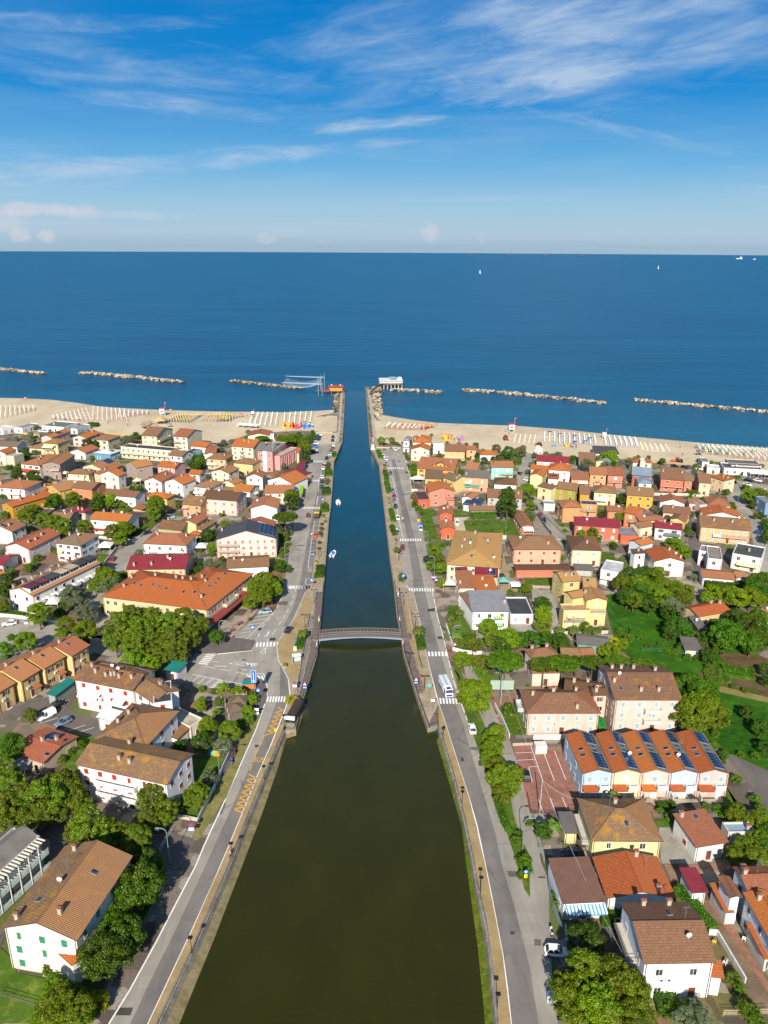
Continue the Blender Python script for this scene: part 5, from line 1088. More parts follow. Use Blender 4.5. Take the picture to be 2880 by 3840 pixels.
def wall(name, T_, Wt, far_i, mats):
    mb = MB()
    for i in range(len(T_)-1):
        m = mats[0] if i < far_i else mats[1]
        a, b = T_[i], T_[i+1]; c, d = Wt[i+1], Wt[i]
        if i < far_i:
            a2, b2 = Vector((a.x, a.y, 0)), Vector((b.x, b.y, 0)); c2, d2 = Vector((b.x+(c.x-b.x)*.25, b.y+(c.y-b.y)*.25, -2.2)), Vector((a.x+(d.x-a.x)*.25, a.y+(d.y-a.y)*.25, -2.2)); mb.face([a2, b2, c2, d2], m)
        else:
            am, bm = a.lerp(d, .18), b.lerp(c, .18); am.z = bm.z = -.75
            mb.face([a, b, bm, am], mats[0]); mb.face([am, bm, Vector((c.x, c.y, WZ)), Vector((d.x, d.y, WZ))], m)
            e = .3; mb.face([Vector((d.x, d.y, WZ)), Vector((c.x, c.y, WZ)), Vector((c.x, c.y, -2.6)), Vector((d.x, d.y, -2.6))], m)
    o = mb.obj(name, kind='structure')
wall('canal_bank', lt, lw, 12, (CONC, MUD)); wall('canal_bank', rt, rw_, 16, (CONC, ALGA))
mb = MB()
for P in ([OUTL[2], OUTL[1], OUTL[0], lt[0]], [rt[0], OUTR[0], OUTR[1], OUTR[2]]):
    for a, b in zip(P, P[1:]): mb.face([a, b, Vector((b.x, b.y, -2.5)), Vector((a.x, a.y, -2.5))], CONC)
mb.obj('pier_wall', kind='structure')
def curb(name, P, w, h, mat, z=0, kind='structure', **k):
    mb = MB()
    for i in range(len(P)-1):
        a, b = Vector((P[i].x, P[i].y, z)), Vector((P[i+1].x, P[i+1].y, z)); u = (b-a).normalized(); s_ = Vector((-u.y, u.x, 0))*w/2
        q = [a-s_, b-s_, b+s_, a+s_]; mb.prism([(p.x, p.y) for p in q], z, z+h, mat)
    if kind: k['kind'] = kind
    return mb.obj(name, **k)
inl = [p+Vector((-.25, 0, 0)) for p in lt]; inr = [p+Vector((.25, 0, 0)) for p in rt]
curb('quay_kerb', inl, .45, .22, CONC); curb('quay_kerb', inr, .45, .22, CONC)
def watermat(name, deep, mid, rough, bscale, bstr, spec, sea):
    s = N(name); g = s.n('NewGeometry'); pos = g.outputs['Position']; sp = s.n('SeparateXYZ'); s.l(pos, sp.inputs[0])
    if sea:
        st = s.noise(s.scl(pos, (.25, 1, 1)), .012, 6, .62); st2 = s.noise(s.scl(pos, (.12, 1, 1)), .045, 5, .7)
        col = s.mix(s.rng(st, .35, .68), deep, mid); st3 = s.noise(s.scl(pos, (.3, 1, 1)), .25, 4, .7); col = s.mix(s.rng(st3, .45, .7, 0, .35), col, (0, .045, .11, 1)); col = s.mix(s.rng(st2, .5, .72, 0, .45), col, tuple(v*1.5 for v in mid[:3])+(1,))
        sh = s.rng(sp.outputs[1], 470, 640, .55, 0); col = s.mix(sh, col, (.02, .13, .21, 1))
        b1 = s.noise(s.scl(pos, (.35, 1, 1)), .5, 6, .7); b2 = s.noise(s.scl(pos, (.3, 1, 1)), .05, 5, .65); bh = s.mul(b1, s.mul(b2, 5.), 'ADD'); dist = .9
    else:
        col = s.mix(s.rng(s.mul(sp.outputs[1], s.mul(s.noise(pos, .03, 3), 60), 'ADD'), 215, 330), deep, mid)
        n = s.noise(s.scl(pos, (1, .6, 1)), .12, 4); col = s.mix(s.rng(n, .35, .7, 0, .4), col, s.mix(1., col, (1.5, 1.5, 1.4, 1), 'MULTIPLY'))
        bh = s.noise(s.scl(pos, (.5, 1, 1)), 1.3, 7, .7); dist = .2
    s.bsdf(col, rough, bh, bstr, dist, spec=spec); return s.m
SEA = watermat('sea_water', (.0, .066, .15, 1), (.001, .1, .2, 1), .3, 1, 1., .12, True)
CAN = watermat('canal_water', (.024, .025, .001, 1), (.006, .046, .062, 1), .10, 1, .35, .35, False)
YM_ = (lw[0].y+rw_[0].y)/2
mb = MB(); xs = [-16000, -3000, -900, lw[0].x, rw_[0].x, 900, 3000, 16000]
R_ = 16000.; n = 64
ring = [(R_*math.sin(-math.pi/2+math.pi*k/n), R_*math.cos(-math.pi/2+math.pi*k/n)) for k in range(n+1)]
sea_poly = ring[:]
mb.face([(x, y, WZ) for x, y in ring[::-1]+[(-R_, -380.), (R_, -380.)]], SEA); mb.obj('sea', kind='structure')
mb = MB()
yy = YM_-8; L_ = lw; nn = len(lw)
pl = [(lw[0].x-.4, yy)]+[(p.x-.8, p.y) for p in lw[1:]]+[(lw[-1].x-1, -260), (rw_[-1].x+1, -260)]+[(p.x+.8, p.y) for p in rw_[:0:-1]]+[(rw_[0].x+.4, yy)]
ar = sum(pl[i][0]*pl[(i+1) % len(pl)][1]-pl[(i+1) % len(pl)][0]*pl[i][1] for i in range(len(pl)))
if ar < 0: pl.reverse()
mb.face([(x, y, WZ+.02) for x, y in pl], CAN); mb.obj('canal_water', kind='structure')
mb = MB(); mb.face([(-3000, -300, -3.2), (3000, -300, -3.2), (3000, 3000, -3.2), (-3000, 3000, -3.2)], SOIL); mb.obj('seabed', kind='structure')
def S_(name, spec, z, mat, **k): return sheet(name, W(spec, 0), z, mat, **k)
S_('road', '1464,1677 1507,1677 1517,1725 1538,1800 1550,1889 1562,1932 1585,1993 1602,2074 1631,2207 1642,2317 1675,2443 1741,2669 1753,2703 1789,2799 1847,2977 1924,3194 1959,3303 1986,3303 1992,3219 1953,3146 1924,3050 1910,2968 1886,2871 1813,2712 1789,2650 1760,2600 1740,2500 1765,2490 1820,2600 1847,2650 1876,2717 1919,2799 1963,2929 1992,3050 2030,3238 2058,3300 2060,3450 2072,3693 2092,3838 2110,3990 1936,3990 1916,3838 1884,3577 1863,3467 1818,3238 1760,2997 1712,2847 1671,2717 1645,2640 1613,2515 1588,2414 1570,2309 1552,2233 1521,2201 1500,2034 1480,1915 1471,1860 1454,1800 1440,1759 1430,1694', .05, ASL)
S_('road_lane', '1552,2233 1570,2309 1588,2414 1613,2515 1645,2640 1671,2717 1712,2847 1760,2997 1818,3238 1863,3467 1884,3577 1916,3838 1936,3990 2040,3990 2019.5,3838 1986,3626 1937.5,3433 1881,3238 1857,3122 1813,2977 1770,2833 1736,2712 1707,2640 1672,2515 1640,2414 1615,2309 1590,2200 1570,2100 1550,2000 1530,1920 1515,1860 1500,1800 1480,1720 1468,1722 1480,1790 1496,1870 1516,1960 1532,2050 1548,2150', .056, ASR)
S_('grass_verge', '1741,2655 1789,2655 1813,2712 1886,2871 1910,2968 1924,3050 1953,3146 1992,3219 1986,3303 1988,3368 1966,3336 1959,3303 1934,3238 1924,3194 1886,3074 1847,2977 1813,2871 1789,2799 1753,2703', .14, GRS)
S_('grass_verge', '1700,2515 1722,2505 1748,2570 1762,2610 1772,2650 1745,2660', .14, GRS)
S_('road', '1164,2208 1146,2222 1099,2327 1048,2400 1038,2425 1045,2476 1081,2544 1088,2610 1070,2659 1010,2809 959,2924 909,3050 860,3170 831,3238 800,3312 718,3495 627,3688 557,3838 500,3990 350,3990 410,3838 485,3717 588,3529 670,3370 733,3250 766,3170 831,3030 884,2910 928,2809 962,2732 993,2640 1001,2606 1003,2588 985,2552 960,2540 915,2545 908,2575 785,2581 700,2556 620,2530 560,2500 480,2475 380,2455 330,2440 340,2390 420,2400 560,2425 735,2448 813,2453 940,2441 958,2407 960,2405 880,2392 905,2360 960,2310 1000,2290 1030,2292 1063,2226 1064,2197 1080,2110 1085,2060 1095,2000 1105,1960 1110,1925 1118,1880 1122,1830 1140,1795 1150,1745 1162,1700 1166,1660 1178,1640 1180,1622 1262,1622 1262,1660 1250,1690 1240,1712 1236,1740 1226,1760 1215,1840 1206,1900 1196,1960 1186,2040 1176,2120 1168,2180', .05, ASL)
S_('road_lane', '1128,2330 1164,2208 1176,2120 1186,2040 1196,1960 1206,1900 1215,1840 1226,1760 1236,1712 1222,1712 1205,1760 1190,1840 1178,1900 1162,1980 1150,2040 1140,2100 1122,2200 1100,2280 1060,2350 1085,2350', .056, ASR)
S_('road_lane', '1066,2440 1081,2544 1088,2610 1070,2659 1010,2809 959,2924 909,3050 860,3170 831,3238 800,3312 718,3495 627,3688 557,3838 500,3990 430,3990 490,3838 560,3688 655,3495 740,3312 775,3238 805,3170 860,3050 915,2924 970,2809 1028,2659 1050,2600 1050,2500', .056, ASR)
S_('grass_verge', '980,2680 955,2740 915,2830 875,2930 850,2990 800,3060 745,3150 720,3145 745,3090 790,2990 850,2900 880,2840 905,2760 940,2700', .08, groundmat('rough_verge', '8a8050', '6a7030', 'a08c68', sc=.4, fine=5., amt3=.6))
S_('pavement', '700,2490 735,2450 813,2453 940,2441 957,2407 955,2402 870,2392 810,2380 760,2420 720,2435', .17, ASD)
S_('pavement', '825,2430 870,2390 905,2355 955,2305 975,2275 930,2290 880,2340 830,2380 790,2400', .15, groundmat('brick_paving', 'b09a88', '9a8474', sc=.3, fine=6.))
S_('pavement', '915,2545 960,2540 985,2552 1003,2588 1000,2608 985,2650 940,2650 905,2590', .17, ASD)
def band(name, A, B_, z, mat): return S_(name, A+' '+' '.join(B_.split()[::-1]), z, mat)
S_('promenade', '1436,1697 1454,1800 1471,1860 1480,1915 1500,2034 1521,2201 1552,2233 1570,2309 1588,2414 1613,2515 1632,2599 1645,2640 1606,2720 1570,2628 1515,2450 1508,2400 1490,2305 1478,2186 1466,2109 1447,1945 1436,1848 1427,1780 1424,1743 1410,1715 1390,1670 1400,1640 1408,1640 1436,1662', .12, PAVE)
S_('promenade', '1645,2640 1671,2717 1712,2847 1760,2997 1818,3238 1863,3467 1884,3577 1916,3838 1936,3990 1870,3990 1862,3838 1845,3664 1823,3481 1797,3385 1774,3238 1742,3085 1701,2920 1651,2750 1644,2712', .12, OCHR)
S_('promenade', '1236,1712 1226,1760 1215,1840 1206,1900 1196,1960 1186,2040 1176,2120 1164,2208 1146,2222 1099,2327 1048,2400 1038,2425 1045,2476 1081,2544 1092,2620 1072,2680 1105,2734 1132,2632 1187,2455 1193,2392 1200,2335 1212,2190 1221.5,2060 1231.5,1945 1238.5,1897 1245,1800 1249.5,1733 1279.5,1662 1262,1660', .12, PAVE)
S_('promenade', '1072,2680 1010,2811 959,2926 909,3052 860,3172 831,3240 718,3497 627,3690 557,3840 500,3990 530,3990 597,3838 730,3555 867,3238 920,3090 980,2945 1025,2832 1066,2742', .12, OCHR)
S_('sand_path', '1152,2230 1120,2310 1050,2405 1042,2425 1050,2470 1085,2540 1095,2560 1128,2530 1130,2430 1150,2360 1172,2240', .135, OCHR)
S_('sand_path', '1514,2262 1530,2420 1552,2505 1580,2570 1600,2560 1575,2490 1550,2400 1535,2310 1525,2255', .135, OCHR)
S_('boardwalk', 'j245,90 205,520 180,700 120,950 60,1170 100,1230 195,860 255,640 270,540 300,90', .15, DECK)
S_('boardwalk', 'j165,310 110,640 70,900 40,1080 75,1070 120,850 170,640 195,500 200,330', .14, groundmat('grey_ramp', '8e847a', '7a7068', sc=.3))
S_('boardwalk', 'j1058,90 1110,480 1145,680 1200,900 1290,1140 1350,1130 1245,750 1190,560 1112,90', .15, DECK)
S_('pier_walk', '1376,1462 1388,1462 1395,1510 1402,1560 1408,1610 1413,1650 1402,1668 1397,1620 1391,1560 1384,1510', .06, groundmat('pier_concrete', 'b9b0a2', 'a1978a', sc=.3))
S_('pier_walk', 'A722,215 750,215 735,480 715,740 690,900 660,900 690,700 705,480', .06, groundmat('pier_concrete', 'b9b0a2', 'a1978a', sc=.3))
S_('car_park', 'A380,745 700,745 650,880 380,880', .055, groundmat('light_gravel', 'c8bba6', 'b5a890', sc=.3))
S_('car_park', 'g880,330 1030,320 1050,355 1280,370 1430,740 1330,860 1010,845 960,650', .06, REDP)
S_('car_park', 'c-40,-60 250,-40 430,-60 580,70 860,150 800,270 560,230 380,160 250,130 0,60', .05, ASD)
S_('car_park', 'h-60,430 0,370 580,430 560,560 420,640 300,700 0,760 -60,700', .05, ASL)
S_('driveway', 'c380,930 560,920 620,1150 430,1240 300,1300 a0,650 -40,560 200,260 400,0', .05, ASD)
S_('driveway', 'c1170,1020 1330,1000 1520,1050 1440,1240 1350,1300 1220,1240', .05, ASD)
S_('driveway', 'd810,960 980,965 1110,1244 830,1244', .06, groundmat('concrete_tiles', 'a39e92', '8c877c', sc=.3))
S_('driveway', 'b1100,310 1230,300 1659,1000 1800,1300 1560,1100 1300,640', .05, groundmat('brown_gravel', '85725e', '6c5c4a', '66703a', sc=.25))
S_('driveway', 'b1195,240 1240,260 1659,920 1659,1010 1590,900 1200,310', .07, REDP)
S_('driveway', 'q165,760 250,1060 420,1150 330,1240 120,1240 130,1000', .05, groundmat('beige_yard', 'b09a7c', '98846a', sc=.25))
S_('driveway', 'k870,60 1120,60 1150,400 1050,500 900,500 640,490 650,400 880,380', .05, ASL)
S_('driveway', 'd1350,400 1659,430 1720,900 1640,840 1500,620', .05, ASD)
S_('driveway', 'p1040,280 1250,275 1165,330 1200,450 1060,520', .05, groundmat('light_gravel', 'c8bba6', 'b5a890', sc=.3))
S_('driveway', 'q560,300 620,240 790,510 560,510', .05, groundmat('grey_gravel', '9a9286', '857c70', sc=.4))
def street(spec, w, mat=None, z=.045):
    P = W(spec, 0); A, C = [], []
    for i, p in enumerate(P):
        a, b = P[max(0, i-1)], P[min(len(P)-1, i+1)]; u = (b-a).normalized(); n_ = Vector((-u.y, u.x, 0))*w/2; A.append(addz([p+n_], z)[0]); C.append(addz([p-n_], z)[0])
    strip('street', C, A, mat or ASL)
    for s_ in (1, -1): curb('kerb', [a+(a-c).normalized()*.3*s_ if s_ > 0 else c+(c-a).normalized()*.3 for a, c in zip(A, C)], .3, .12, CONC)
street('660,1935 620,1965 560,2005 490,2060 440,2130 390,2220 365,2300 360,2370 385,2425', 8.5, ASL)
street('-80,2325 100,2352 200,2380 290,2402 385,2428', 10, ASL)
street('1985,1700 1968,1750 1952,1812 1978,1850 2012,1890 2050,1950 2112,2030 2150,2060', 5.5)
street('2728,1800 2752,1852 2781,1912 2830,1960 2856,2009 2882,2090 2900,2180', 7.5)
street('2640,1790 2728,1803 2900,1832 3100,1870', 6)
street('2600,2000 2610,2080 2640,2180', 4.5, ASD)
street('1620,1738 1700,1748 1800,1762 1900,1770 1958,1776', 4.5)
LZ = .075
for sp in ('p600,170 800,170 800,250 760,265 845,560 700,570 640,400', 'p1040,180 1230,190 1220,270 1040,270', 'p1170,320 1659,310 q380,500 q60,545 p1480,480 p1200,440', 'k0,225 175,225 240,490 300,510 50,560 0,470', 'k50,560 380,560 380,690 80,690',
  'f250,400 520,420 470,600 440,640 290,610', 'f110,700 390,640 300,930 130,870', 'a0,650 100,740 130,850 330,890 270,1110 200,1244 0,1244', 'a270,1110 330,890 760,950 830,1100 700,1244 200,1244', 'c560,220 780,275 600,520 460,480',
  'q410,1060 900,1060 910,1180 480,1140', 'm1250,750 1440,760 1300,900 1200,1000 1040,1000 1110,880', 'n230,350 380,300 520,350 420,460 320,430', 'd760,900 950,880 960,960 800,960', 'd1330,640 1500,1000 1400,760 1480,850 1300,790',
  'w710,480 1000,480 970,640 700,640', 'g760,40 930,40 980,240 840,250', 'c1510,560 1659,640 1659,700 1560,900 1350,860', 'p480,0 560,30 640,240 600,260 540,100', 'k100,880 130,1020 190,1040 60,880', 'n1130,960 1290,970 1200,1070 1100,1060',
  'q1440,730 1600,740 1620,840 1440,830', 'q60,310 270,300 380,510 60,545', 'v690,520 740,520 740,580 690,580', 'v700,640 860,640 860,800 760,800'):
    LZ += .004; S_('lawn', sp, LZ, GRS)
S_('meadow', '2262,2232 2330,2225 2420,2260 2560,2270 2640,2290 2700,2330 2760,2420 2900,2480 3100,2600 3100,2960 2900,2900 2790,2850 2720,2820 2600,2760 2565,2680 2552,2560 2460,2500 2400,2490 2365,2470 2310,2420 2290,2350', .07, GRD)
S_('vegetable_garden', 'l930,930 1100,860 1480,900 1540,1130 1200,1060 1020,1010', .10, SOIL)
S_('bare_earth', 'l1130,720 1500,720 1659,780 1659,1244 1560,1130 1480,900 1250,850', .10, SOIL)
S_('dirt_track', 'l1000,1020 1659,1180 1700,1244 1100,1110', .11, groundmat('dirt_track', '8c8050', '7a7040', sc=.3))
S_('meadow', 'd1180,200 1400,60 1700,80 1700,430 1350,390', .075, groundmat('leafy_crop', '2e5c0e', '1c440a', '4c7a1c', sc=.5, fine=2.6, bump=1.))
for i in range(9): hedge(f'l{1000+i*34-8*(i%2)},{905-i*3} {1040+i*27},{1045-i*2}', .8, .7, ('6d9434','4f7a24','8aa850'), 'row of young crops in the vegetable garden', .1, name='crop_row', group='crop rows in the vegetable garden', auto=False)
for i in range(6): hedge(f'l{1210+i*52},{870+i*8} {1235+i*52},{965+i*8}', 1.6, 1.1, ('5c8a26','42701c','7a9c3c'), 'bean row beside the bare earth in the garden', .1, name='crop_row', group='bean rows in the vegetable garden', auto=False)
def mark(spec, w=.14, mat=None, dash=None, z=.068):
    P = W(spec, 0); mb = MB(); mat = mat or WHT; w = w*1.25 if w < .3 else w
    for a, b in zip(P, P[1:]):
        L = (b-a).length; u = (b-a).normalized(); s_ = Vector((-u.y, u.x, 0))*w/2; t = 0
        while t < L-1e-6:
            e = min(L, t+(dash[0] if dash else L)); p, q = a+u*t, a+u*e; mb.face([(v_.x, v_.y, z) for v_ in (p-s_, q-s_, q+s_, p+s_)], mat); t = e+(dash[1] if dash else 1)
    mb.obj('road_marking', kind='structure')
def zebra(spec, n, depth=2.6, w=.5, skew=0):
    a, b = W(spec, 0); u = (b-a).normalized(); v_ = Vector((-u.y, u.x, 0)); L = (b-a).length; mb = MB(); w = L/(n*2-1)*1.05
    for i in range(n):
        c = a+u*(L*(i+.5)/n); q = [c-u*w/2-v_*depth/2, c+u*w/2-v_*depth/2, c+u*w/2+v_*depth/2, c-u*w/2+v_*depth/2]; mb.face([(p.x, p.y, .07) for p in q], WHT)
    mb.obj('crosswalk_marking', kind='structure')
for sp, n in (('i1310,35 1562,35', 9), ('i988,632 1238,624', 7), ('i1103,1196 1305,1196', 7), ('i440,838 545,712', 7), ('o868,155 1108,155', 9), ('o684,1185 988,1185', 8), ('B560,545 775,545', 8), ('B462,842 660,842', 7), ('v378,688 648,688', 9), ('p335,572 630,570', 9), ('j1190,60 1460,62', 10), ('j1390,727 1600,727', 6), ('j1510,1215 1740,1215', 7)): zebra(sp, n)
mark('1552,2233 1570,2309 1588,2414 1613,2515 1645,2640 1671,2717 1712,2847 1760,2997 1789,3098 1818,3238 1841,3351 1863,3467 1884,3577 1901,3698 1916,3838 1936,3990', .2)
mark('1621,2219 1642,2317 1657,2371 1675,2443 1700,2552 1730,2640 1753,2703', .16, dash=(4, 1.2))
mark('733,3250 670,3370 588,3529 485,3717 410,3838 350,3990', .2, dash=(14, 1.5)); mark('993,2640 962,2732 928,2809 884,2910 831,3030 766,3170 733,3250', .2)
mark('1164,2208 1146,2222 1099,2327 1048,2400', .2); mark('1038,2425 1045,2476 1081,2544 1088,2610 1070,2659 1010,2809 959,2924 909,3050 860,3170 831,3238 800,3312 718,3495 627,3688 557,3838 500,3990', .2)
mark('i1280,100 1190,290 1060,450 1000,590', .14, dash=(2.2, 2.)); mark('i1410,50 1370,190 1300,320 1190,490 1110,600', .12, dash=(2.4, 2.4)); mark('i1190,290 890,575', .12)
for k in range(6): mark(f'i{1150-k*52},{318+k*44} {1000-k*44},{342+k*43}', .12)
mark('i590,730 950,690', .5); mark('i340,940 850,1040', .14)
for k in range(4): mark(f'i{405+k*70},{955+k*14} {325+k*70},{1022+k*14}', .12)
for k in range(5): mark(f'i{680-k*28},{1005+k*16} {600-k*20},{1000+k*19}', .35)
mark('i715,822 900,820 1000,825 1010,840 960,856 880,850 715,822', .14)
for k in range(3): mark(f'i{900+k*35},{822} {925+k*32},{852}', .4)
for k in range(5): mark(f'i{900+k*38},{945+k*2} {950+k*34},{975+k*9}', .45)
mark('i880,935 1075,930 1110,1050 1112,1160', .16); mark('i520,800 660,815', .12, dash=(2.5, 2)); mark('i470,855 880,932', .12, dash=(3, 1.6))
mark('i565,850 700,858', .18); mark('i835,884 900,890', .18); mark('i1130,495 1110,535 1080,545', .25); mark('i1040,715 1095,660 1090,720 1040,715', .14)
zz = []
for a, b, n in (('f965,28 945,45', 'f815,240 885,250', 13), ('f685,545 755,555', 'f560,840 635,852', 13)):
    a0, a1 = pts(a); b0, b1 = pts(b); seq = []
    for k in range(n+1):
        t = k/n; L0 = (a0[0]+(b0[0]-a0[0])*t, a0[1]+(b0[1]-a0[1])*t); L1 = (a1[0]+(b1[0]-a1[0])*t, a1[1]+(b1[1]-a1[1])*t); seq.append(L0 if k % 2 == 0 else L1)
seqs = []
l0, l1, r0, r1 = (915,28), (815,245), (962,48), (885,250)
def zig(l0, l1, r0, r1, n):
    return ' '.join(f'f{(l0 if k%2==0 else r0)[0]+((l1 if k%2==0 else r1)[0]-(l0 if k%2==0 else r0)[0])*k/n:.0f},{(l0 if k%2==0 else r0)[1]+((l1 if k%2==0 else r1)[1]-(l0 if k%2==0 else r0)[1])*k/n:.0f}' for k in range(n+1))
mark(zig((915,26), (808,248), (968,38), (885,240), 12), .27, YLW); mark(zig((690,548), (560,842), (758,556), (640,846), 13), .27, YLW); mark('f808,248 795,290 750,385 735,410', .18, YLW, dash=(1.6, 1.3)); mark('f718,465 710,485 690,548', .18, YLW, dash=(1.6, 1.3))
mark('f875,310 890,312 888,325 873,323 875,310', .12, YLW, z=.14)
def text(body, spec, size, mat, rz=0, z=.075, **k):
    c = bpy.data.curves.new('lettering', 'FONT'); c.body = body; c.size = size; c.extrude = .003; c.align_x = 'CENTER'; c.align_y = 'CENTER'
    dg_o = bpy.data.objects.new('lettering', c); COL.objects.link(dg_o); dg = bpy.context.evaluated_depsgraph_get(); me = bpy.data.meshes.new_from_object(dg_o.evaluated_get(dg)); bpy.data.objects.remove(dg_o)
    me.materials.clear(); me.materials.append(mat); p = W(spec, 0)[0]; o = mkobj('road_lettering', me, None, (p.x, p.y, z), rz, kind='structure'); return o
o = text('BUS', 'f765,437', 1.5, YLW, rad(-2)); o.scale = (1., 1.7, 1)
o = text('STOP', 'z1302,273', 2.2, WHT, rad(0)); o = text('STOP', 'q885,562', 2., WHT, rad(180)); o = text('STOP', 'y215,632', 1.4, WHT, 0)
for k in range(9): mark(f'o{1075-0},{0} {1060},{130}' if k == 0 else f'o{1035-k*11},{330+k*56-56} {1100-k*8},{334+k*56-56}', .12)
mark('o1035,330 950,915', .12)
mark('o1000,918 945,926 1000,940 945,953 1000,966 945,980 1005,985', .12); mark('o1000,1072 925,1075 915,1145 990,1150', .12)
mark('p288,0 315,190 345,370 390,548', .14); mark('p335,548 390,548', .12)
for k in range(8): mark(f'p{268+k*7.5},{90+k*50} {318+k*7},{90+k*50}', .1)
mark('v400,590 430,640 435,668', .12); mark('v455,810 480,900 500,1010 535,1240', .12); mark('v425,940 480,905 490,985 425,950', .12)
for a in ('v330,432 465,435', 'v330,405 335,432', 'v395,405 400,432', 'v510,470 560,475 560,500 515,500'): mark(a, .1)
mark('B610,1235 635,1090 700,1088', .12); mark('B640,1010 650,830 690,700', .12)
for a in ('g900,383 1030,378', 'g910,440 1050,433', 'g998,492 1072,488', 'g1018,330 1112,600', 'g1115,372 1200,598', 'g1200,366 1290,590', 'g1075,738 1115,850', 'g1168,732 1210,848', 'g1262,728 1300,820', 'g1000,490 1028,608'): mark(a, .1, z=.075)
for a in ('c310,150 450,112', 'c530,210 665,165', 'c620,218 735,183'): mark(a, .1)
mark('p435,1155 425,1200', .12); mark('j1195,118 1250,118', .14); mark('j1170,20 1250,90', .14)
for k in range(9): mark(f'j{1316+k*15},{770+k*44} {1380+k*12},{790+k*42}', .38)
for sp in ('e625,55 725,60 728,105 640,100', 'e835,585 890,590 890,635 838,638', 'i1225,180 1330,182 1320,220 1230,218', 'g540,338 615,335 612,358 548,358', 'f430,770 515,768 480,860 435,845'):
    S_('asphalt_patch', sp, .060, ASD)
def world(spec, z=0): return W(spec, z)[0]
BA, BB = world('j205,552', .3), world('j1190,540', .3); u = (BB-BA).normalized(); n_ = Vector((-u.y, u.x, 0)); L = (BB-BA).length; rzb = math.atan2(u.y, u.x)
br = empty('footbridge', (BA.x, BA.y, 0), rzb, label='arched pedestrian bridge with steel railings across the canal', category='footbridge')
LAND.append((pts('j690,540')[0], 'arched pedestrian bridge'))
BM_ = flat('968a82', .5, .3); x0, x1 = L*.06, L*.94
def arch(x): t = (x-x0)/(x1-x0); return 0.45+.65*max(0, 1-(2*t-1)**2)
mb = MB(); gm = MB(); NS = 24; hw = 1.7
for k in range(NS):
    a, b = x0+(x1-x0)*k/NS, x0+(x1-x0)*(k+1)/NS; za, zb = arch(a), arch(b)
    mb.face([(a, -hw, za), (b, -hw, zb), (b, hw, zb), (a, hw, za)], DECK); mb.face([(a, hw, za-.14), (b, hw, zb-.14), (b, -hw, zb-.14), (a, -hw, za-.14)], BM_)
    for s_ in (-1, 1):
        y0, y1 = s_*hw, s_*(hw+.12); zl = lambda x: arch(x)-.25-.25*abs(2*(x-x0)/(x1-x0)-1)
        gm.face([(a, y1, zl(a)), (b, y1, zl(b)), (b, y1, zb+.08), (a, y1, za+.08)][::s_*-1 if s_ > 0 else 1], flat('8494a4', .5)); gm.face([(a, y0, za+.08), (b, y0, zb+.08), (b, y1, zb+.08), (a, y1, za+.08)], BM_); gm.face([(a, y0, zl(a)), (b, y0, zl(b)), (b, y1, zl(b)), (a, y1, zl(a))], BM_)
mb.box(-1, x0, -hw, hw, .2, .45, DECK); mb.box(x1, L+1, -hw, hw, .2, .45, DECK)
mb.obj('deck', br); gm.obj('girder', br)
for s_ in (-1, 1):
    rb = MB()
    for k in range(NS):
        a, b = x0+(x1-x0)*k/NS, x0+(x1-x0)*(k+1)/NS
        for hh, r in ((1.15, .06), (.8, .025), (.5, .025), (.2, .025)): rb.tube((a, s_*hw, arch(a)+hh), (b, s_*hw, arch(b)+hh), r, r, BM_, 6, False)
        rb.tube((a, s_*hw, arch(a)), (a, s_*hw, arch(a)+1.15), .045, .045, BM_, 5, False)
    rb.obj('railing', br)
for i, x in enumerate((x0-.6, x1+.6)):
    ab = MB(); ab.box(x-1., x+1., -2.1, 2.1, -1.8, .2, CONC); ab.obj('abutment', br)
for sp, lb in (('j268,380', 'red and white gate post left of the canal beyond the bridge'), ('j1102,380', 'red and white gate post right of the canal beyond the bridge'), ('j247,640', 'red and white gate post left of the canal before the bridge'), ('j1137,620', 'red and white gate post right of the canal before the bridge')):
    p = world(sp); mb = MB(); RDm, Wm = flat('b02028'), flat('e8e8e8')
    for k in range(5): mb.box(-.12, .12, -.7+.28*k, -.42+.28*k, 0.1, 1.2, RDm if k % 2 else Wm)
    mb.obj('barrier_post', loc=(p.x, p.y, .1), label=lb, category='barrier')
def railing(spec, h, mat, label, name='railing', step=2., solid=False, mesh=False, cat='railing', z=.1, W_=None):
    P = W_ or W(spec, z); mb = MB()
    for a, b in zip(P, P[1:]):
        a, b = Vector((a.x, a.y, z)), Vector((b.x, b.y, z)); Ls = (b-a).length; n = max(1, int(Ls/step))
        for hh in ((h, h*.66, h*.33) if not solid else (h,)): mb.tube(a+Vector((0, 0, hh)), b+Vector((0, 0, hh)), .03, .03, mat, 4, False)
        for k in range(n+1): p = a+(b-a)*k/n; mb.tube(p, p+Vector((0, 0, h)), .035, .035, mat, 4, False)
        if mesh:
            m = int(Ls/.22)
            for k in range(m): p = a+(b-a)*k/m; mb.box(p.x-.012, p.x+.012, p.y-.012, p.y+.012, z+.05, z+h, mat)
    o = mb.obj(name, label=label, category=cat); USED[label] = 1; return o
GA = flat('a7adb0', .35, .6); GD = flat('55504c', .6, .3)
railing('', 1.05, GA, 'long grey metal railing on the near left quay', W_=[p+Vector((-.3, 0, 0)) for p in lt[14:]])
railing('', 1.05, GA, 'long grey metal railing on the near right quay', W_=[p+Vector((.3, 0, 0)) for p in rt[16:]])
railing('', 1.05, GD, 'quay railing left of the canal beyond the bridge', W_=[p+Vector((-.3, 0, 0)) for p in lt[8:14]])
railing('', 1.05, GD, 'quay railing right of the canal beyond the bridge', W_=[p+Vector((.3, 0, 0)) for p in rt[8:16]])
railing('j240,80 205,360 180,640 125,900 60,1160', 1.0, GA, 'inner railing between left boardwalk and ramp')
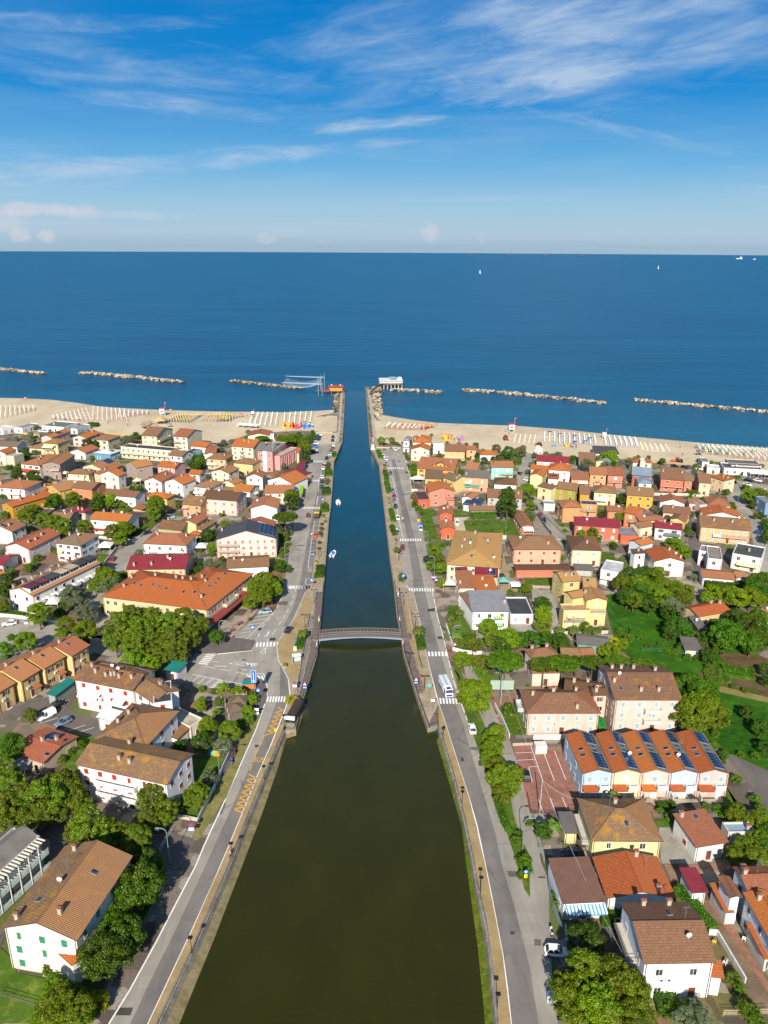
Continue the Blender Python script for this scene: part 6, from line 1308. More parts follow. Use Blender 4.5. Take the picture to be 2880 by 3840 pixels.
railing('j1118,90 1165,400 1215,680 1290,930 1350,1110', 1.0, GA, 'inner railing between right boardwalk and path')
railing('j165,310 120,600 85,800 55,980 40,1150', 1.0, GA, 'outer railing of the grey ramp on the left')
railing('j1218,290 1262,560 1300,760 1335,880', .9, GD, 'low railing beside the ochre path on the right')
railing('a1310,90 1235,300 1120,500 900,880 835,1030', 1.6, flat('8a8c86', .6, .3), 'grey mesh fence beside the dark pines', 'fence', mesh=True, cat='fence')
railing('f90,1010 0,1160', 1.4, flat('c8ccc8', .6, .3), 'short mesh fence beside the dark driveway', 'fence', mesh=True, cat='fence')
railing('b1310,1180 1480,1180 1659,1170', 1.1, flat('d8cc98', .6), 'cream painted gate and fence at bottom right', 'fence', mesh=True, cat='fence')
railing('e930,0 945,180 975,330 1050,520', 1.3, flat('7fa0b0', .5, .3), 'blue-grey fence beside the brown-roofed house', 'fence', mesh=True, cat='fence')
railing('l355,705 500,712 640,722 780,740', 1.3, flat('4a9a70', .6), 'green wire fence across the meadow', 'fence', step=4, cat='fence')
railing('l0,270 60,380 120,430 200,520', 1.3, flat('2f8a60', .6), 'green wire fence down the meadow edge', 'fence', step=3, cat='fence')
railing('a0,1030 270,1110', 1.0, flat('6a705a', .7), 'low wire fence across the corner lawn', 'fence', cat='fence')
railing('g990,710 1015,850 1050,860 1380,850', .8, flat('3a3a38', .6), 'dark low railing around the red car park', 'fence', cat='fence')
railing('p585,240 640,330 640,480', 1.4, flat('4f8aa0', .6), 'blue-green fence beside the coral house lawn', 'fence', cat='fence')
railing('g1070,1050 1120,1240', 1.4, flat('9aa8b0', .5), 'grey-blue fence beside the service lane', 'fence', mesh=True, cat='fence')
def wallp(spec, h, hexc, label, w=.22, name='garden_wall', cat='wall'):
    o = curb(name, W(spec, 0), w, h, wallmat(hexc), 0, None, label=label, category=cat); USED[label] = 1; return o
wallp('h-60,335 100,345 330,375 600,420', 1.1, 'eeede8', 'long white garden wall behind the recycling bins')
wallp('m1245,545 1420,560 1659,590 n210,590 300,540 405,450', 1.0, 'e6e6e2', 'curved white wall at the street corner by the trees')
wallp('m1510,690 1400,830 1240,1040 1140,1200', 1.1, 'd8d8d4', 'pale wall along the lawn beside the street')
wallp('f545,405 490,520 442,635', 1.5, 'd4d8d4', 'white slatted wall beside the back lawn', .12)
wallp('f435,645 370,780 298,930', 1.5, 'd4d8d4', 'white slatted wall beside the brown-leaved tree', .12)
wallp('f95,872 190,895 295,915', .9, 'ddd6c6', 'low cream wall below the shuttered white house')
wallp('k-20,440 30,600 50,690 160,720 350,735', 1.1, 'efeeea', 'white corner wall around the palm garden')
wallp('g735,20 790,120 850,265', 1.2, 'dcdcda', 'white fence wall beside the shrubs')
wallp('g875,325 1030,320', .7, 'cfc4ae', 'low beige wall at the head of the red car park')
wallp('g1035,275 1290,275', 1.3, 'f0f0ee', 'white wall behind the red car park')
wallp('q0,560 200,560', 1.6, 'ecebe6', 'white wall in front of the long lawn')
wallp('q400,1190 900,1205', 1.0, 'b8ae98', 'old low wall below the small lawn')
wallp('q600,250 700,400 790,510', 1.0, '2c3038', 'dark wall beside the alley')
wallp('q590,150 700,270 860,420 965,530', .9, 'a8a294', 'grey wall on the right side of the alley')
wallp('v620,360 650,560 690,690 740,860 970,860', 1.0, 'efeeea', 'white wall along the right bank road by the yellow house')
wallp('v740,910 760,1050 850,1050', 1.2, 'efeeea', 'white wall around the umbrella courtyard')
wallp('v215,375 590,385', .8, 'd8c8a4', 'low beige wall between right car park and beach')
wallp('A400,745 625,745', .8, 'c8b880', 'low ochre wall between left car park and beach')
wallp('t130,150 390,190 540,180', 1.3, 'd0b870', 'ochre wall between houses and sand')
wallp('s350,160 620,200', 1.3, 'd8c080', 'ochre boundary wall near the left car park')
wallp('y0,545 300,560 760,610', 1.0, 'c8a868', 'ochre beach wall behind the parked cars')
wallp('y20,1010 520,1010 750,1030', 1.0, 'e8e4dc', 'white wall in front of the salmon house')
wallp('k1070,510 1340,530 1659,512', 1.0, 'dcd6c4', 'pale wall below the palm row')
wallp('b1195,550 1260,555 1480,930', 1.2, 'e4e8e8', 'white wall right of the white two-storey house')
wallp('b80,515 110,720', 1.4, 'b8c8c8', 'pale wall beside the dark bush and white car')
wallp('q1440,545 1659,600', .9, 'c8c4ba', 'grey wall behind the cream house')
wallp('B870,90 735,80', .1, 'c8b880', 'thin kerb at the gravel lot') if False else None
LM = {}
def lampobj(kind):
    if kind in LM: return LM[kind]
    D_, S2 = flat('2e2c2c', .5, .4), flat('8fa8a4', .5, .4); pole, head = MB(), MB()
    if kind == 'short': pole.tube((0, 0, 0), (0, 0, 3.4), .07, .05, D_, 8); head.box(-.35, .35, -.28, .28, 3.4, 3.6, D_)
    elif kind == 'double':
        pole.tube((0, 0, 0), (0, 0, 4.6), .08, .06, D_, 8); pole.tube((-.6, 0, 4.5), (.6, 0, 4.5), .04, .04, D_, 6)
        for s_ in (-1, 1): head.box(s_*.75-.28, s_*.75+.28, -.2, .2, 4.45, 4.62, D_)
    else:
        pts_ = [(0, 0, 0), (0, 0, 6.8), (.15, 0, 7.5), (.6, 0, 7.9), (1.3, 0, 8.0)]
        for a, b in zip(pts_, pts_[1:]): pole.tube(a, b, .08, .06, S2, 8, False)
        head.box(1.3, 2.0, -.15, .15, 7.9, 8.05, S2)
    LM[kind] = (pole.mesh('pole'), head.mesh('lamp_head')); return LM[kind]
def lamp(kind, spec, rz=0.):
    for sp, q in zip(spec.split(), pts(spec)):
        p = at(q[0], q[1], .1); r = empty('street_lamp', (p.x, p.y, .08), rz, category='street lamp', group={'short': 'square-headed promenade lamps', 'double': 'two-headed promenade lamps', 'tall': 'tall curved street lamps'}[kind])
        a, b = lampobj(kind); mkobj('pole', a, r); mkobj('lamp_head', b, r)
        ADJ.append((r, {'short': 'dark square-headed promenade lamp', 'double': 'dark two-headed lamp', 'tall': 'tall curved green-grey lamp post'}[kind], q, 3))
lamp('short', 'a1492,700 f560,1200 f812,590 f968,185 e547,1145 e418,225 g482,790 g333,290'); lamp('double', 'i1505,460 i1600,190 j1145,225 j1262,450 j1355,1110 j1198,860 o1090,820 o1155,60 p290,640 p330,840 p230,200')
lamp('tall', 'f466,600 i625,640 o735,510 o655,860 o795,150 i715,1110 k45,690 g950,1155', 0); lamp('tall', 'c1320,1240 p790,1060 p705,720 q795,500 q190,560 k1335,600 z1180,260', math.pi)
def pole(spec, h, label, mat=None, top=None):
    q = pts(spec)[0]; p = at(q[0], q[1], 0); mb = MB(); mb.tube((0, 0, 0), (0, 0, h), .13, .09, mat or flat('a8a29a', .8), 8)
    if top == 'x': mb.box(-.8, .8, -.06, .06, h-.5, h-.35, GD)
    mb.obj('utility_pole', loc=(p.x, p.y, 0), label=label, category='utility pole'); USED[label] = 1; return Vector((p.x, p.y, h))
u1 = pole('g1085,855', 8.2, 'concrete utility pole standing in the red car park'); u2 = pole('k545,1244', 8.5, 'concrete utility pole beside the pink hipped house')
u3 = pole('k290,735', 7.5, 'concrete utility pole behind the white corner wall'); u4 = pole('i712,1120', 9, 'slim dark pole among the parking bays') if False else None
def wire(a, b, sag=.8, label='overhead cable'):
    mb = MB(); prev = None
    for k in range(13): t = k/12; p = a.lerp(b, t)-Vector((0, 0, sag*4*t*(1-t))); 
    for k in range(13):
        t = k/12; p = a.lerp(b, t)-Vector((0, 0, sag*4*t*(1-t)))
        if prev: mb.tube(prev, p, .022, .022, flat('c8c8c4', .6), 4, False)
        prev = p
    mb.obj('overhead_cable', label=label, category='cable'); USED[label] = 1
wb = world('d150,735', 5.5); w3 = world('b580,790', 3.2)
wire(u3, u2, .8, 'cable from the corner wall pole to the pine pole'); wire(u2, u1, 1., 'cable running down to the car park pole'); wire(u1, w3, 1.4, 'long white cable from car park pole over the roofs'); wire(u1, wb, .6, 'short cable from car park pole to yellow house')
def sign(spec, h, kind, label, rz=0., w=.6):
    q = pts(spec)[0]; p = at(q[0], q[1], 0); r = empty('road_sign', (p.x, p.y, .05), rz, label=label, category='road sign'); USED[label] = 1
    pb = MB(); pb.tube((0, 0, 0), (0, 0, h+.1), .04, .04, flat('9a9ea0', .4, .5), 6); pb.obj('pole', r)
    Bm, Wm, Rm, Ym = flat('1f62b8', .4), flat('eeeeee', .4), flat('c41e2a', .4), flat('e8c020', .4); y = -.07
    def disc(z, rr, m, yy, n=20): mb.tube((0, yy, z), (0, yy-.02, z), rr, rr, m, n)
    for part, kk in enumerate(kind.split('+')):
        mb = MB(); z = h-part*.95
        if kk == 'tri':
            mb.face([(-.62, y, z-.5), (.62, y, z-.5), (0, y, z+.55)], Rm); mb.face([(-.42, y-.01, z-.38), (.42, y-.01, z-.38), (0, y-.01, z+.32)], Wm); mb.face([(-.62, y+.02, z-.5), (0, y+.02, z+.55), (.62, y+.02, z-.5)], flat('8a8a8a')); mb.box(-.04, .04, y-.03, y-.015, z-.25, z+.1, flat('202020'))
        elif kk == 'nopark': disc(z, .5, Rm, y); disc(z, .38, Bm, y-.015); mb.face([(-.3, y-.04, z+.22), (-.22, y-.04, z+.3), (.3, y-.04, z-.22), (.22, y-.04, z-.3)], Rm)
        elif kk == 'noentry': disc(z, .45, Rm, y); mb.box(-.3, .3, y-.05, y-.02, z-.08, z+.08, Wm)
        elif kk == 'blue': disc(z, .5, Bm, y); mb.face([(-.3, y-.03, z+.1), (0, y-.03, z-.3), (.3, y-.03, z+.1), (.1, y-.03, z+.1), (.1, y-.03, z+.3), (-.1, y-.03, z+.3), (-.1, y-.03, z+.1)], Wm)
        elif kk == 'bike': mb.box(-.5, .5, y-.02, y, z-.45, z+.45, Bm); [mb.tube((sx*.22, y-.03, z-.1), (sx*.22, y-.04, z-.1), .15, .15, Wm, 14) for sx in (-1, 1)]; mb.box(-.25, .25, y-.05, y-.03, z, z+.06, Wm)
        elif kk == 'park': mb.box(-.55, .55, y-.02, y, z-.55, z+.55, Bm); mb.box(-.25, -.1, y-.05, y-.02, z-.38, z+.38, Wm); mb.box(-.1, .22, y-.05, y-.02, z+.26, z+.38, Wm); mb.box(-.1, .22, y-.05, y-.02, z-.05, z+.06, Wm); mb.box(.12, .24, y-.05, y-.02, z+.06, z+.26, Wm)
        elif kk == 'white': mb.box(-.5, .5, y-.02, y, z-.35, z+.35, Wm)
        elif kk == 'tallblue': mb.box(-.65, .65, y-.03, y, z-3.2, z+.3, Bm); mb.box(-.58, .58, y-.05, y-.03, z-3.13, z+.23, Wm); mb.box(-.5, .5, y-.07, y-.05, z-3.05, z+.15, Bm); mb.box(-.08, .08, y-.09, y-.07, z-2.5, z-.3, Wm); mb.box(-.25, .25, y-.09, y-.07, z-2.8, z-2.5, Wm)
        elif kk == 'cross': mb.box(-.55, .55, y-.02, y, z-.5, z+.5, Bm); mb.face([(-.4, y-.04, z-.35), (.4, y-.04, z-.35), (0, y-.04, z+.38)], Wm); mb.box(-.05, .05, y-.06, y-.045, z-.3, z+.1, flat('202020'))
        elif kk == 'yellow': mb.box(-.3, .3, y-.02, y, z-.4, z+.4, Ym)
        elif kk == 'teal': mb.box(-.5, .5, y-.02, y, z-.5, z+.4, flat('5ab4b0'))
        mb.obj('sign_plate', r)
    return r
sign('j1272,1100', 3.2, 'tri+bike', 'red triangle and blue sign on the near right boardwalk'); sign('j122,1150', 3.2, 'tri+bike', 'red triangle and blue sign on the near left boardwalk')
sign('i1400,1130', 3., 'nopark+white', 'round pink-rimmed no-parking sign beside the left quay'); sign('f250,1040', 3., 'nopark+white', 'no-parking sign beside the driveway entrance')
sign('e765,150', 2.6, 'blue+yellow', 'round blue arrow sign at the tip of the verge'); sign('i985,1235', 9., 'tallblue', 'tall blue and white banner sign beside the bus shelter')
sign('i1025,1244', 4., 'cross', 'square blue crossing sign beside the bus shelter'); sign('j1410,1180', 3.6, 'teal', 'teal square sign beside the striped island')
sign('i967,590', 4.5, 'cross', 'crossing sign on a pole at the junction corner'); sign('o1000,1200', 3.2, 'cross', 'blue crossing sign before the far left crosswalk'); sign('p302,520', 3.2, 'cross', 'blue crossing sign before the right quay crosswalk')
sign('p390,1150', 3.2, 'park', 'blue sign in the planter on the right quay'); sign('p812,1200', 3.2, 'cross', 'blue crossing sign on the right kerb'); sign('i1300,560', 3.6, 'park', 'blue sign beside the dark car at the junction') if False else None
sign('o1145,130', 3., 'park', 'blue parking sign on the left quay by the hedge'); sign('v675,680', 3.4, 'cross', 'blue crossing sign on the right side near the beach'); sign('v348,640', 3.2, 'cross', 'blue crossing sign on the quay near the beach')
sign('B798,520', 3., 'cross', 'blue sign beside the farthest left crosswalk'); sign('g253,65', 3.4, 'white', 'white sign in the small planter on the right quay'); sign('k68,715', 2.8, 'tri', 'give-way triangle beside the corner garden'); sign('f755,110', 2.4, 'white+white', 'small white signs on the left grass verge'); sign('f905,350', 5, 'yellow', 'bus stop pole on the left quay')
def bx(name, spec, size, mats, label, cat, rz=0, z=0, extra=None):
    q = pts(spec)[0]; p = at(q[0], q[1], 0); mb = MB(); sx, sy, sz = size; mb.box(-sx/2, sx/2, -sy/2, sy/2, 0, sz, mats)
    if extra: extra(mb)
    USED[label] = 1; return mb.obj(name, loc=(p.x, p.y, z), rz=rz, label=label, category=cat)
def shelter(mb):
    G_ = glass(); T_ = flat('4a4340', .4)
    for k in range(9): t = math.pi*(k+.5)/9
sp_ = world('f1013,150'); r = empty('bus_shelter', (sp_.x, sp_.y, .12), rad(-12), label='glass and brown barrel-roofed shelter on the left quay corner', category='shelter')
mb = MB(); n = 10; BRN = flat('4a3c34', .4)
for k in range(n):
    a, b = math.pi*k/n, math.pi*(k+1)/n
    q = [(1.2*math.cos(a), 0, 1.3+1.1*math.sin(a)), (1.2*math.cos(b), 0, 1.3+1.1*math.sin(b)), (1.2*math.cos(b), 7, 1.3+1.1*math.sin(b)), (1.2*math.cos(a), 7, 1.3+1.1*math.sin(a))]; mb.face(q, BRN)
mb.obj('roof', r); mb = MB(); mb.box(-1.15, 1.15, 0, .06, 0, 1.9, glass()); mb.box(-1.2, -1.14, .1, 7, 0, 1.3, glass()); mb.box(1.14, 1.2, .1, 7, 0, 1.3, glass()); mb.obj('glass_wall', r)
mb = MB(); mb.box(-1.3, 1.3, -.6, .0, 1.2, 1.95, flat('e8e8ea')); mb.obj('canopy_front', r)
p = world('i1420,820'); r = empty('bus_shelter', (p.x, p.y, .1), rad(15), label='small white bus shelter on the sandy path', category='shelter')
mb = MB(); mb.box(-1.2, 1.2, -.7, .9, 2.3, 2.42, flat('e8ecee')); mb.obj('roof', r); mb = MB(); mb.box(-1.2, 1.2, .84, .9, .1, 2.3, flat('b8ccd4', .2)); mb.box(-1.2, -1.14, -.6, .84, .1, 2.3, flat('b8ccd4', .2)); mb.obj('glass_wall', r)
p = world('i925,1110'); r = empty('bus_shelter', (p.x, p.y, .17), rad(5), label='turquoise-roofed shelter on the dark pavement', category='shelter')
mb = MB(); mb.box(-1.6, 1.6, -.9, .9, 2.3, 2.4, flat('1f8a8a')); mb.obj('roof', r); mb = MB(); mb.box(-1.6, 1.6, .8, .86, 0, 2.3, flat('c8783a')); [mb.tube((sx*1.5, -.8, 0), (sx*1.5, -.8, 2.3), .05, .05, GD, 6) for sx in (-1, 1)]; mb.obj('back_panel', r)
bx('billboard', 'k555,1135', (6, .25, 2.6), flat('9fb4a4', .5), 'grey-green billboard beside the pine garden', 'billboard', z=1.2)
bx('transformer_box', 'g1088,370', (2.6, 2., 2.1), wallmat('e6e2da'), 'white utility cabinet in the red car park', 'utility box', rad(4))
bx('garden_kiosk', 'i1405,620', (.8, .6, 1.6), flat('5a7a84'), 'grey-blue cabinet on the sandy path', 'cabinet'); bx('litter_bin', 'i1402,690', (.9, .9, 1.2), flat('d8cfc0'), 'white round-topped bin on the sandy path', 'bin')
def bin_(spec, hexc, label, rz=0, lid=None):
    q = pts(spec)[0]; p = at(q[0], q[1], 0); r = empty('recycling_bin', (p.x, p.y, .06), rz, label=label, category='bin'); r.scale = (.75,)*3; USED[label] = 1
    mb = MB(); mb.box(-.85, .85, -.6, .6, .15, 1.25, flat(hexc)); mb.obj('body', r); mb = MB(); M = flat(lid or hexc, .5)
    mb.face([(-.9, -.65, 1.25), (.9, -.65, 1.25), (.9, -.1, 1.6), (-.9, -.1, 1.6)], M); mb.face([(-.9, -.1, 1.6), (.9, -.1, 1.6), (.9, .65, 1.35), (-.9, .65, 1.35)], M)
    mb.face([(.9, -.65, 1.25), (.9, .65, 1.25), (.9, .65, 1.35), (.9, -.1, 1.6)], M); mb.face([(-.9, .65, 1.25), (-.9, -.65, 1.25), (-.9, -.1, 1.6), (-.9, .65, 1.35)], M); mb.face([(.9, .65, 1.25), (-.9, .65, 1.25), (-.9, .65, 1.35), (.9, .65, 1.35)], M); mb.obj('lid', r)
for sp, c, lb, ld in (('h280,415', 'cfd4da', 'recycling bin with blue lid by the white wall', '2a5c9c'), ('h338,422', '9a9a90', 'recycling bin with yellow lid by the white wall', 'e0a020'), ('h465,430', '2a4a3c', 'dark green bin by the white wall', None), ('p588,335', 'e0a030', 'orange-yellow bin on the right kerb', None), ('p605,385', '2a78c8', 'blue bin on the right kerb', None), ('f405,395', '5ab0b0', 'pale teal bin behind the garden fence', None), ('f445,402', 'd8a020', 'yellow bin behind the garden fence', None), ('o1065,965', '1f98b0', 'turquoise bin beside the left quay hedge', None), ('o1062,1002', 'c89a84', 'pale brown bin beside the left quay hedge', None),
    ('B735,1030', '2a70c8', 'blue bin beside the far left quay hedge', None), ('B785,740', '2a70c8', 'blue bin under the yellow umbrella on left quay', None), ('B782,715', 'e0a030', 'yellow bin on the far left quay', None), ('p780,1090', '8a2a6a', 'purple and white bin at the right kerb', 'e8e8e8'), ('B420,745', '2a8ad0', 'sky blue bin outside the maroon shop', None)): bin_(sp, c, lb, 0, ld)
def bench(spec, label, rz=0):
    q = pts(spec)[0]; p = at(q[0], q[1], 0); r = empty('park_bench', (p.x, p.y, .12), rz, label=label, category='bench'); USED[label] = 1; M = flat('6a6058')
    mb = MB(); mb.box(-.9, .9, -.25, .25, .4, .46, M); mb.obj('seat', r); mb = MB(); mb.box(-.9, .9, .2, .26, .5, .95, M); mb.obj('backrest', r)
    for s_ in (-1, 1): mb = MB(); mb.box(s_*.75-.05, s_*.75+.05, -.2, .22, 0, .4, M); mb.obj('leg', r)
for sp, lb, rz in (('i835,425', 'upper bench beside the parking bays', .8), ('i752,500', 'lower bench beside the parking bays', .8), ('p1180,262', 'bench behind the coral house', 0), ('v375,240', 'bench between the two small beach trees', 0), ('o1130,535', 'bench on the left quay beside the hedge', 1.5), ('k95,478', 'bench on the palm garden lawn', 0), ('v280,352', 'dark bench at the beach end of the car park', 0)): bench(sp, lb, rz)
def pots(spec, hexc='dcc8a0'):
    for sp, q in zip(spec.split(), pts(spec)):
        p = at(q[0], q[1], 0); r = empty('flower_pot', (p.x, p.y, .12), 0, category='flower pot'); mb = MB(); mb.tube((0, 0, 0), (0, 0, .7), .35, .5, wallmat(hexc), 10); mb.obj('pot', r); mb = MB(); mb.blob((0, 0, .85), .5, leafmat('broad', *KIND['broad'][:3]), 3, .3, 8); mb.obj('plant', r)
        ADJ.append((r, 'stone flower pot', q, 1))
pots('o1058,880 p213,70 p205,125 p244,400 p285,600 p287,718 p310,765 v415,1195 v390,1110 v355,700 v335,718 i1300,870 o1155,300')
p = world('v160,400'); r = empty('monument', (p.x, p.y, .1), 0, label='small white shrine-like monument at the canal mouth', category='monument')
mb = MB(); mb.box(-1.1, 1.1, -1.1, 1.1, 0, .9, wallmat('efece4')); mb.box(-.7, .7, -.7, .7, .9, 3., wallmat('efece4')); mb.obj('base', r); mb = MB(); mb.tube((0, 0, 3.), (0, 0, 4.6), .8, .05, flat('4a4440'), 4); mb.tube((0, 0, 4.5), (0, 0, 6.), .12, .12, flat('efece4'), 8); mb.blob((0, 0, 6.1), .35, flat('efd8c0'), 1, .1); mb.obj('spire', r)
def rocks(name, spec, width, hgt, label, dens=1.3, w2=None, seed=1, z=WZ, cols=('d8cbb4', 'b8a88e', '8c7f6c', '5e564c')):
    P = W(spec, WZ); rn = random.Random(seed); mb = MB(); M = [groundmat('rock_'+c, c, '%02x%02x%02x' % tuple(int(int(c[i:i+2], 16)*.72) for i in (0, 2, 4)), sc=1.) for c in cols]
    for a, b in zip(P, P[1:]):
        L = (b-a).length; u = (b-a).normalized(); s_ = Vector((-u.y, u.x, 0)); n = int(L*width*.32*dens)
        for i in range(n):
            v_ = rn.uniform(-1, 1); c = a+u*rn.uniform(0, L)+s_*v_*width/2; h = hgt*(1-v_*v_)*rn.uniform(.5, 1.); r_ = rn.uniform(.6, 1.25)
            mb.blob((c.x, c.y, z+h*.8), (r_*rn.uniform(.8, 1.3), r_*rn.uniform(.7, 1.2), r_*rn.uniform(.6, .9)), rn.choice(M[:3] if h > .6 else M[1:]), rn.random(), .3, 6)
    return mb.obj(name, label=label, category='breakwater')
rocks('breakwater', 'C-200,35 0,52 200,72 400,98 590,115', 6, 2., 'pale rock breakwater cut by the left edge', seed=2)
rocks('breakwater', 'C1045,108 1300,118 1659,158 D100,125 300,145 600,185 840,210 990,222', 6.5, 2.3, 'long pale rock breakwater left of centre', seed=3)
rocks('breakwater', 'E170,175 400,200 700,235 1030,270 1110,268', 6.5, 2., 'dark rock breakwater behind the fishing net', seed=4, cols=('c8b698', '8c7f6c', '6c6254', '4e463e'))
rocks('breakwater', 'A1330,218 1500,212 F0,182 70,185', 6.5, 2., 'short pale rock breakwater behind the pier restaurant', seed=5)
rocks('breakwater', 'F315,155 600,172 900,195 1250,228 1659,268 G100,168' if False else 'F315,155 600,172 900,195 1250,228 1659,268 S2275,1516', 6.5, 2.1, 'long pale rock breakwater right of the pier', seed=6)
rocks('breakwater', 'G225,180 600,210 900,238 1300,275 1659,305 2000,335', 6.5, 2.1, 'rock breakwater cut by the right edge', seed=7)
rocks('rock_revetment', 'A1165,180 1165,260 1165,380 1170,480 1150,540', 8, 1.6, 'wide pale rock slope beside the right pier', .9, seed=8)
rocks('rock_revetment', 'A668,265 664,350 670,430 676,470', 4.5, 1.2, 'rock slope beside the left pier', 1., seed=9, cols=('b8a88e', '8c7f6c', '7c705e', '5e564c'))
p = world('A635,262', WZ); r = empty('fishing_hut', (p.x, p.y, 0), 0, label='orange fishing hut on stilts with red roof', category='fishing hut')
r.scale = (.85, 1, .85); OR, RD, GYm = flat('d8902c'), flat('a04840'), flat('8a9a9c', .5)
mb = MB(); mb.box(-8, 10, -1, 9, 1.6, 1.9, flat('8a6a5a')); mb.obj('platform', r); mb = MB(); mb.box(-4, 8, 0, 7.5, 1.9, 5., OR); mb.obj('wall', r)
mb = MB(); mb.face([(-5, -.8, 5.0), (9, -.8, 5.0), (9, 4, 6.4), (-5, 4, 6.4)], RD, 'slope'); mb.face([(-5, 4, 6.4), (9, 4, 6.4), (9, 8.4, 5.), (-5, 8.4, 5.)], RD, 'slope'); mb.obj('roof', r)
for x in (-7.5, -2, 3.5, 9):
    for y in (-.6, 8): mb = MB(); mb.tube((x, y, -4), (x, y, 1.7), .28, .28, CONC, 6); mb.obj('stilt', r)
for dx, nm in ((6, 'chimney'), (-2, 'chimney')): mb = MB(); mb.box(dx-.4, dx+.4, 3, 4, 5.5, 7.2, flat('e8e8e4')); mb.obj(nm, r)
mb = MB(); mb.box(-17, -8, 1, 3.5, 1.6, 1.8, flat('8a6a5a')); mb.obj('gangway', r)
pa = world('A492,275', WZ); r2 = empty('lift_net', (pa.x, pa.y, 0), 0, label='large square fishing net hung from pale booms over water', category='fishing net'); r2.scale = (.92, 1, .82)
for dx, dy, h in ((-8, 0, 15), (0, 0, 12), (0, 24, 15), (-8, 24, 13)): mb = MB(); mb.tube((dx*.4, dy, -4), (dx*.4, dy, h), .3, .22, GYm, 6); mb.obj('post', r2)
for dy, h in ((0, 10.5), (24, 12)):
    mb = MB(); mb.tube((0, dy, h-1.6), (-34, dy, h), .2, .12, flat('c8d4d8', .4), 6); mb.tube((0, dy, h-.6), (-34, dy, h), .12, .1, flat('c8d4d8', .4), 5); mb.obj('boom', r2)
mb = MB(); nn = 16; NT = flat('b8c4c4', .7)
def npt(i, j): s_, t_ = i/nn, j/nn; return Vector((-2-31*s_, 24*t_, 9.2+1.*t_-7.*(math.sin(math.pi*s_)*.8*(.6+.4*math.sin(math.pi*t_)))))
for i in range(nn+1):
    for j in range(nn):
        mb.tube(npt(i, j), npt(i, j+1), .03, .03, NT, 3, False); mb.tube(npt(j, i), npt(j+1, i), .03, .03, NT, 3, False)
mb.obj('net', r2)
mb = MB(); mb.tube((2, 3, 2), (-3, 3, 9), .2, .15, flat('d86a5a'), 6); mb.box(0, 6, 1, 5, 1.6, 3.6, flat('7a4a44')); mb.obj('winch', r2)
p = world('A1350,200', WZ); r = empty('pier_restaurant', (p.x, p.y, 0), rad(4), label='white restaurant on stilts beyond the right pier', category='restaurant'); r.scale = (.95, 1, .62); LAND.append((pts('A1350,140')[0], 'white restaurant on stilts'))
Wp = wallmat('f0f0ee'); k_ = mpp(p)*3840/3840
def mx(v): return v/3.318*mpp(p)
Lx = mx(150)
mb = MB(); mb.box(-Lx*1.0, Lx, 0, 14, 4.2, 4.6, flat('8a7460')); mb.obj('platform', r); mb = MB(); mb.box(-Lx, Lx, .5, 13.5, 6.0, 9.4, Wp); mb.box(-Lx*.3, Lx*.8, 1, 13, 4.6, 6., flat('6a4a40')); mb.obj('wall', r)
mb = MB(); mb.box(-Lx*1.02, Lx*1.02, 0, 14, 9.4, 9.7, flat('d8dcde')); mb.obj('roof', r)
for k in range(12): x = -Lx*.9+Lx*1.8*k/11; o = mkobj('window', winmesh('n', 'k', 1.4, 1.2), r, (x, .49, 7.8))
for k in range(7):
    for y in (1, 12): mb = MB(); mb.tube((-Lx*.95+Lx*1.9*k/6, y, -4), (-Lx*.95+Lx*1.9*k/6, y, 4.3), .4, .4, flat('c8b8a0'), 6); mb.obj('stilt', r)
mb = MB(); mb.box(-Lx*.1, Lx*.5, 2, 11, 11.6, 11.9, flat('9ab8c8', .3)); [mb.box(-Lx*.1+i*Lx*.14, -Lx*.1+i*Lx*.14+.2, 2.1, 2.3, 9.7, 11.6, flat('c8d0d4')) for i in range(5)]; mb.box(Lx*.65, Lx*.95, 3, 10, 9.7, 12., Wp); mb.obj('roof_terrace', r)
mb = MB(); prev = None; dk = flat('4a4038', .6)
q0 = r.matrix_basis if False else None
mb.obj('dummy') if False else None
A0 = world('A1080,265', 0); A1 = world('A1255,150', 5.5); 
for k in range(14):
    t = k/13; c = A0.lerp(A1, t)+Vector((0, 0, 2.2*math.sin(math.pi*t)))
    if prev: q = [prev+Vector((0, -1.2, 0)), c+Vector((0, -1.2, 0)), c+Vector((0, 1.4, 0)), prev+Vector((0, 1.4, 0))]; mb.face(q, dk); mb.face([v_-Vector((0, 0, .5)) for v_ in q[::-1]], dk); mb.face([q[0]-Vector((0, 0, .5)), q[1]-Vector((0, 0, .5)), q[1]+Vector((0, 0, .9)), q[0]+Vector((0, 0, .9))], dk); mb.face([q[3]-Vector((0, 0, .5)), q[2]-Vector((0, 0, .5)), q[2]+Vector((0, 0, .9)), q[3]+Vector((0, 0, .9))], dk)
    if prev and k % 3 == 0: mb.tube(c, (c.x, c.y, -1), .25, .25, dk, 6)
    prev = c
mb.obj('walkway', label='dark arched walkway climbing to the pier restaurant', category='walkway')
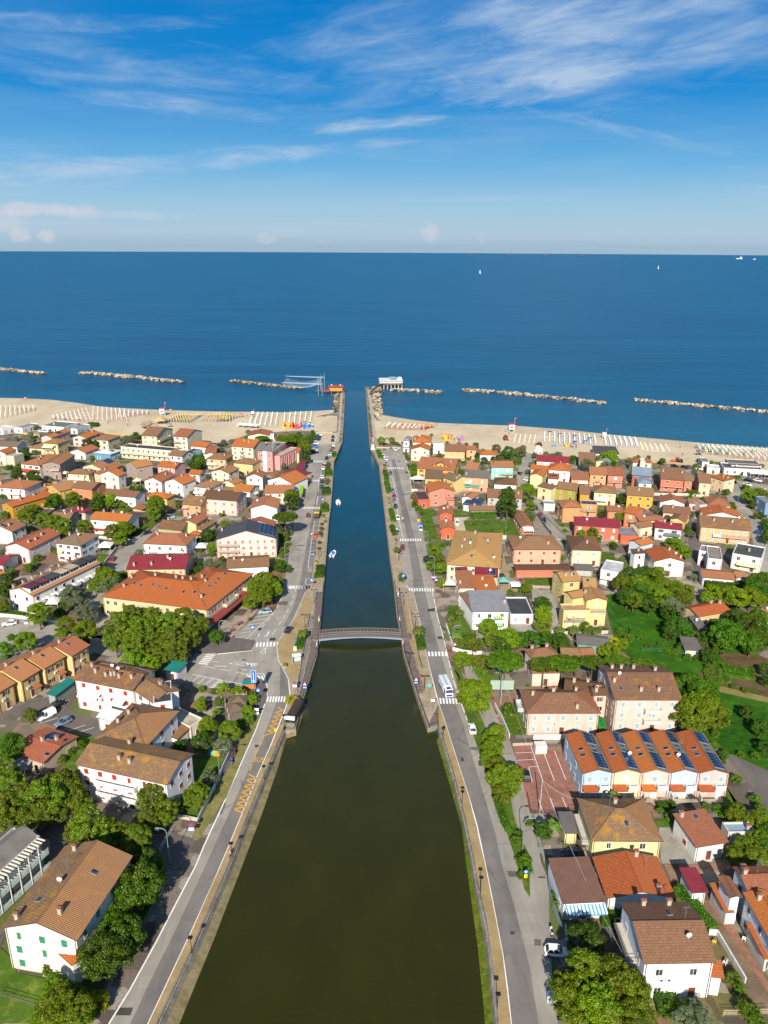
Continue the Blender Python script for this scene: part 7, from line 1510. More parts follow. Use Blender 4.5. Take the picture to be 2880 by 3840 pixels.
def boat(spec, L, hull, label, rz, cov=None):
    q = pts(spec)[0]; p = at(q[0], q[1], WZ); r = empty('motor_boat', (p.x, p.y, WZ+.02), rz, label=label, category='boat'); USED[label] = 1
    mb = MB(); H_ = flat(hull, .3); secs = []
    for t in (0, .15, .4, .65, .85, 1.): w_ = L*.2*(1-max(0, (t-.45)/.55)**2.2*.97); y = -L/2+L*t; sh = .62+.25*t*t; secs.append((y, [(-w_*.55, -.2), (w_*.55, -.2), (w_, sh), (w_*.86, sh), (w_*.7, .25), (-w_*.7, .25), (-w_*.86, sh), (-w_, sh)]))
    loft(mb, secs, H_); mb.obj('hull', r)
    mb = MB(); mb.box(-L*.09, L*.09, -L*.12, L*.1, .25, 1.15, flat(cov or 'e8e8e8')); mb.obj('cabin', r); mb = MB(); mb.box(-.2, .2, -L/2-.35, -L/2, .1, 1., flat('202428')); mb.obj('outboard_motor', r)
    mb = MB(); mb.tube((L*.1, 0, .6), (L*.1, 0, 2.6), .03, .02, flat('a0a0a0'), 5); mb.obj('mast', r); return r
boat('o1340,88', 5.4, 'f2f2f0', 'white motor boat moored in mid canal, the farther one', 0.1); boat('o1278,760', 5.4, 'f0f0ee', 'white motor boat with blue cockpit by left quay', -.15, '2a6ac0')
def sail(spec, L, label):
    q = pts(spec)[0]; p = at(q[0], q[1], WZ); r = empty('sailboat', (p.x, p.y, WZ), .3, label=label, category='sailboat')
    mb = MB(); secs = [(-L/2+L*t, [(-L*.14*(1-t**3), 0), (L*.14*(1-t**3), 0), (L*.16*(1-t**3)+.02, L*.12), (-L*.16*(1-t**3)-.02, L*.12)]) for t in (0, .3, .6, .85, 1)]
    loft(mb, secs, flat('f0f0f0')); mb.obj('hull', r); mb = MB(); S2 = flat('f4f4f4', .7)
    mb.face([(0, -L*.45, L*.2), (0, L*.02, L*.2), (0, .05, L*1.35)], S2); mb.face([(L*.03, L*.06, L*.2), (L*.06, L*.48, L*.2), (0, .08, L*1.2)], S2)
    mb.face([(-L*.35, -L*.2, L*.2), (L*.05, L*.02, L*.2), (0, .05, L*1.35)], S2); mb.obj('sail', r); mb = MB(); mb.tube((0, .04, 0), (0, .04, L*1.4), .12, .08, flat('c8c8c8'), 6); mb.obj('mast', r)
sail('S1800,1026', 13, 'white sailboat left of the other on the open sea'); sail('S2468,1008', 14, 'white sailboat farther right on the open sea')
def ship(spec, L, kind, label):
    q = pts(spec)[0]; p = at(q[0], q[1], WZ); mb = MB(); Dk = flat('4a5264'); r = empty('gas_platform' if kind == 'rig' else 'cargo_ship', (p.x, p.y, WZ), 0, label=label, category='gas platform' if kind == 'rig' else 'ship')
    if kind == 'rig':
        for x in (-.4, .4):
            for y in (-.2, .2): mb.tube((x*L, y*L, -2), (x*L, y*L, L*.32), L*.03, L*.03, Dk, 5)
        mb.obj('legs', r); mb = MB(); mb.box(-L*.5, L*.5, -L*.25, L*.25, L*.3, L*.48, Dk); mb.obj('deck', r); mb = MB(); mb.box(L*.1, L*.42, -L*.1, L*.1, L*.48, L*.65, Dk); mb.tube((L*.3, 0, L*.6), (L*.5, 0, L*.9), L*.03, L*.02, Dk, 5); mb.obj('crane', r)
    else:
        Wm = flat('e8e8ea'); mb.prism([(-L/2, -L*.08), (L*.42, -L*.08), (L/2, 0), (L*.42, L*.08), (-L/2, L*.08)], 0, L*.09, Wm); mb.obj('hull', r); mb = MB(); mb.box(L*.1, L*.35, -L*.07, L*.07, L*.09, L*.3, Wm); mb.obj('bridge_house', r)
for k, x in enumerate((1764, 1909, 2045, 2170, 2184, 2350)): ship(f'S{x},{962+(x-1440)*.0036-1:.1f}', 55 if k in (1, 2) else 42, 'rig', ['leftmost gas platform on the horizon', 'second gas platform from the left on the horizon', 'gas platform on the horizon left of the close pair', 'left one of the close pair of platforms', 'right one of the close pair of platforms', 'faint rightmost gas platform on the horizon'][k])
ship('S2772,971', 75, 'ship', 'white ship on the right horizon, the larger'); ship('S2828,973', 35, 'ship', 'small white ship nearest the right edge')
WHc, BK, DB, SG, RE, VD, PB, DG, DR, BB_, BG_, ORc, LS = 'f0f0ee', '16181c', '2a3f6b', '8f949a', 'a0202a', '1d2430', '9db4c4', '5f6468', '7a2430', '3b6fc0', '6f8296', 'e2642a', 'c8ccd0'
UPR, DN = (3, -60), (-3, 60)
car('e1010,700', (90, 6), WHc, 'car', 'white hatchback parked across the lane beside bushes'); car('g560,205', (-14, -60), WHc, 'car', 'white car parked on the verge of the right bank road')
car('g980,570', (-18, -90), BK, 'car', 'black car in the red car park'); car('g1345,1180', (-90, -5), VD, 'car', 'black car in the yard of the yellow house')
car('i1090,300', (-90, 12), PB, 'car', 'pale blue hatchback in the slanted parking bay'); car('i1335,490', (45, -60), VD, 'car', 'dark car stopped beside the sandy path')
car('c365,105', (-80, 40), WHc, 'van', 'white van in the dark car park'); car('c495,155', (-80, 38), BG_, 'car', 'blue-grey hatchback in the dark car park'); car('c450,18', (60, -35), BK, 'car', 'black car beside the teal carport')
car('h100,425', (-90, 14), WHc, 'car', 'white sedan on the street by the white wall'); car('m1350,645', (-80, 20), PB, 'car', 'pale blue car behind the white canopy'); car('m1465,830', (30, -40), RE, 'car', 'small red-topped car by the street wall')
car('n385,492', (80, -25), VD, 'car', 'dark violet car on the side street'); car('n690,285', (60, 0), PB, 'car', 'pale car behind the olive-green house')
car('o953,265', (2, -60), DR, 'car', 'dark red car driving on the left bank road'); car('o1042,520', (2, -60), ORc, 'car', 'small orange car in a left bank bay'); car('o1013,750', (3, -60), SG, 'car', 'silver car next to the orange cone')
for sp, c in (('p268,18', RE), ('p272,72', BG_), ('p288,152', VD), ('p316,302', WHc), ('p378,690', DR), ('p673,850', VD), ('p615,440', LS)): car(sp, (6, 60), c)
car('p1085,368', (4, 60), WHc, 'van', 'white van on the gravel beside the coral house')
for sp, c in (('q690,330', VD), ('q640,268', DR), ('q583,170', VD), ('q152,1075', VD)): car(sp, (30, 60), c)
for sp, c in (('v440,405', SG), ('v512,405', WHc), ('v692,402', RE), ('v368,558', WHc), ('v320,520', WHc), ('v428,782', DG), ('v465,1055', BG_)): car(sp, (6, 60), c)
for sp, c in (('B866,170', BK), ('B860,225', VD), ('B876,300', WHc), ('B863,345', RE), ('B836,388', DG), ('B838,438', LS), ('B768,500', BK), ('B735,570', LS), ('B722,615', RE), ('B716,660', WHc), ('B702,795', WHc), ('B697,865', VD), ('B687,950', VD), ('B475,738', WHc), ('B432,612', BK), ('B425,700', BG_)): car(sp, (4, -60), c)
for k, (sp, c) in enumerate((('B648,140', WHc), ('B635,165', BK), ('B628,190', DB), ('B620,212', VD), ('B598,272', WHc), ('B587,318', BB_), ('B575,380', WHc), ('B570,400', DG), ('B590,412', BK), ('s420,102', WHc), ('s640,124', WHc), ('s712,130', WHc))): car(sp, (60, 6), c)
for sp, c in (('u245,778', PB), ('u775,840', VD), ('u440,345', VD), ('w350,702', VD), ('w1068,885', WHc), ('y340,610', BK), ('y478,625', VD), ('y545,625', DG), ('y610,635', LS), ('y685,645', WHc), ('y620,742', BG_), ('y1380,808', BK), ('y1370,870', WHc), ('y1510,812', WHc), ('y1640,968', WHc), ('r1565,398', DB), ('r1595,210', VD), ('t1290,1150', VD), ('s790,130', DG)): car(sp, (50, 12), c)
def covered():
    p = world('e1050,1065'); mb = MB(); M = flat('b8c4cc', .5); secs = []
    rn = random.Random(3)
    for t in range(9):
        y = -2.2+4.4*t/8; hgt = .9+.75*math.exp(-((t-4)/2.4)**2)+rn.uniform(-.05, .05); w_ = .95 if 0 < t < 8 else .75
        secs.append((y, [(-w_, .05), (w_, .05), (w_*.95, hgt*.7), (w_*.55, hgt), (-w_*.55, hgt), (-w_*.95, hgt*.7)]))
    loft(mb, secs, M); mb.obj('covered_car', loc=(p.x, p.y, .05), rz=rad(80), smooth=True, label='car under a pale silver cover below the big tree', category='covered car')
covered()
def truck(spec, cabc, boxc, label, rz, L=8., roof=None, stripe=None):
    p = world(spec); r = empty('truck', (p.x, p.y, .06), rz, label=label, category='truck'); r.scale = (.85,)*3; USED[label] = 1; Cb, Bx = carpaint(cabc), flat(boxc, .4)
    mb = MB(); secs = [(L/2-2.1, [(-1.2, .6), (1.2, .6), (1.2, 2.7), (-1.2, 2.7)]), (L/2-.5, [(-1.2, .5), (1.2, .5), (1.15, 2.75), (-1.15, 2.75)]), (L/2-.05, [(-1.15, .5), (1.15, .5), (1.05, 1.7), (-1.05, 1.7)])]
    loft(mb, secs, Cb); mb.obj('cab', r); mb = MB(); mb.face([(-1.08, L/2-.06, 1.75), (1.08, L/2-.06, 1.75), (1.02, L/2-.42, 2.6), (-1.02, L/2-.42, 2.6)], glass()); [mb.face([(s_*1.21, L/2-1.9, 1.7), (s_*1.21, L/2-.5, 1.7), (s_*1.2, L/2-.6, 2.5), (s_*1.21, L/2-1.9, 2.5)], glass()) for s_ in (-1, 1)]; mb.obj('windscreen', r)
    mb = MB(); mb.box(-1.25, 1.25, -L/2, L/2-2.3, .9, 3.1, Bx, ); mb.box(-.1, .1, -L/2, L/2-2.4, 3.1, 3.16, flat('505458'))
    for k in range(4): mb.box(-1.27, 1.27, -L/2+.8+k*1.3, -L/2+.88+k*1.3, .9, 3.14, flat('a8b4bc'))
    if roof: mb.box(-1.3, 1.3, -L/2-.1, -L/2+1.4, 3.1, 3.5, flat(roof))
    mb.obj('cargo_body', r)
    if stripe: mb = MB(); mb.box(-.9, .9, L/2-.04, L/2+.02, .7, 1.3, flat(stripe)); mb.box(-.6, .6, L/2-1.6, L/2-.6, 2.76, 2.95, flat(stripe)); mb.obj('front_panel', r)
    for s_ in (-1, 1):
        for y in (L/2-1.2, -L/2+1.2, -L/2+2.4): mb = MB(); mb.tube((s_*.85, y, .5), (s_*1.2, y, .5), .5, .5, flat('1c1c1e', .8), 14); mb.obj('wheel', r)
        mb = MB(); mb.box(s_*.9-.2, s_*.9+.2, L/2-.06, L/2, .6, .85, flat('f0f4f8', .2)); mb.obj('headlight', r); mb = MB(); mb.box(s_*1.45-.1, s_*1.45+.1, L/2-.5, L/2-.3, 1.6, 2.4, flat('202020')); mb.obj('wing_mirror', r)
truck('j1580,1110', 'e8ecf4', 'd4dee6', 'white and blue lorry driving towards the crosswalk', math.pi+.18, 8.5, None, '2a3a9c')
truck('o1070,270', 'e0a81c', '4c4a42', 'yellow and black lorry parked on the left bank', .0, 7.5, 'f0b41c')
def scooter(spec, hexc, label, rz=0):
    p = world(spec); r = empty('motor_scooter', (p.x, p.y, .06), rz, label=label, category='scooter'); USED[label] = 1; M = carpaint(hexc)
    mb = MB(); mb.box(-.16, .16, -.7, -.05, .45, .8, M); mb.box(-.2, .2, -.05, .35, .25, .35, M); mb.box(-.2, .2, .35, .5, .3, 1.0, M); mb.tube((-.3, .45, 1.02), (.3, .45, 1.02), .03, .03, GD, 6); mb.obj('body', r)
    for y in (-.6, .6): mb = MB(); mb.tube((-.06, y, .25), (.06, y, .25), .25, .25, flat('1c1c1e'), 12); mb.obj('wheel', r)
    mb = MB(); mb.box(-.14, .14, -.65, -.1, .8, .88, flat('2a2422')); mb.obj('seat', r)
scooter('e968,540', 'c8ccd0', 'scooter parked beside the service lane wall'); scooter('q390,1105', RE, 'red scooter beside the beige yard', .5)
scooter('f560,460', '3b6fc0', 'blue three-wheeled scooter on the sandy verge', .3); scooter('f585,385', '4a4450', 'dark scooter on the sandy verge', .3)
def bicycle(spec, label, rz, hexc='303030'):
    p = world(spec); r = empty('bicycle', (p.x, p.y, .06), rz, label=label, category='bicycle'); USED[label] = 1; M = flat(hexc)
    for y in (-.52, .52):
        mb = MB(); [mb.tube((0, y+.33*math.cos(6.283*k/12), .34+.33*math.sin(6.283*k/12)), (0, y+.33*math.cos(6.283*(k+1)/12), .34+.33*math.sin(6.283*(k+1)/12)), .03, .03, M, 4, False) for k in range(12)]; mb.obj('wheel', r)
    mb = MB(); [mb.tube(a, b, .03, .03, M, 5) for a, b in (((0, -.52, .34), (0, -.1, .32)), ((0, -.1, .32), (0, -.2, .85)), ((0, -.1, .32), (0, .38, .85)), ((0, .52, .34), (0, .36, 1.)), ((0, -.2, .8), (0, .36, .85)), ((-.25, .34, 1.02), (.25, .34, 1.02)), ((0, -.52, .34), (0, -.2, .85)))]; mb.obj('frame', r)
bicycle('g1252,1090', 'bicycle leaning by the yellow wall', 1.5); bicycle('p382,345', 'bicycle ridden along the right bank road', .1)
def tractor(spec, hexc, label, rz=0, k=1.):
    p = world(spec); r = empty('tractor', (p.x, p.y, .03), rz, label=label, category='tractor'); r.scale = (k, k, k); USED[label] = 1; M = carpaint(hexc)
    mb = MB(); mb.box(-.45, .45, .2, 2.1, .8, 1.5, M); mb.box(-.8, .8, -1.4, .2, .8, 1.3, M); mb.obj('body', r); mb = MB(); mb.box(-.75, .75, -1.3, .1, 1.3, 2.4, glass()); mb.box(-.85, .85, -1.4, .2, 2.4, 2.5, M); mb.obj('cab', r)
    for s_ in (-1, 1):
        for y, rr in ((-.9, .85), (1.5, .5)): mb = MB(); mb.tube((s_*.75, y, rr), (s_*1.15, y, rr), rr, rr, flat('1c1c1e'), 14); mb.obj('wheel', r)
tractor('w730,250', 'b03a24', 'red tractor standing alone on the right beach', math.pi, 1.15); tractor('w1245,345', 'a83028', 'red tractor beside stacked white boats', .4); tractor('y350,550', 'd85a24', 'orange digger parked on the sand', 1.4, 1.2); tractor('y410,545', 'e0a040', 'yellow-orange loader next to the digger', 1.4, .9)
for i, (a, b, c, d, e, f) in enumerate(((480,720,660,730,668,760),(672,735,880,740,905,762),(900,740,1100,742,1120,765),(1140,742,1350,742,1375,765))):
    S_('terrace_paving', f'd{a},{b} {c},{d} {e},{f} {a+12},{b+35}', .09+.004*i, groundmat('pale_tiles', 'b8ac98', 'a09682', sc=.4))
for i, (a, b) in enumerate(((668, 690), (888, 700), (1110, 705))): wallp(f'd{a},{b} {a+30},{b+60}', 1.2, 'e6e2da', f'{["left","middle","right"][i]} white dividing wall before the gabled terrace', .15)
rn_ = random.Random(8)
for sp in ('g470,420 490,415 500,445 478,450', 'g610,440 650,440 655,485 610,480', 'e650,525 685,525 682,550 652,550', 'e866,98 925,100 922,112 868,110', 'j1495,545 1545,545 1548,572 1500,572', 'j1390,262 1470,250 1465,285 1392,288', 'o820,640 900,632 905,642 822,650', 'v620,1100 740,1080 735,1092 625,1108', 'i1135,560 1200,560 1195,590 1130,588', 'i850,782 890,782 888,794 852,794', 'f735,320 770,316 760,340 738,338', 'a905,1120 1035,1118 1015,1180 895,1178', 'f428,735 450,735 448,752 426,750'):
    S_('asphalt_patch', sp, .0605, asphalt('patch_asphalt', '4a4745'))
person('j1098,82', '2a2430', '2a2a34', 'person in dark clothes on the right boardwalk'); person('j1086,135', 'e8e8ea', 'd8d8da', 'person in white walking on the right boardwalk')
person('f545,1195', 'd89090', '3a3a44', 'person in pink top beside the left quay lamp', 2.5); person('o1188,345', '8a3a5a', '30343c', 'person in dark pink on the left quay', 1.2); person('o1165,350', '4a3a5a', '30343c', 'person in purple on the left quay')
p_ = person('p382,340', 'ececec', '7a4040', 'cyclist in white shirt on the right bank road', .1, True, .45); person('q690,245', 'd87a6a', 'e8e0e0', 'person in salmon clothes walking in the alley'); person('o1000,530', 'f0e0e0', '8a6a6a', 'person beside the small orange car')
person('A1075,385', '303038', '303038', 'dark figure walking on the right pier', 0, True, .1); person('A718,568', '303038', '3a3a44', 'dark figure walking on the left pier', 0, True, .1); person('v560,600', 'a05a6a', '4a4a52', 'cyclist with reddish top near the right car park', .2, True, .1)
person('n468,465', 'c83a5a', '3a3a44', 'person in red at the corner of the side street'); person('k468,1205', 'd83030', '2a2a34', 'person in red beside the pine garden wall'); person('B395,1165', 'a8402a', '3a3038', 'person with brown top on the left pavement')
for sp, lb in (('w732,128', 'left'), ('w798,128', 'middle'), ('w782,160', 'lower')): person(sp, '6a5a4a', '3a3a3a', f'dark figure below the red lifeguard tower, the {lb} one')
for i, (sp, t) in enumerate((('C1403,755', '2a3038'), ('D157,860', '303850'), ('A508,545', '5a4a44'), ('A524,545', '6a5a4c'), ('y415,340', '5a4a44'), ('y450,445', '3a3a44'), ('A1280,655', '5a3a3a'), ('E370,625', '6a5a50'), ('v1142,30', '8a3a3a'), ('v1070,30', 'd8d0c8'))):
    person(sp, t, '3a3430', ['person beyond the kiosk on the left beach', 'person on the left beach above tall house', 'left one of two people sitting on sand by the left pier', 'right one of two people on sand by the left pier', 'lone person high on the right beach sand', 'lone person near the parked digger', 'person beside the orange sunbed rows', 'person between yellow umbrellas and white rows', 'person in red at the waterline above orange umbrellas', 'pale figure above the orange umbrellas'][i])
UM = {}
def umb_mesh(hexc, open_=False):
    k = (hexc, open_)
    if k in UM: return UM[k]
    mb = MB(); M = flat(hexc, .7, var=.08); P = flat('c8c4bc', .6)
    if open_:
        n = 10
        for i in range(n):
            a, b = 6.283*i/n, 6.283*(i+1)/n; mb.face([(1.35*math.cos(a), 1.35*math.sin(a), 2.1), (1.35*math.cos(b), 1.35*math.sin(b), 2.1), (0, 0, 2.7)], M); mb.face([(1.35*math.cos(b), 1.35*math.sin(b), 2.1), (1.35*math.cos(a), 1.35*math.sin(a), 2.1), (0, 0, 2.6)], M)
        c = mb.mesh('canopy')
    else: mb.tube((0, 0, 1.05), (0, 0, 1.5), .10, .17, M, 8); mb.tube((0, 0, 1.5), (0, 0, 2.65), .17, .05, M, 8); c = mb.mesh('canopy')
    pb = MB(); pb.tube((0, 0, -.1), (0, 0, 2.75), .03, .03, P, 5); UM[k] = (c, pb.mesh('pole')); return UM[k]
def bed_mesh(hexc):
    k = ('bed', hexc)
    if k in UM: return UM[k]
    mb = MB(); M = flat(hexc, .7, var=.1); F_ = flat('e0e0e0', .4)
    mb.box(-.32, .32, -.95, .45, .3, .36, M); mb.face([(-.32, .45, .36), (.32, .45, .36), (.32, .95, .72), (-.32, .95, .72)], M); mb.face([(.32, .45, .33), (-.32, .45, .33), (-.32, .95, .69), (.32, .95, .69)], M)
    for x in (-.28, .28):
        for y in (-.8, .4): mb.box(x-.02, x+.02, y-.02, y+.02, 0, .3, F_)
    UM[k] = mb.mesh('sunbed'); return UM[k]
STUFF = {}
cntU = cntB = 0
def merge(tagk, mesh, p, rz, sc=1.):
    mb = STUFF.setdefault(tagk, MB()); c, s_ = math.cos(rz), math.sin(rz); b = len(mb.v)
    for v_ in mesh.vertices: mb.v.append((p.x+(v_.co.x*c-v_.co.y*s_)*sc, p.y+(v_.co.x*s_+v_.co.y*c)*sc, p.z+v_.co.z*sc))
    for f in mesh.polygons: mb.f.append(tuple(b+i for i in f.vertices)); mb.m.append(mb.mi(mesh.materials[f.material_index])); mb.uv += [(0, 0)]*len(f.vertices)
def umbrella(p, hexc, label, group, ind=True, open_=False, sc=1.):
    global cntU
    c, pl = umb_mesh(hexc, open_)
    if ind and cntU < 298:
        cntU += 1; r = empty('beach_umbrella', p, 0, label=label, category='beach umbrella', group=group); r.scale = (sc,)*3; mkobj('canopy', c, r); mkobj('pole', pl, r)
    else: merge('u', c, p, 0, sc); merge('u', pl, p, 0, sc)
def bed(p, rz, hexc, label, group, ind=True):
    global cntB
    if ind and cntB < 298: cntB += 1; mkobj('sunbed', bed_mesh(hexc), None, p, rz, label=label, category='sunbed', group=group)
    else: merge('b', bed_mesh(hexc), p, rz)
def rows(near_a, near_b, far_a, far_b, nrow, nu, uh, bh, label, group, ind, side=1.1, beds=True, opens=(), openc=None, jit=.15, skip=()):
    """rows of umbrellas running away from the camera between two lines"""
    NA, NB, FA, FB = [world(q, 0) for q in (near_a, near_b, far_a, far_b)]; rn = random.Random(hash_s(near_a))
    for i in range(nrow):
        if i in skip: continue
        t = i/(nrow-1); a, b = NA.lerp(NB, t), FA.lerp(FB, t)
        for j in range(nu):
            p = a.lerp(b, j/(nu-1))+Vector((rn.uniform(-jit, jit), rn.uniform(-jit, jit), 0)); p.z = zb(p); o_ = (i*nu+j) in opens
            umbrella(p, openc if o_ else uh, label if not o_ else f'open {ONAME[openc]} umbrella among the {group}', group if not o_ else group+' opened', ind, o_)
            if beds:
                for s_ in (-1, 1): q = p+Vector((s_*side, -.5, 0)); bed(q, math.pi+rn.uniform(-.1, .1), bh, 'sunbed in the '+group, 'sunbeds of the '+group, ind)
ONAME = {'8a2028': 'dark red', 'e87a3c': 'orange', '28388a': 'navy blue', '4fae8c': 'green and white', 'd84a3a': 'red', 'ecd8cc': 'pale'}
def zb(p):
    """height of the sand at p"""
    for A_ in (SHL, SHR):
        for i in range(len(A_)-1):
            a, b = A_[i], A_[i+1]
            if a.x <= p.x <= b.x:
                y = a.y+(b.y-a.y)*(p.x-a.x)/(b.x-a.x); d = y-p.y
                return .02 if d > 24 else max(-1.2, -1.2*(24-d)/24-.0)
    return .02
rows('E395,755 ', 'E740,770', 'E450,600', 'E762,600', 6, 14, 'f2f0ea', 'eeeae0', 'closed white umbrella in the slanting rows left of the beach gate', 'white umbrella rows left of the gate', True, 1.0, opens=(9,), openc='8a2028')
rows('E845,745', 'E1180,740', 'E858,600', 'E1205,590', 6, 12, 'f2f0ea', 'eeeae0', 'closed white umbrella in the straight rows beside the left pier', 'white umbrella rows beside the left pier', True, 1.0, opens=(48,), openc='8a2028')
rows('v360,75', 'v620,98', 'v425,20', 'v690,30', 4, 7, 'f4f2ee', 'e08a6a', 'closed white umbrella over salmon sunbeds nearest the right pier', 'salmon sunbed rows beside the right pier', True, 1.1, opens=(20, 27), openc='e87a3c')
rows('v700,95', 'v940,100', 'v750,35', 'v1080,50', 5, 6, 'f4f2ee', 'e0704c', 'closed umbrella in the orange rows behind the turret house', 'orange umbrella rows right of the pier', True, 1.1, opens=(5, 11, 17, 19, 22, 23, 25, 26, 28, 29), openc='e87a3c')
rows('x70,318', 'x1285,370', 'x72,180', 'x1240,245', 16, 11, 'eef0f4', 'f0f0f0', 'closed white umbrella in the blue and white beach club', 'blue and white beach club rows', True, 1.0, opens=(8, 33, 40, 56, 71, 88, 96), openc='28388a', skip=(8,))
rows('w1330,300', 'w1640,300', 'w1340,170', 'w1640,180', 5, 8, 'eef0f4', 'f0f0f0', 'closed white umbrella in the left half of the blue club', 'white rows at the left of the blue club', False, 1.0, beds=False, opens=(15,), openc='28388a')
rows('y710,420', 'y1880,560', 'y660,320', 'y1640,370', 15, 12, 'f2ece2', 'dcc0b0', 'closed cream umbrella in the green and white club at right', 'cream umbrella rows at the right edge', False, 1.0, opens=(0, 8, 18, 26, 36, 53, 62, 99, 126), openc='4fae8c')
rows('C700,708', 'C1180,735', 'C690,690', 'C1115,575', 9, 6, 'f6f0ec', 'e8ccc8', 'x', 'pink and white rows on the left beach', False, 1.0, opens=(30, 12), openc='ecd8cc')
rows('C1200,720', 'C1640,720', 'C1215,560', 'C1610,590', 8, 7, 'f6f0ec', 'e8c4c4', 'x', 'pink rows on the left beach', False, 1.0)
rows('D20,760', 'D440,690', 'D40,650', 'D440,660', 7, 6, 'f6f0ec', 'e8c4c4', 'x', 'pink rows farther right', False, 1.0)
rows('C-60,715', 'C440,595', 'C-40,560', 'C430,560', 9, 8, 'f4efe4', 'dcd4bc', 'x', 'cream rows at the left edge', False, 1.0)
rows('D680,800', 'D1080,805', 'D930,710', 'D1260,705', 11, 8, 'e8c458', '7888b0', 'x', 'yellow and blue rows', False, 1.0)
rows('D1250,790', 'D1659,795', 'D1360,700', 'D1659,700', 9, 6, 'e8c458', '7888b0', 'x', 'yellow and blue rows right', False, 1.0)
rows('E10,690', 'E110,690', 'E20,600', 'E290,630', 6, 6, 'e8c458', '7888b0', 'x', 'yellow and blue rows far right', False, 1.0, opens=(35,), openc='d84a3a')
for k, (tg, nm, lb) in enumerate((('u', 'beach_umbrellas', 'hundreds of small closed beach umbrellas across both beaches'), ('b', 'sunbeds', 'hundreds of small sunbeds across both beaches'))):
    STUFF[tg].obj(nm, kind='stuff', label=lb, category='beach umbrellas' if k == 0 else 'sunbeds')
def stakes(a, b, n, label, hexc='ece8e0'):
    A_, B_ = world(a), world(b)
    mb = MB()
    for k in range(n): p = A_.lerp(B_, k/(n-1)); mb.box(p.x-.18, p.x+.18, p.y-.18, p.y+.18, zb(p), zb(p)+.35, flat(hexc))
    mb.obj('stake_row', label=label, category='stake row'); USED[label] = 1
OR_ = ['first', 'second', 'third', 'fourth', 'fifth', 'sixth', 'seventh']
for i, x in enumerate((860, 937, 1015, 1092, 1168)): stakes(f'w{x},285', f'w{x+27},170', 9, f'{OR_[i]} empty row of umbrella bases from the left')
for i, x in enumerate((1330, 1400, 1480, 1560, 1640)): stakes(f'x{x+45},{395+i*8}', f'x{x},{275+i*9}', 10, f'{OR_[i]} row of umbrella bases right of the blue club')
for i, x in enumerate((135, 207)): stakes(f'y{x+60},{385}', f'y{x},{275}', 9, f'{OR_[i]} row of bases near the orange diggers')
def tower(spec, hexc, label, s_=1.):
    q = pts(spec)[0]; p = at(q[0], q[1], 0); p.z = zb(p); r = empty('lifeguard_tower', p, 0, label=label, category='lifeguard tower'); r.scale = (s_,)*3; USED[label] = 1
    mb = MB(); mb.box(-1.3, 1.3, -1.2, 1.2, 1.5, 4., wallmat('efefef')); mb.obj('cabin', r); mb = MB(); mb.box(-1.5, 1.5, -1.4, 1.4, 4., 4.3, flat(hexc)); mb.obj('roof', r); mb = MB(); mb.box(-.5, .5, -1.23, -1.2, 2.2, 3.1, glass()); mb.obj('window', r)
    for a in (-1.1, 1.1):
        for b in (-1, 1): mb = MB(); mb.tube((a, b, 0), (a, b, 1.5), .1, .1, flat('e0e0e0'), 6); mb.obj('leg', r)
    mb = MB(); mb.tube((1.5, 0, 0), (1.5, 0, 7.5), .06, .05, flat('d0d0d0'), 6); mb.box(1.5, 2.5, -.02, .02, 6.8, 7.5, flat('c8202c')); mb.obj('flagpole', r)
tower('w818,118', 'c83a4a', 'white lifeguard tower with red roof on the right beach', 1.2); tower('D674,700', 'c83a4a', 'white lifeguard tower with pink roof on the left beach', 1.2); tower('x765,210', 'efefef', 'low white lifeguard platform above the blue club', .8); tower('E442,600', 'e8e8f4', 'slim white lifeguard post by the white rows', .6)
def rescue(spec, label):
    q = pts(spec)[0]; p = at(q[0], q[1], WZ); r = empty('rescue_boat', (p.x, p.y, zb(p)+.15), 1.5, label=label, category='rescue boat'); USED[label] = 1; M = flat('c83030')
    for s_ in (-1, 1): mb = MB(); mb.tube((s_*.6, -1.8, .2), (s_*.6, 1.8, .2), .28, .12, M, 8); mb.obj('float', r)
    mb = MB(); mb.box(-.6, .6, -.5, .5, .35, .7, flat('efefef')); mb.obj('seat', r)
rescue('w868,40', 'red catamaran at the waterline beside the right tower'); rescue('D790,630', 'red catamaran at the waterline beside the left tower'); rescue('C330,432', 'red umbrella-like boat at the far left waterline')
def play(spec, cols, label, s_=1., name='inflatable_playground', cat='playground'):
    q = pts(spec)[0]; p = at(q[0], q[1], 0); r = empty(name, (p.x, p.y, .02), 0, label=label, category=cat); r.scale = (s_*.72, s_*.72, s_*.62); USED[label] = 1; rn = random.Random(hash_s(spec))
    mb = MB(); mb.box(-3, 3, -2, 2, 0, .6, flat(cols[0])); mb.obj('base', r)
    for i in range(4):
        x, y = (-2.6, -1.7) if i == 0 else (2.6, -1.7) if i == 1 else (-2.6, 1.7) if i == 2 else (2.6, 1.7); mb = MB(); mb.tube((x, y, .4), (x, y, 3.2), .45, .4, flat(cols[i % len(cols)]), 10); mb.blob((x, y, 3.5), .6, flat(cols[(i+1) % len(cols)]), i, .05, 10); mb.obj('tower', r)
    mb = MB(); mb.face([(-1, -3.4, .1), (1, -3.4, .1), (1, .5, 2.6), (-1, .5, 2.6)], flat(cols[1])); mb.box(-1.2, -1, -3.4, .5, 0, 1.4, flat(cols[2 % len(cols)])); mb.box(1, 1.2, -3.4, .5, 0, 1.4, flat(cols[2 % len(cols)])); mb.obj('slide', r)
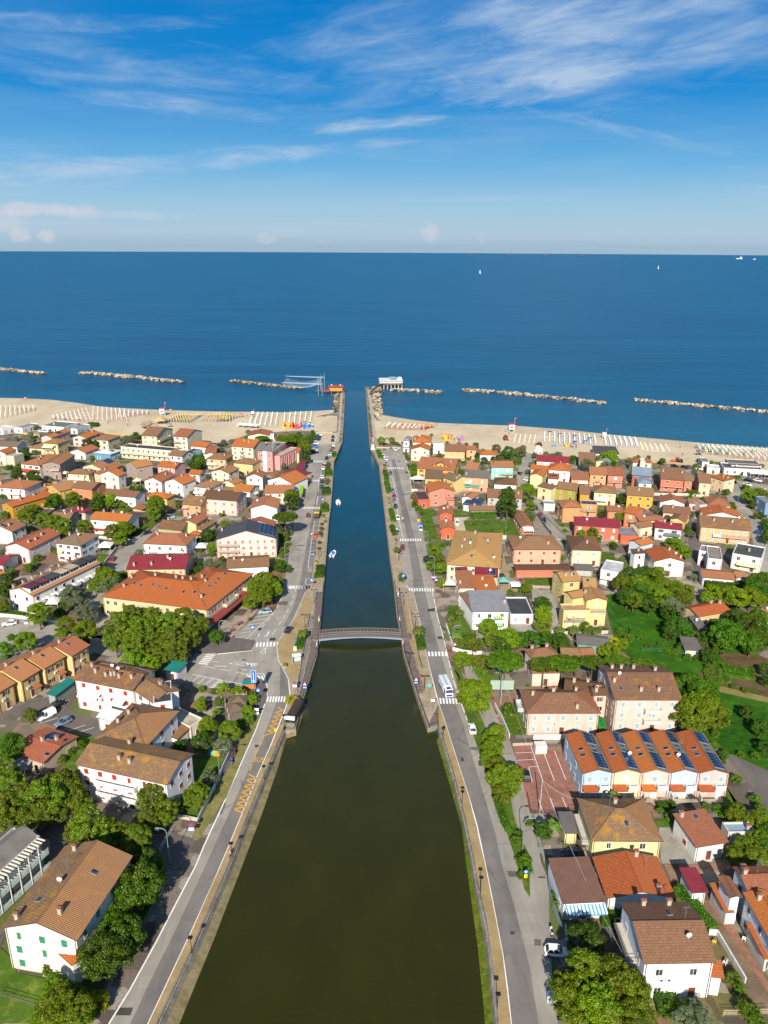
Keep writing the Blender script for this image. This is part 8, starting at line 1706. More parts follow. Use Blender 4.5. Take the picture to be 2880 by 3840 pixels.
for sp, c, lb, s_ in (('v1290,235', ('e87a2c', 'f0b82c', '2f9a6a', 'e8402c'), 'orange and yellow bouncy castle behind cream house', 1.25), ('v1345,215', ('e8502c', 'f07a2c', 'e8402c'), 'red-orange inflatable slide behind cream house', .9), ('v1430,255', ('f0a02c', '2f9a8a', 'e8402c'), 'teal-towered play frame on the sand', .8), ('v1500,260', ('f0b82c', '7a4ac0', 'e87a2c'), 'purple-topped play frame on the sand', 1.),
    ('E905,770', ('f0c02c', 'f0a82c', 'e8402c', 'e8d040'), 'yellow bouncy castle behind the beach restaurant', 1.5), ('E960,765', ('c8c83c', '6ab04a', 'e83030'), 'green and yellow inflatable in the playground cluster', 1.1), ('E1015,775', ('e83030', 'f04a2c', '2a6ac0', 'e83030'), 'red bouncy castle in the playground cluster', 1.4), ('E1120,775', ('4a8ad0', '3a6ac0', 'e0e0e0'), 'blue inflatable pools right of the red castle', 1.4), ('E1175,770', ('3a9ad8', '5aaee0', 'f0f0f0'), 'sky-blue inflatable slide nearest the gravel lot', 1.),
    ('x300,365', ('e04a5a', '3fb0b0', 'e04a5a'), 'pink and teal play tower on the right beach', .8), ('x180,345', ('3f9a5a', 'e8d04a', 'e04a3a'), 'green and yellow play slide on the right beach', .6), ('w1478,345', ('2a80d8', '3a90e0', 'e8e0b0'), 'blue play slide on the right beach', .6)): play(sp, c, lb, s_)
def gazebo(spec, s_, hexc, label, h=2.5, rz=0, name='gazebo'):
    q = pts(spec)[0]; p = at(q[0], q[1], 0); r = empty(name, (p.x, p.y, .02), rz, label=label, category=name.replace('_', ' ')); USED[label] = 1; mb = MB(); M = flat(hexc, .7)
    for a, b in ((-1, -1), (1, -1), (1, 1), (-1, 1)):
        k = {(-1, -1): (1, -1), (1, -1): (1, 1), (1, 1): (-1, 1), (-1, 1): (-1, -1)}[(a, b)]; mb.face([(a*s_, b*s_, h), (k[0]*s_, k[1]*s_, h), (0, 0, h+s_*.5)], M); mb.face([(a*s_, b*s_, h-.3), (k[0]*s_, k[1]*s_, h-.3), (k[0]*s_, k[1]*s_, h), (a*s_, b*s_, h)], M)
    mb.obj('canopy', r)
    for a in (-1, 1):
        for b in (-1, 1): mb = MB(); mb.tube((a*s_*.95, b*s_*.95, 0), (a*s_*.95, b*s_*.95, h), .06, .06, flat('d0d0d0'), 6); mb.obj('leg', r)
gazebo('m1378,710', 2.6, 'efeade', 'cream canopy beside the pale blue car'); gazebo('v862,910', 2.3, 'ece8dc', 'white umbrella canopy in the walled courtyard'); gazebo('y1450,745', 3., 'f0f0ec', 'left one of three white tents by the beach road', 2.6, 0, 'tent'); gazebo('y1560,752', 3., 'f0f0ec', 'middle one of three white tents by the beach road', 2.6, 0, 'tent'); gazebo('y1650,762', 3., 'f0f0ec', 'right one of three white tents by the beach road', 2.6, 0, 'tent')
gazebo('n1100,720', 2.2, 'dfe4e8', 'pale canopy behind the hipped white house'); gazebo('m1030,1190', 2.2, 'efe9dc', 'cream square canopy in the dormer terrace gardens', 2.4); gazebo('h560,240', 2.4, 'e8e4da', 'white pergola canopy beside the terrace corner', 2.4); gazebo('p1090,430', 1.2, '707478', 'tiny grey shed') if False else None
gazebo('k570,20', 1.8, '6fa8a0', 'green awning canopy behind garage wing', 2.4); gazebo('k695,70', 1.7, 'e8ecee', 'white canopy by the beige yard'); gazebo('t655,945', 1.9, 'd8d4a8', 'pale yellow garden canopy below the peach house'); gazebo('p985,1200', 2.3, 'e8dcc8', 'beige canopy in front of the cream house')
gazebo('u800,760', 2.1, 'e8dccc', 'beige canopy under the outdoor stair'); gazebo('y690,450', 1.8, '8a6a80', 'mauve beach canopy near the cream umbrella rows'); gazebo('s1010,830', 1.6, 'ecdfae', 'cream canopy beside the taupe apartment house'); gazebo('h180,1290', .1, 'ecdfae', 'x') if False else None
for i, sp in enumerate(('E285,770', 'E350,775', 'E415,780', 'E480,785')): gazebo(sp, 1.9, 'e8e8ea', f'white round parasol by the restaurant, {["first","second","third","fourth"][i]} from the left', 2.2, .4*i, 'parasol')
for i, sp in enumerate(('D370,890', 'D415,870', 'D480,845', 'D760,880', 'D400,905')): gazebo(sp, 1.6, 'a08a68', f'thatched beach parasol, {["first","second","third","fourth","fifth"][i]} of the brown ones', 2.2, .5*i, 'straw_parasol')
for i, (sp, s_) in enumerate((('f620,30', 2.1), ('f590,90', 1.9), ('i705,1222', 1.3))): gazebo(sp, s_, '6c5c4c', ['upper thatched parasol in the tree garden', 'lower thatched parasol in the tree garden', 'small thatched parasol in the tree garden'][i], 2.4, .3*i, 'straw_parasol')
gazebo('i845,1235', 1.5, 'b8a888', 'pale thatched parasol beside the round tree', 2.4, .2, 'straw_parasol')
gazebo('D640,830', 3.6, 'd8a868', 'wooden beach bar pergola with orange canopy', 3., 0, 'beach_bar')
p = W('B335,1040 388,1052 412,920', 3.2); mb = MB(); M = flat('8fc41c', .7); mb.face([p[0], p[1], p[2], p[2]+(p[0]-p[1])], M); mb.face([v_-Vector((0, 0, .15)) for v_ in (p[2]+(p[0]-p[1]), p[2], p[1], p[0])], M)
for q in p: mb.tube((q.x, q.y, 0), q, .06, .06, GD, 6)
mb.obj('shop_awning', label='lime green awning over the left bank pavement', category='awning')
for i, (a, b) in enumerate(((1200, 430), (1215, 395), (1230, 360), (1255, 432), (1268, 400))):
    p = world(f'w{a},{b}'); mb = MB(); M = flat('efece6', .5)
    for s_ in (-1, 1): mb.tube((s_*.7, -1.6, .35), (s_*.7, 1.6, .35), .38, .2, M, 8)
    mb.box(-.9, .9, -.9, .9, .6, .95, M); mb.obj('pedal_boat', loc=(p.x, p.y, .03), rz=.15, label=f'white pedal boat stored on the sand, {["first","second","third","fourth","fifth"][i]} of the stack', category='pedal boat')
def chairset(spec, hexc, label):
    q = pts(spec)[0]; p = at(q[0], q[1], 0); r = empty('garden_table', (p.x, p.y, .1), .4, label=label, category='garden table'); mb = MB(); mb.box(-.6, .6, -.6, .6, .68, .73, flat(hexc)); mb.obj('tabletop', r); USED[label] = 1
    for a in (-.5, .5):
        for b in (-.5, .5): mb = MB(); mb.tube((a, b, 0), (a, b, .68), .04, .04, flat(hexc), 5); mb.obj('leg', r)
def chair_(spec, hexc, label):
    q = pts(spec)[0]; p = at(q[0], q[1], 0); r = empty('garden_chair', (p.x, p.y, .1), random.Random(hash_s(spec)).uniform(0, 6), label=label, category='garden chair'); M = flat(hexc); USED[label] = 1
    mb = MB(); mb.box(-.27, .27, -.27, .27, .4, .45, M); mb.obj('seat', r); mb = MB(); mb.box(-.27, .27, .22, .27, .45, .95, M); mb.obj('backrest', r)
    for a in (-.23, .23):
        for b in (-.23, .23): mb = MB(); mb.box(a-.03, a+.03, b-.03, b+.03, 0, .4, M); mb.obj('leg', r)
chairset('k785,430', 'f0f0f0', 'white table in the garage yard'); chairset('k725,385', '9a6a44', 'brown wooden table in the garage yard'); chairset('k845,410', 'd8c020', 'yellow table in the garage yard'); chair_('b1352,450', 'f0f0f0', 'white chair on the brick terrace, left of the pair'); chair_('b1385,452', 'f0f0f0', 'white chair on the brick terrace, right of the pair'); chair_('b1470,595', 'f0f0f0', 'white chair lower down the brick path'); chair_('b1235,620', 'e8c850', 'yellow chair behind the white villa wall'); chair_('b1322,780', 'f0f0f0', 'white chair by the small white annex')
chairset('d1060,740', '3a3440', 'dark covered garden table before the terrace'); chair_('d700,755', '5a5a60', 'dark chair before the terrace')
T('dpine', 'a1090,150,205 900,330,140 960,560,180 800,700,200 870,480,130 1180,60,140 700,640,120')
T('broad', 'a480,1090,170 600,1150,150 420,960,110 350,1180,110'); T('yel', 'a760,1070,95'); T('bush', 'a380,820,60 460,830,50 690,830,60')
T('bush', 'b340,1150,70 880,1130,80 1010,1120,90'); T('dark', 'b240,590,150'); T('broad', 'b230,830,190 480,900,190 120,1000,170 330,1090,200 600,1010,170 640,1180,160 200,1200,160'); T('olive', 'b1120,1180,120 1000,1200,100'); T('bush', 'b1500,1120,95 1390,880,60 1560,1200,80 1430,960,50')
T('dpine', 'c90,330,125'); T('plane', 'c60,640,130 180,760,150 340,720,170 480,640,150 560,720,120 90,830,150 300,860,120 620,760,90 450,820,100 690,940,170 830,1000,130 590,990,100 1180,720,130 1290,830,110 1150,900,110 1060,1050,130 950,1010,110 40,500,110'); T('plane', 'c1525,710,100')
T('bush', 'c1400,790,80 1640,590,60 620,310,50 540,370,50 470,430,50'); T('dark', 'c1400,330,60'); T('broad', 'c230,80,60 1620,160,80')
T('lime', 'f365,165,70 315,15,52'); T('dark', 'f330,290,90'); T('broad', 'f540,210,95 680,60,60 440,60,35'); T('olive', 'f490,320,80 380,570,75'); T('plane', 'f285,700,100'); T('bush', 'f620,160,60 690,130,50')
T('dpine', 'a1100,-30,130'); T('lime', 'i655,1090,78 810,1125,82 430,1215,60 960,1190,55'); T('bush', 'i430,1085,48 620,1230,60 560,1120,40 950,1155,60 905,1230,35 15,790,25'); T('yel', 'i1370,1205,76')
T('plane', 'i90,430,170 250,380,160 400,430,120 130,600,160 300,560,130 200,690,130 50,700,120'); T('dark', 'i590,540,88'); T('broad', 'i1060,90,130 940,180,90 1180,60,90 1000,30,100'); T('bush', 'i935,365,28')
T('plane', 'h1250,440,190 1450,470,170 1600,420,160 1200,580,130 1380,620,150 1560,600,130 1350,330,140 1550,330,110'); T('lime', 'h1350,800,120 1560,820,110 1460,740,90'); T('broad', 'h400,300,130 30,220,80 260,590,120 680,430,120 880,480,130 640,560,90'); T('olive', 'h730,120,130 880,300,130 800,220,120'); T('bush', 'h360,715,58 60,680,110 110,550,50 1610,930,40'); T('dark', 'h30,60,80 660,240,60 1060,240,40 600,300,50')
T('broad', 'm330,250,120 560,300,110 700,330,110 830,380,120 840,470,90 1080,390,100 640,180,60'); T('plane', 'm50,240,60 430,180,90'); T('dark', 'm680,70,100 960,60,110 1240,100,100 1260,170,80'); T('lime', 'm1430,70,90'); T('broad', 'm1450,460,110 1560,540,100 1620,420,110 1340,1000,110 1260,930,80 1400,1060,150 1230,1150,100'); T('bush', 'm665,680,70 480,800,70 360,940,80 430,890,60 1590,1020,70 1050,900,60 1140,910,40 1330,440,50'); T('olive', 'm1440,1150,150 900,1220,100'); T('dark', 'm60,1090,110 130,1180,100')
T('plane', 'n480,130,130 470,220,110 560,90,60'); T('broad', 'n60,420,110 160,430,90 90,150,80 30,90,50 790,110,40'); T('dark', 'n1160,500,90 1260,480,60 1050,590,60 1360,830,60 1060,880,60 1060,960,70'); T('lime', 'n1220,660,70 1390,360,60 1340,240,30'); T('olive', 'n1200,880,100 1320,900,90 1500,360,60'); T('bush', 'n980,1080,100 1040,1040,60 560,1110,50 650,1120,40 760,1140,40 900,1120,50 410,1090,35 70,1010,60 1380,245,28')
T('pine', 'o655,275,185'); T('dark', 'o740,60,110 620,400,60'); T('broad', 'o380,1120,180 500,1180,130 240,1150,100 550,1100,90'); T('dark', 'o590,900,90 700,940,50'); T('bush', 'o640,540,80 680,620,50 640,700,60 710,480,50 620,780,40 1150,250,25'); T('tam', 'o1130,360,28 1125,420,35 1115,480,38 1100,600,28 1095,680,28')
T('broad', 'p800,720,100 740,900,70 860,830,90 880,930,80'); T('bush', 'p545,110,55 590,160,55 620,210,45 540,70,35 500,20,25 700,330,22 755,470,25 680,215,20 730,640,45 740,700,40 890,630,40 960,620,50 1290,290,25 1305,360,28 1530,440,28 840,1000,50'); T('lime', 'p890,1120,70'); T('dark', 'p700,800,40 1640,120,60'); T('bush', 'p240,230,40 250,300,40 265,430,45 270,490,35'); palms('p300,680 v0,0' if False else 'p303,670'); palms('p372,1010 i1480,500 j1300,480')
T('bush', 'p360,1080,45')
T('tall', 'q215,120,135'); T('broad', 'q530,130,60 1320,470,80 1180,490,70'); T('bush', 'q475,185,45 530,290,50 665,95,25 950,580,45 940,800,45 1400,560,45 960,450,40 15,430,25 205,440,30'); T('olive', 'q520,230,60'); T('dark', 'q1440,230,50 1640,250,60 1600,640,50'); T('bush', 'q440,1190,85 250,1220,30 930,380,30'); T('broad', 'q460,1180,80')
T('bush', 'k645,80,38 800,45,70'); T('lime', 'k985,300,105 990,420,100'); T('dark', 'k985,210,95'); T('broad', 'k420,440,110 480,560,120 640,560,130 260,620,90 140,780,100 230,790,70 350,800,90'); T('dark', 'k560,640,110 850,570,110 1010,560,90 1170,590,100 700,600,80 1200,640,70'); T('pine', 'k590,790,215 990,835,150 1210,820,180 1110,800,120 1500,810,150 1330,800,110'); T('bush', 'k100,560,60 60,300,60 1610,640,60 360,940,70 420,990,60 300,900,50 1640,470,35 660,1080,40 610,1020,30 540,1040,50 830,1050,25'); palms('k120,270 k30,330 k90,520 k1165,470 k1300,470 k1440,470 k1540,480'); T('broad', 'k290,1130,170 200,1060,90 400,1080,70 170,1170,90'); T('lime', 'k1620,690,70'); T('bush', 'k1430,450,80')
T('dark', 'l200,120,110 330,90,120 430,200,100 620,290,90'); T('broad', 'l270,160,100 480,70,100 560,130,110 700,90,115 800,150,90'); T('olive', 'l660,210,110 760,260,80'); T('dpine', 'l1230,520,190 1450,450,190 1330,350,120 1560,560,130 1120,430,90 1180,620,110 1480,620,120 1560,350,110'); T('lime', 'l1100,90,100 1230,110,110 1350,140,120 1480,130,120 1560,150,90 1030,130,70'); T('dark', 'l720,440,120 800,480,100 650,500,80 1010,560,80 1060,740,95 760,650,50 1530,60,130 1640,100,100'); T('tam', 'l680,430,70 1000,640,60 920,610,70'); T('bush', 'l1480,890,45 1040,860,45 830,760,50 130,480,50 210,560,60 700,700,50 930,770,50'); T('yel', 'l60,620,90'); T('lime', 'l40,680,100 150,620,70'); T('olive', 'l1640,480,70 1600,650,60'); T('pine', 'l100,800,150 370,820,130'); T('dpine', 'l840,1030,140 960,1110,150 1040,1190,140 800,1180,100 900,1200,140 780,960,70 1100,1080,60')
T('dark', 'l1640,880,70 1640,1000,60'); palms('l1640,560')
T('broad', 'd1060,70,150 1180,30,130 1260,90,110 1130,-10,120'); T('bush', 'd880,800,35 820,830,40 1040,850,40 1180,790,35 1100,920,30 1330,850,60 1420,900,80 1280,820,50 1560,740,50 1410,580,50 1600,820,60 900,880,50'); T('broad', 'd1420,850,90 1590,900,90 1600,1050,90 1480,1110,90 1390,1170,80 1570,1180,100'); T('dark', 'd1640,960,80 1640,1110,90 1300,420,50'); palms('d470,700')
T('broad', 'g750,230,85 720,330,90 700,420,80 760,480,90 780,560,110 880,540,85 850,640,90 790,680,80 720,600,40 680,260,50'); T('dark', 'g1110,980,70 860,40,60'); T('bush', 'g845,160,35 885,190,28 958,212,32 1000,920,40 905,1060,50 920,1010,40 960,1215,70 1130,1010,60'); T('lime', 'g850,40,55'); palms('g1195,920'); T('bush', 'e770,30,68 740,90,40 1000,250,40 1010,310,40 1000,200,25'); T('broad', 'g640,10,60 560,0,60')
T('bush', 'r850,10,30 985,20,25 830,305,28 225,590,35 40,500,45'); T('broad', 'r115,210,60 700,500,80 780,580,80 640,480,60'); T('dark', 'r145,30,50 1590,200,35 1640,300,50 1640,430,60 1560,40,60'); T('broad', 'r1450,-20,80 1500,90,35 1530,200,35 1600,-10,70'); T('dpine', 'r1530,900,130 1620,860,90'); T('dark', 'r250,850,140 400,830,120'); T('broad', 'r470,860,120 330,920,130 150,900,110 560,930,110 700,960,110 820,980,80 520,800,90'); T('lime', 'r1100,990,80 1300,1000,80 1450,990,80')
T('dark', 's520,250,50 260,770,110 520,800,110 570,870,90 380,430,60 430,500,50 400,860,50'); T('olive', 's250,215,45 470,165,55 480,260,60'); T('broad', 's850,1170,120 1130,1170,140 1530,1160,110'); T('bush', 's545,50,65 480,60,40 110,680,60 180,660,40 290,660,70 1430,525,50 760,520,30 550,440,60 40,1130,60 1640,1160,60 880,880,30 790,850,30 500,1000,70 620,1030,40 1060,170,30'); T('dark', 's1350,300,90 1480,310,70'); T('tam', 's40,1120,40'); T('poplar', 's785,850,30')
T('lime', 't220,1160,95 860,770,55'); T('dark', 't60,1160,90 620,170,60 1560,540,80 1480,620,60 680,1010,70 560,1000,50'); T('olive', 't560,230,80 440,280,70 480,220,60 300,350,40'); T('bush', 't700,200,40 1450,1070,55 660,880,40 320,1220,60'); T('broad', 't920,1210,130'); T('broad', 't1620,580,90')
T('dark', 'u140,590,90 70,640,80 30,620,60'); T('pine', 'u1090,220,120 1450,250,130 1180,260,90 1560,280,70'); T('olive', 'u490,280,55 620,270,50 870,120,45'); T('bush', 'u850,210,50 1050,400,30 1640,330,50'); T('dark', 'u1540,1110,120 1600,220,60'); T('bush', 'u1600,190,50')
T('broad', 'B430,310,115 200,200,100 60,200,90 400,230,80'); T('dark', 'B450,480,80 340,110,40 500,190,70 350,190,60'); T('olive', 'B380,180,60 290,180,60'); T('tam', 'B790,580,45 790,640,40 780,830,45 770,870,40 800,600,35'); T('lime', 'B300,260,50'); T('broad', 'B220,1090,125')
T('broad', 'v290,250,65 455,240,50 1195,500,60'); T('bush', 'v490,300,50 550,310,40 270,450,40 275,500,45 340,640,25 360,770,35 360,840,35 385,930,40 395,990,45 395,1040,40 795,640,45 800,690,45 680,750,30 770,930,28 810,860,20 920,865,22 660,460,40 650,370,30 680,510,35 720,530,30 710,650,35 1260,520,40 1335,520,22 1500,310,40 1320,300,45 1070,170,30 1510,520,40 1530,560,35 1520,740,55 1530,820,45 620,290,25 770,1100,30 800,1220,50'); T('tam', 'v1610,320,40')
T('tam', 'w270,330,60 590,370,80 120,310,30 960,430,100 1000,370,60 910,410,50'); T('dark', 'w765,430,105 300,490,55 400,560,60 540,540,50 620,520,50 25,790,50'); T('olive', 'w845,550,55 660,540,60 1180,480,55 1360,470,60 1450,490,50 1560,480,65'); T('bush', 'w280,560,55 20,540,40 150,540,35 180,410,30 380,400,25 950,590,40 480,610,35 285,1210,30 740,570,30 960,780,30 1300,1230,30 350,1160,30 30,840,35'); T('broad', 'w1060,1040,150 1120,1230,60'); T('tall', 'w755,1140,150')
T('lime', 'x880,500,120 760,490,70 1150,550,40'); T('olive', 'x40,480,70 490,620,110 800,640,90 560,640,80'); T('dark', 'x280,530,60 900,620,60 1040,1130,60 1460,520,40'); T('bush', 'x275,595,40 310,905,45 1160,940,35 1650,600,40 1300,510,40 1250,520,30'); T('broad', 'x1030,1160,60')
T('dark', 'y170,520,50 1330,880,40'); T('bush', 'y620,670,40 640,600,60 1080,880,60 1070,960,65 950,980,25 700,950,35 600,975,60 150,1005,20 570,1035,32 740,1050,32 360,955,30 220,925,25 1080,740,40 1280,710,30 920,650,60 1180,1180,40 520,965,40'); T('broad', 'y1530,980,100 1440,1030,100 1600,1060,70 1360,900,50 1450,1140,55'); T('bush', 'y1150,1130,50 860,535,30 960,575,45 1200,750,40 1240,740,30')
T('bush', 'z1110,210,40 1140,260,35 1470,390,40 1440,220,50 1500,380,40 390,630,40 420,545,45'); T('broad', 'z1500,60,110 1400,60,80 1600,60,70 250,850,100 380,960,100 130,810,80'); T('dark', 'z1560,390,50 1640,570,70 1640,700,90 1600,480,50'); T('bush', 'z440,25,60 560,40,50')
T('dark', 'd1500,60,60 1600,180,70 1640,330,60'); T('bush', 'd1180,160,45 1250,230,40 1230,330,45 1320,380,40 1450,390,35 1560,400,40 1340,60,40 l1150,1000,40 1300,1060,40 1420,1100,40 420,640,40 330,560,35 540,620,40 620,700,45')
hedge('o1165,130 1165,215', 3.2, 1.4); hedge('o1110,930 1100,1065', 2.8, 1.4); hedge('o1030,1050 1060,1050', 3, 1.2); hedge('B870,420 900,480', 2.6, 1.4); hedge('B790,690 800,775', 3.4, 1.3); hedge('B760,970 760,1070', 3.6, 1.3)
hedge('f-2000,0 -1990,0', 1, 1) if False else None
hedge('C1150,790 1280,795', 3., 2.4); hedge('p1260,290 1570,290', 1.2, 2.6, label='clipped hedge below the brown-roofed garage'); hedge('b940,215 1050,300 1130,420 1230,540', 1.8, 1.6); hedge('b350,440 530,450', 2.6, 1.6); hedge('n80,555 240,500 375,430', 1.2, 1.2); hedge('h0,310 260,345', 1.6, 1.4); hedge('v750,815 955,825', 1., 1.1); hedge('w0,610 120,610', 1., 1.1)
hedge('m970,1060 1085,1060', 3, 1.8); hedge('m230,0 240,2', 1, 1) if False else None; hedge('q340,850 560,850 800,865', 1.6, 1.4, label='climbing greenery in front of the pink-peach house'); hedge('d790,800 935,800', 1.2, 1.1); hedge('i1440,680 1470,560', 2.2, 1.2); hedge('j1300,540 1330,690', 2.2, 1.4); hedge('k150,560 300,560', 1., 1.); hedge('k520,560 720,600 900,600 1100,640', 2.5, 2.4)
hedge('v240,430 290,545', 2.2, 1.3); hedge('v345,740 375,880', 2., 1.2); hedge('v370,920 410,1075', 2.2, 1.4); hedge('p225,190 265,340', 2., 1.2); hedge('p240,410 275,500', 2., 1.2); hedge('g740,700 800,900 850,1000', 1.4, .7); hedge('A372,745 395,830', 2, 2); hedge('b780,1110 960,1120', 3., 1.4); hedge('s1380,60 1560,50' if False else 'a1100,450 1180,330', 1.2, 1.2)
hedge('q1620,560 r120,480', 1.2, 1.2); hedge('r900,380 790,370', 1.6, 1.4); hedge('l250,480 230,560', 1, 1); hedge('r1000,960 1300,975 1560,985', 3, 2.6)
build_trees(); auto_labels()
cam = bpy.data.cameras.new('camera'); co = bpy.data.objects.new('camera', cam); COL.objects.link(co); SC.camera = co
co.matrix_world = Matrix.Translation((0, 0, CAMH)) @ CM.to_4x4()
cam.sensor_fit = 'VERTICAL'; cam.sensor_height = 36.; cam.lens = FPX/3840*36.; cam.clip_end = 60000; cam.clip_start = .5
SUN_EL, SUN_AZ = rad(31.5), rad(186.5)      # azimuth clockwise from +Y
sd = Vector((math.sin(SUN_AZ)*math.cos(SUN_EL), math.cos(SUN_AZ)*math.cos(SUN_EL), math.sin(SUN_EL)))
sl = bpy.data.lights.new('sun', 'SUN'); sl.energy = 4.8; sl.angle = rad(.55); sl.color = (1., .91, .78)
so = bpy.data.objects.new('sun', sl); COL.objects.link(so); so.rotation_mode = 'QUATERNION'; so.rotation_quaternion = sd.to_track_quat('Z', 'Y'); so.location = (0, 0, 200)
w = bpy.data.worlds.new('World'); SC.world = w; w.use_nodes = True; t = w.node_tree; t.nodes.clear()
class WN(N):
    def __init__(s): s.t = t
s = WN(); out = s.n('OutputWorld'); bg = s.n('Background'); s.l(bg.outputs[0], out.inputs[0]); bg.inputs[1].default_value = .085
sk = s.n('TexSky', sky_type='NISHITA'); sk.sun_disc = False; sk.sun_elevation = SUN_EL; sk.sun_rotation = SUN_AZ; sk.air_density = 1.; sk.dust_density = .4; sk.ozone_density = 2.2
tc = s.n('TexCoord').outputs['Generated']; sp = s.n('SeparateXYZ'); s.l(tc, sp.inputs[0]); X, Y, Z = sp.outputs
cr = s.n('ValToRGB'); s.l(s.rng(Z, 0, .5), cr.inputs[0]); e = cr.color_ramp
cols = [(0., (.58,.82,1.02)), (.03, (.72,.96,1.16)), (.09, (.58,.96,1.24)), (.18, (.26,.75,1.26)), (.32, (.03,.44,1.1)), (.50, (.002,.33,.96)), (1., (.01,.28,.85))]
e.elements[0].position = 0; e.elements[0].color = cols[0][1]+(1,); e.elements[1].position = 1; e.elements[1].color = cols[-1][1]+(1,)
for p, c in cols[1:-1]: el = e.elements.new(p); el.color = c+(1,)
base = s.mix(1., cr.outputs[0], (SKYG, SKYG, SKYG, 1), 'MULTIPLY')
sky0 = s.mix(s.rng(Z, .30, .62, 0, 1), base, sk.outputs[0])
zz = s.mul(s.mul(Z, .06, 'ADD'), .02, 'MAXIMUM'); cx = s.n('CombineXYZ'); s.l(s.mul(X, zz, 'DIVIDE'), cx.inputs[0]); s.l(s.mul(Y, zz, 'DIVIDE'), cx.inputs[1])
warp = s.n('TexNoise'); warp.inputs['Scale'].default_value = .5; warp.inputs['Detail'].default_value = 3; s.l(cx.outputs[0], warp.inputs['Vector'])
vm = s.n('VectorMath', operation='SCALE'); s.l(warp.outputs['Color'], vm.inputs[0]); vm.inputs['Scale'].default_value = 1.3
va = s.n('VectorMath', operation='ADD'); s.l(cx.outputs[0], va.inputs[0]); s.l(vm.outputs[0], va.inputs[1])
mp = s.n('Mapping'); mp.inputs['Rotation'].default_value = (0, 0, rad(-30)); mp.inputs['Scale'].default_value = (.5, 1.1, 1); s.l(va.outputs[0], mp.inputs[0])
c1 = s.noise(mp.outputs[0], .9, 5, .62); c2 = s.noise(cx.outputs[0], .32, 3)
d = s.mul(s.mul(s.rng(c1, .46, .74), s.rng(c2, .40, .62)), .45)
AZ = s.n('Math', operation='ARCTAN2'); s.l(X, AZ.inputs[0]); s.l(Y, AZ.inputs[1])
def skyuv(px, py):
    dv = (CM @ Vector(((px-1440)/FPX, -(py-1920)/FPX, -1.0))).normalized(); return math.atan2(dv.x, dv.y), dv.z
fib = None
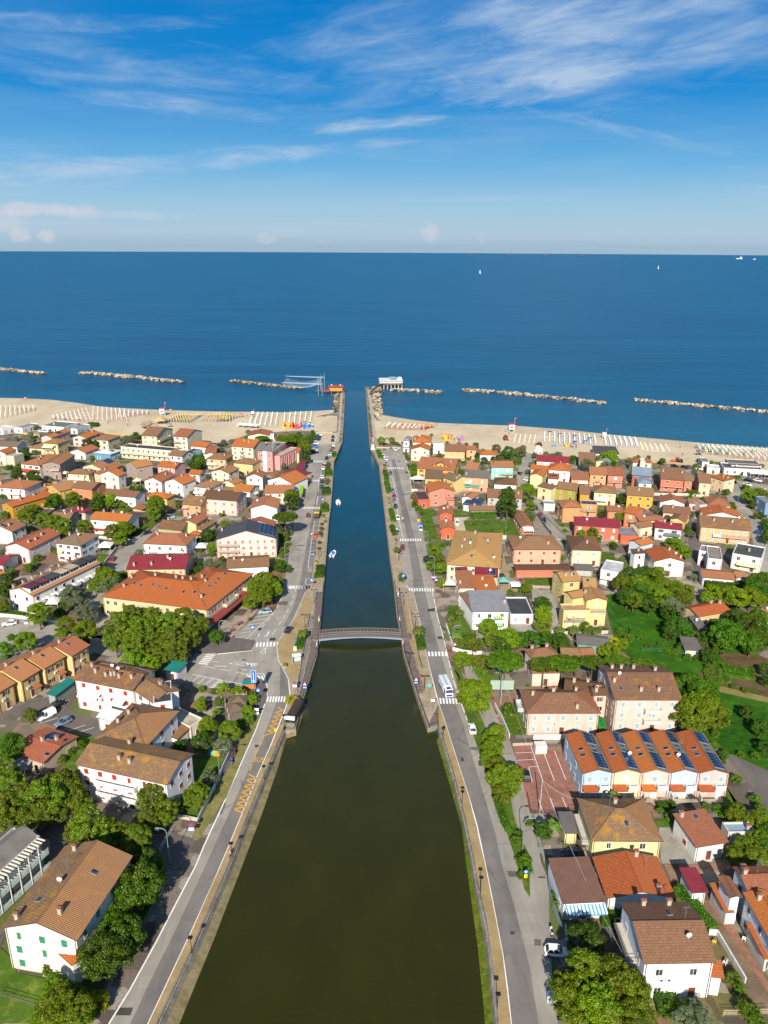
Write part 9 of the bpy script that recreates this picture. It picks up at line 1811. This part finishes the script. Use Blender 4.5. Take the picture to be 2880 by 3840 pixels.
for (px, py, rw, rh, ang, amt, fs) in ((2330,130,560,210,6,.62,1.), (1750,190,620,150,8,.42,1.2), (2050,325,300,42,9,.75,2.), (1400,468,230,26,5,.8,2.), (760,600,720,34,5,.62,1.6), (250,640,420,48,2,.5,1.4), (620,395,360,34,-4,.42,1.6), (2330,490,430,18,-13,.38,2.), (1600,230,200,10,-28,.14,2.), (520,270,560,90,-3,.35,1.2), (300,80,480,26,3,.35,1.6), (1300,110,300,60,12,.3,1.3)):
    az, el = skyuv(px, py); ca_, sa_ = math.cos(rad(ang)), math.sin(rad(ang)); dx, dy = s.mul(AZ.outputs[0], az, 'SUBTRACT'), s.mul(Z, el, 'SUBTRACT')
    u_ = s.mul(s.mul(dx, ca_), s.mul(dy, sa_), 'ADD'); v_ = s.mul(s.mul(dy, ca_), s.mul(dx, sa_), 'SUBTRACT')
    cv = s.n('CombineXYZ'); s.l(s.mul(u_, 5*fs), cv.inputs[0]); s.l(s.mul(v_, 26*fs), cv.inputs[1]); cv.inputs[2].default_value = px*.01
    tn = s.n('TexNoise'); tn.inputs['Scale'].default_value = 1.6; tn.inputs['Detail'].default_value = 5; tn.inputs['Roughness'].default_value = .62; tn.inputs['Distortion'].default_value = .5; s.l(cv.outputs[0], tn.inputs['Vector'])
    q1, q2 = s.mul(u_, FPX/rw), s.mul(v_, FPX/rh); rr = s.mul(s.mul(q1, q1), s.mul(q2, q2), 'ADD')
    rr = s.mul(rr, s.mul(s.mul(tn.outputs['Fac'], .5, 'SUBTRACT'), 3.2), 'SUBTRACT')
    d = s.mul(d, s.mul(s.rng(rr, 1.1, -.5, 0, amt), s.rng(tn.outputs['Fac'], .3, .62, .25, 1)), 'ADD')
d = s.mul(d, .85, 'MINIMUM')
sky1 = s.mix(d, sky0, tuple(SKYG*v for v in (.80, 1.02, 1.3))+(1,))
nv = s.n('CombineXYZ'); s.l(AZ.outputs[0], nv.inputs[0]); s.l(Z, nv.inputs[1]); pn = s.noise(nv.outputs[0], 95., 4, .6); pn2 = s.noise(nv.outputs[0], 30., 3, .6)
cur = sky1
for (px, py, rw, rh, amt, nz) in ((75,880,32,27,.6,pn), (172,882,30,21,.55,pn), (1000,892,34,22,.3,pn), (1612,872,36,30,.45,pn), (140,785,210,22,.55,pn2), (-20,830,110,36,.35,pn2), (1210,905,26,9,.15,pn), (1810,897,18,16,.16,pn), (400,805,300,14,.25,pn2)):
    dv = (CM @ Vector(((px-1440)/FPX, -(py-1920)/FPX, -1.0))).normalized(); az, el = math.atan2(dv.x, dv.y), dv.z
    q1 = s.mul(s.mul(AZ.outputs[0], az, 'SUBTRACT'), FPX/rw); q2 = s.mul(s.mul(Z, el, 'SUBTRACT'), FPX/rh)
    rr = s.mul(s.mul(q1, q1), s.mul(q2, q2), 'ADD'); rr = s.mul(rr, s.mul(s.mul(nz, .5, 'SUBTRACT'), 3.6), 'SUBTRACT')
    m = s.rng(rr, 1.2, .1, 0, amt); cur = s.mix(m, cur, tuple(SKYG*v for v in (1.15, 1.12, 1.22))+(1,))
s.l(cur, bg.inputs[0])
SC.view_settings.view_transform = 'Standard'; SC.view_settings.look = 'None'; SC.view_settings.exposure = EXPO; SC.view_settings.gamma = 1
SC.view_settings.use_curve_mapping = False
w.cycles.sampling_method = 'MANUAL'; w.cycles.sample_map_resolution = 256
SC.cycles.max_bounces = 4; SC.cycles.diffuse_bounces = 2; SC.cycles.glossy_bounces = 2; SC.cycles.transmission_bounces = 2; SC.cycles.volume_bounces = 0; SC.cycles.transparent_max_bounces = 4
SC.cycles.use_denoising = True; SC.cycles.caustics_reflective = False; SC.cycles.caustics_refractive = False
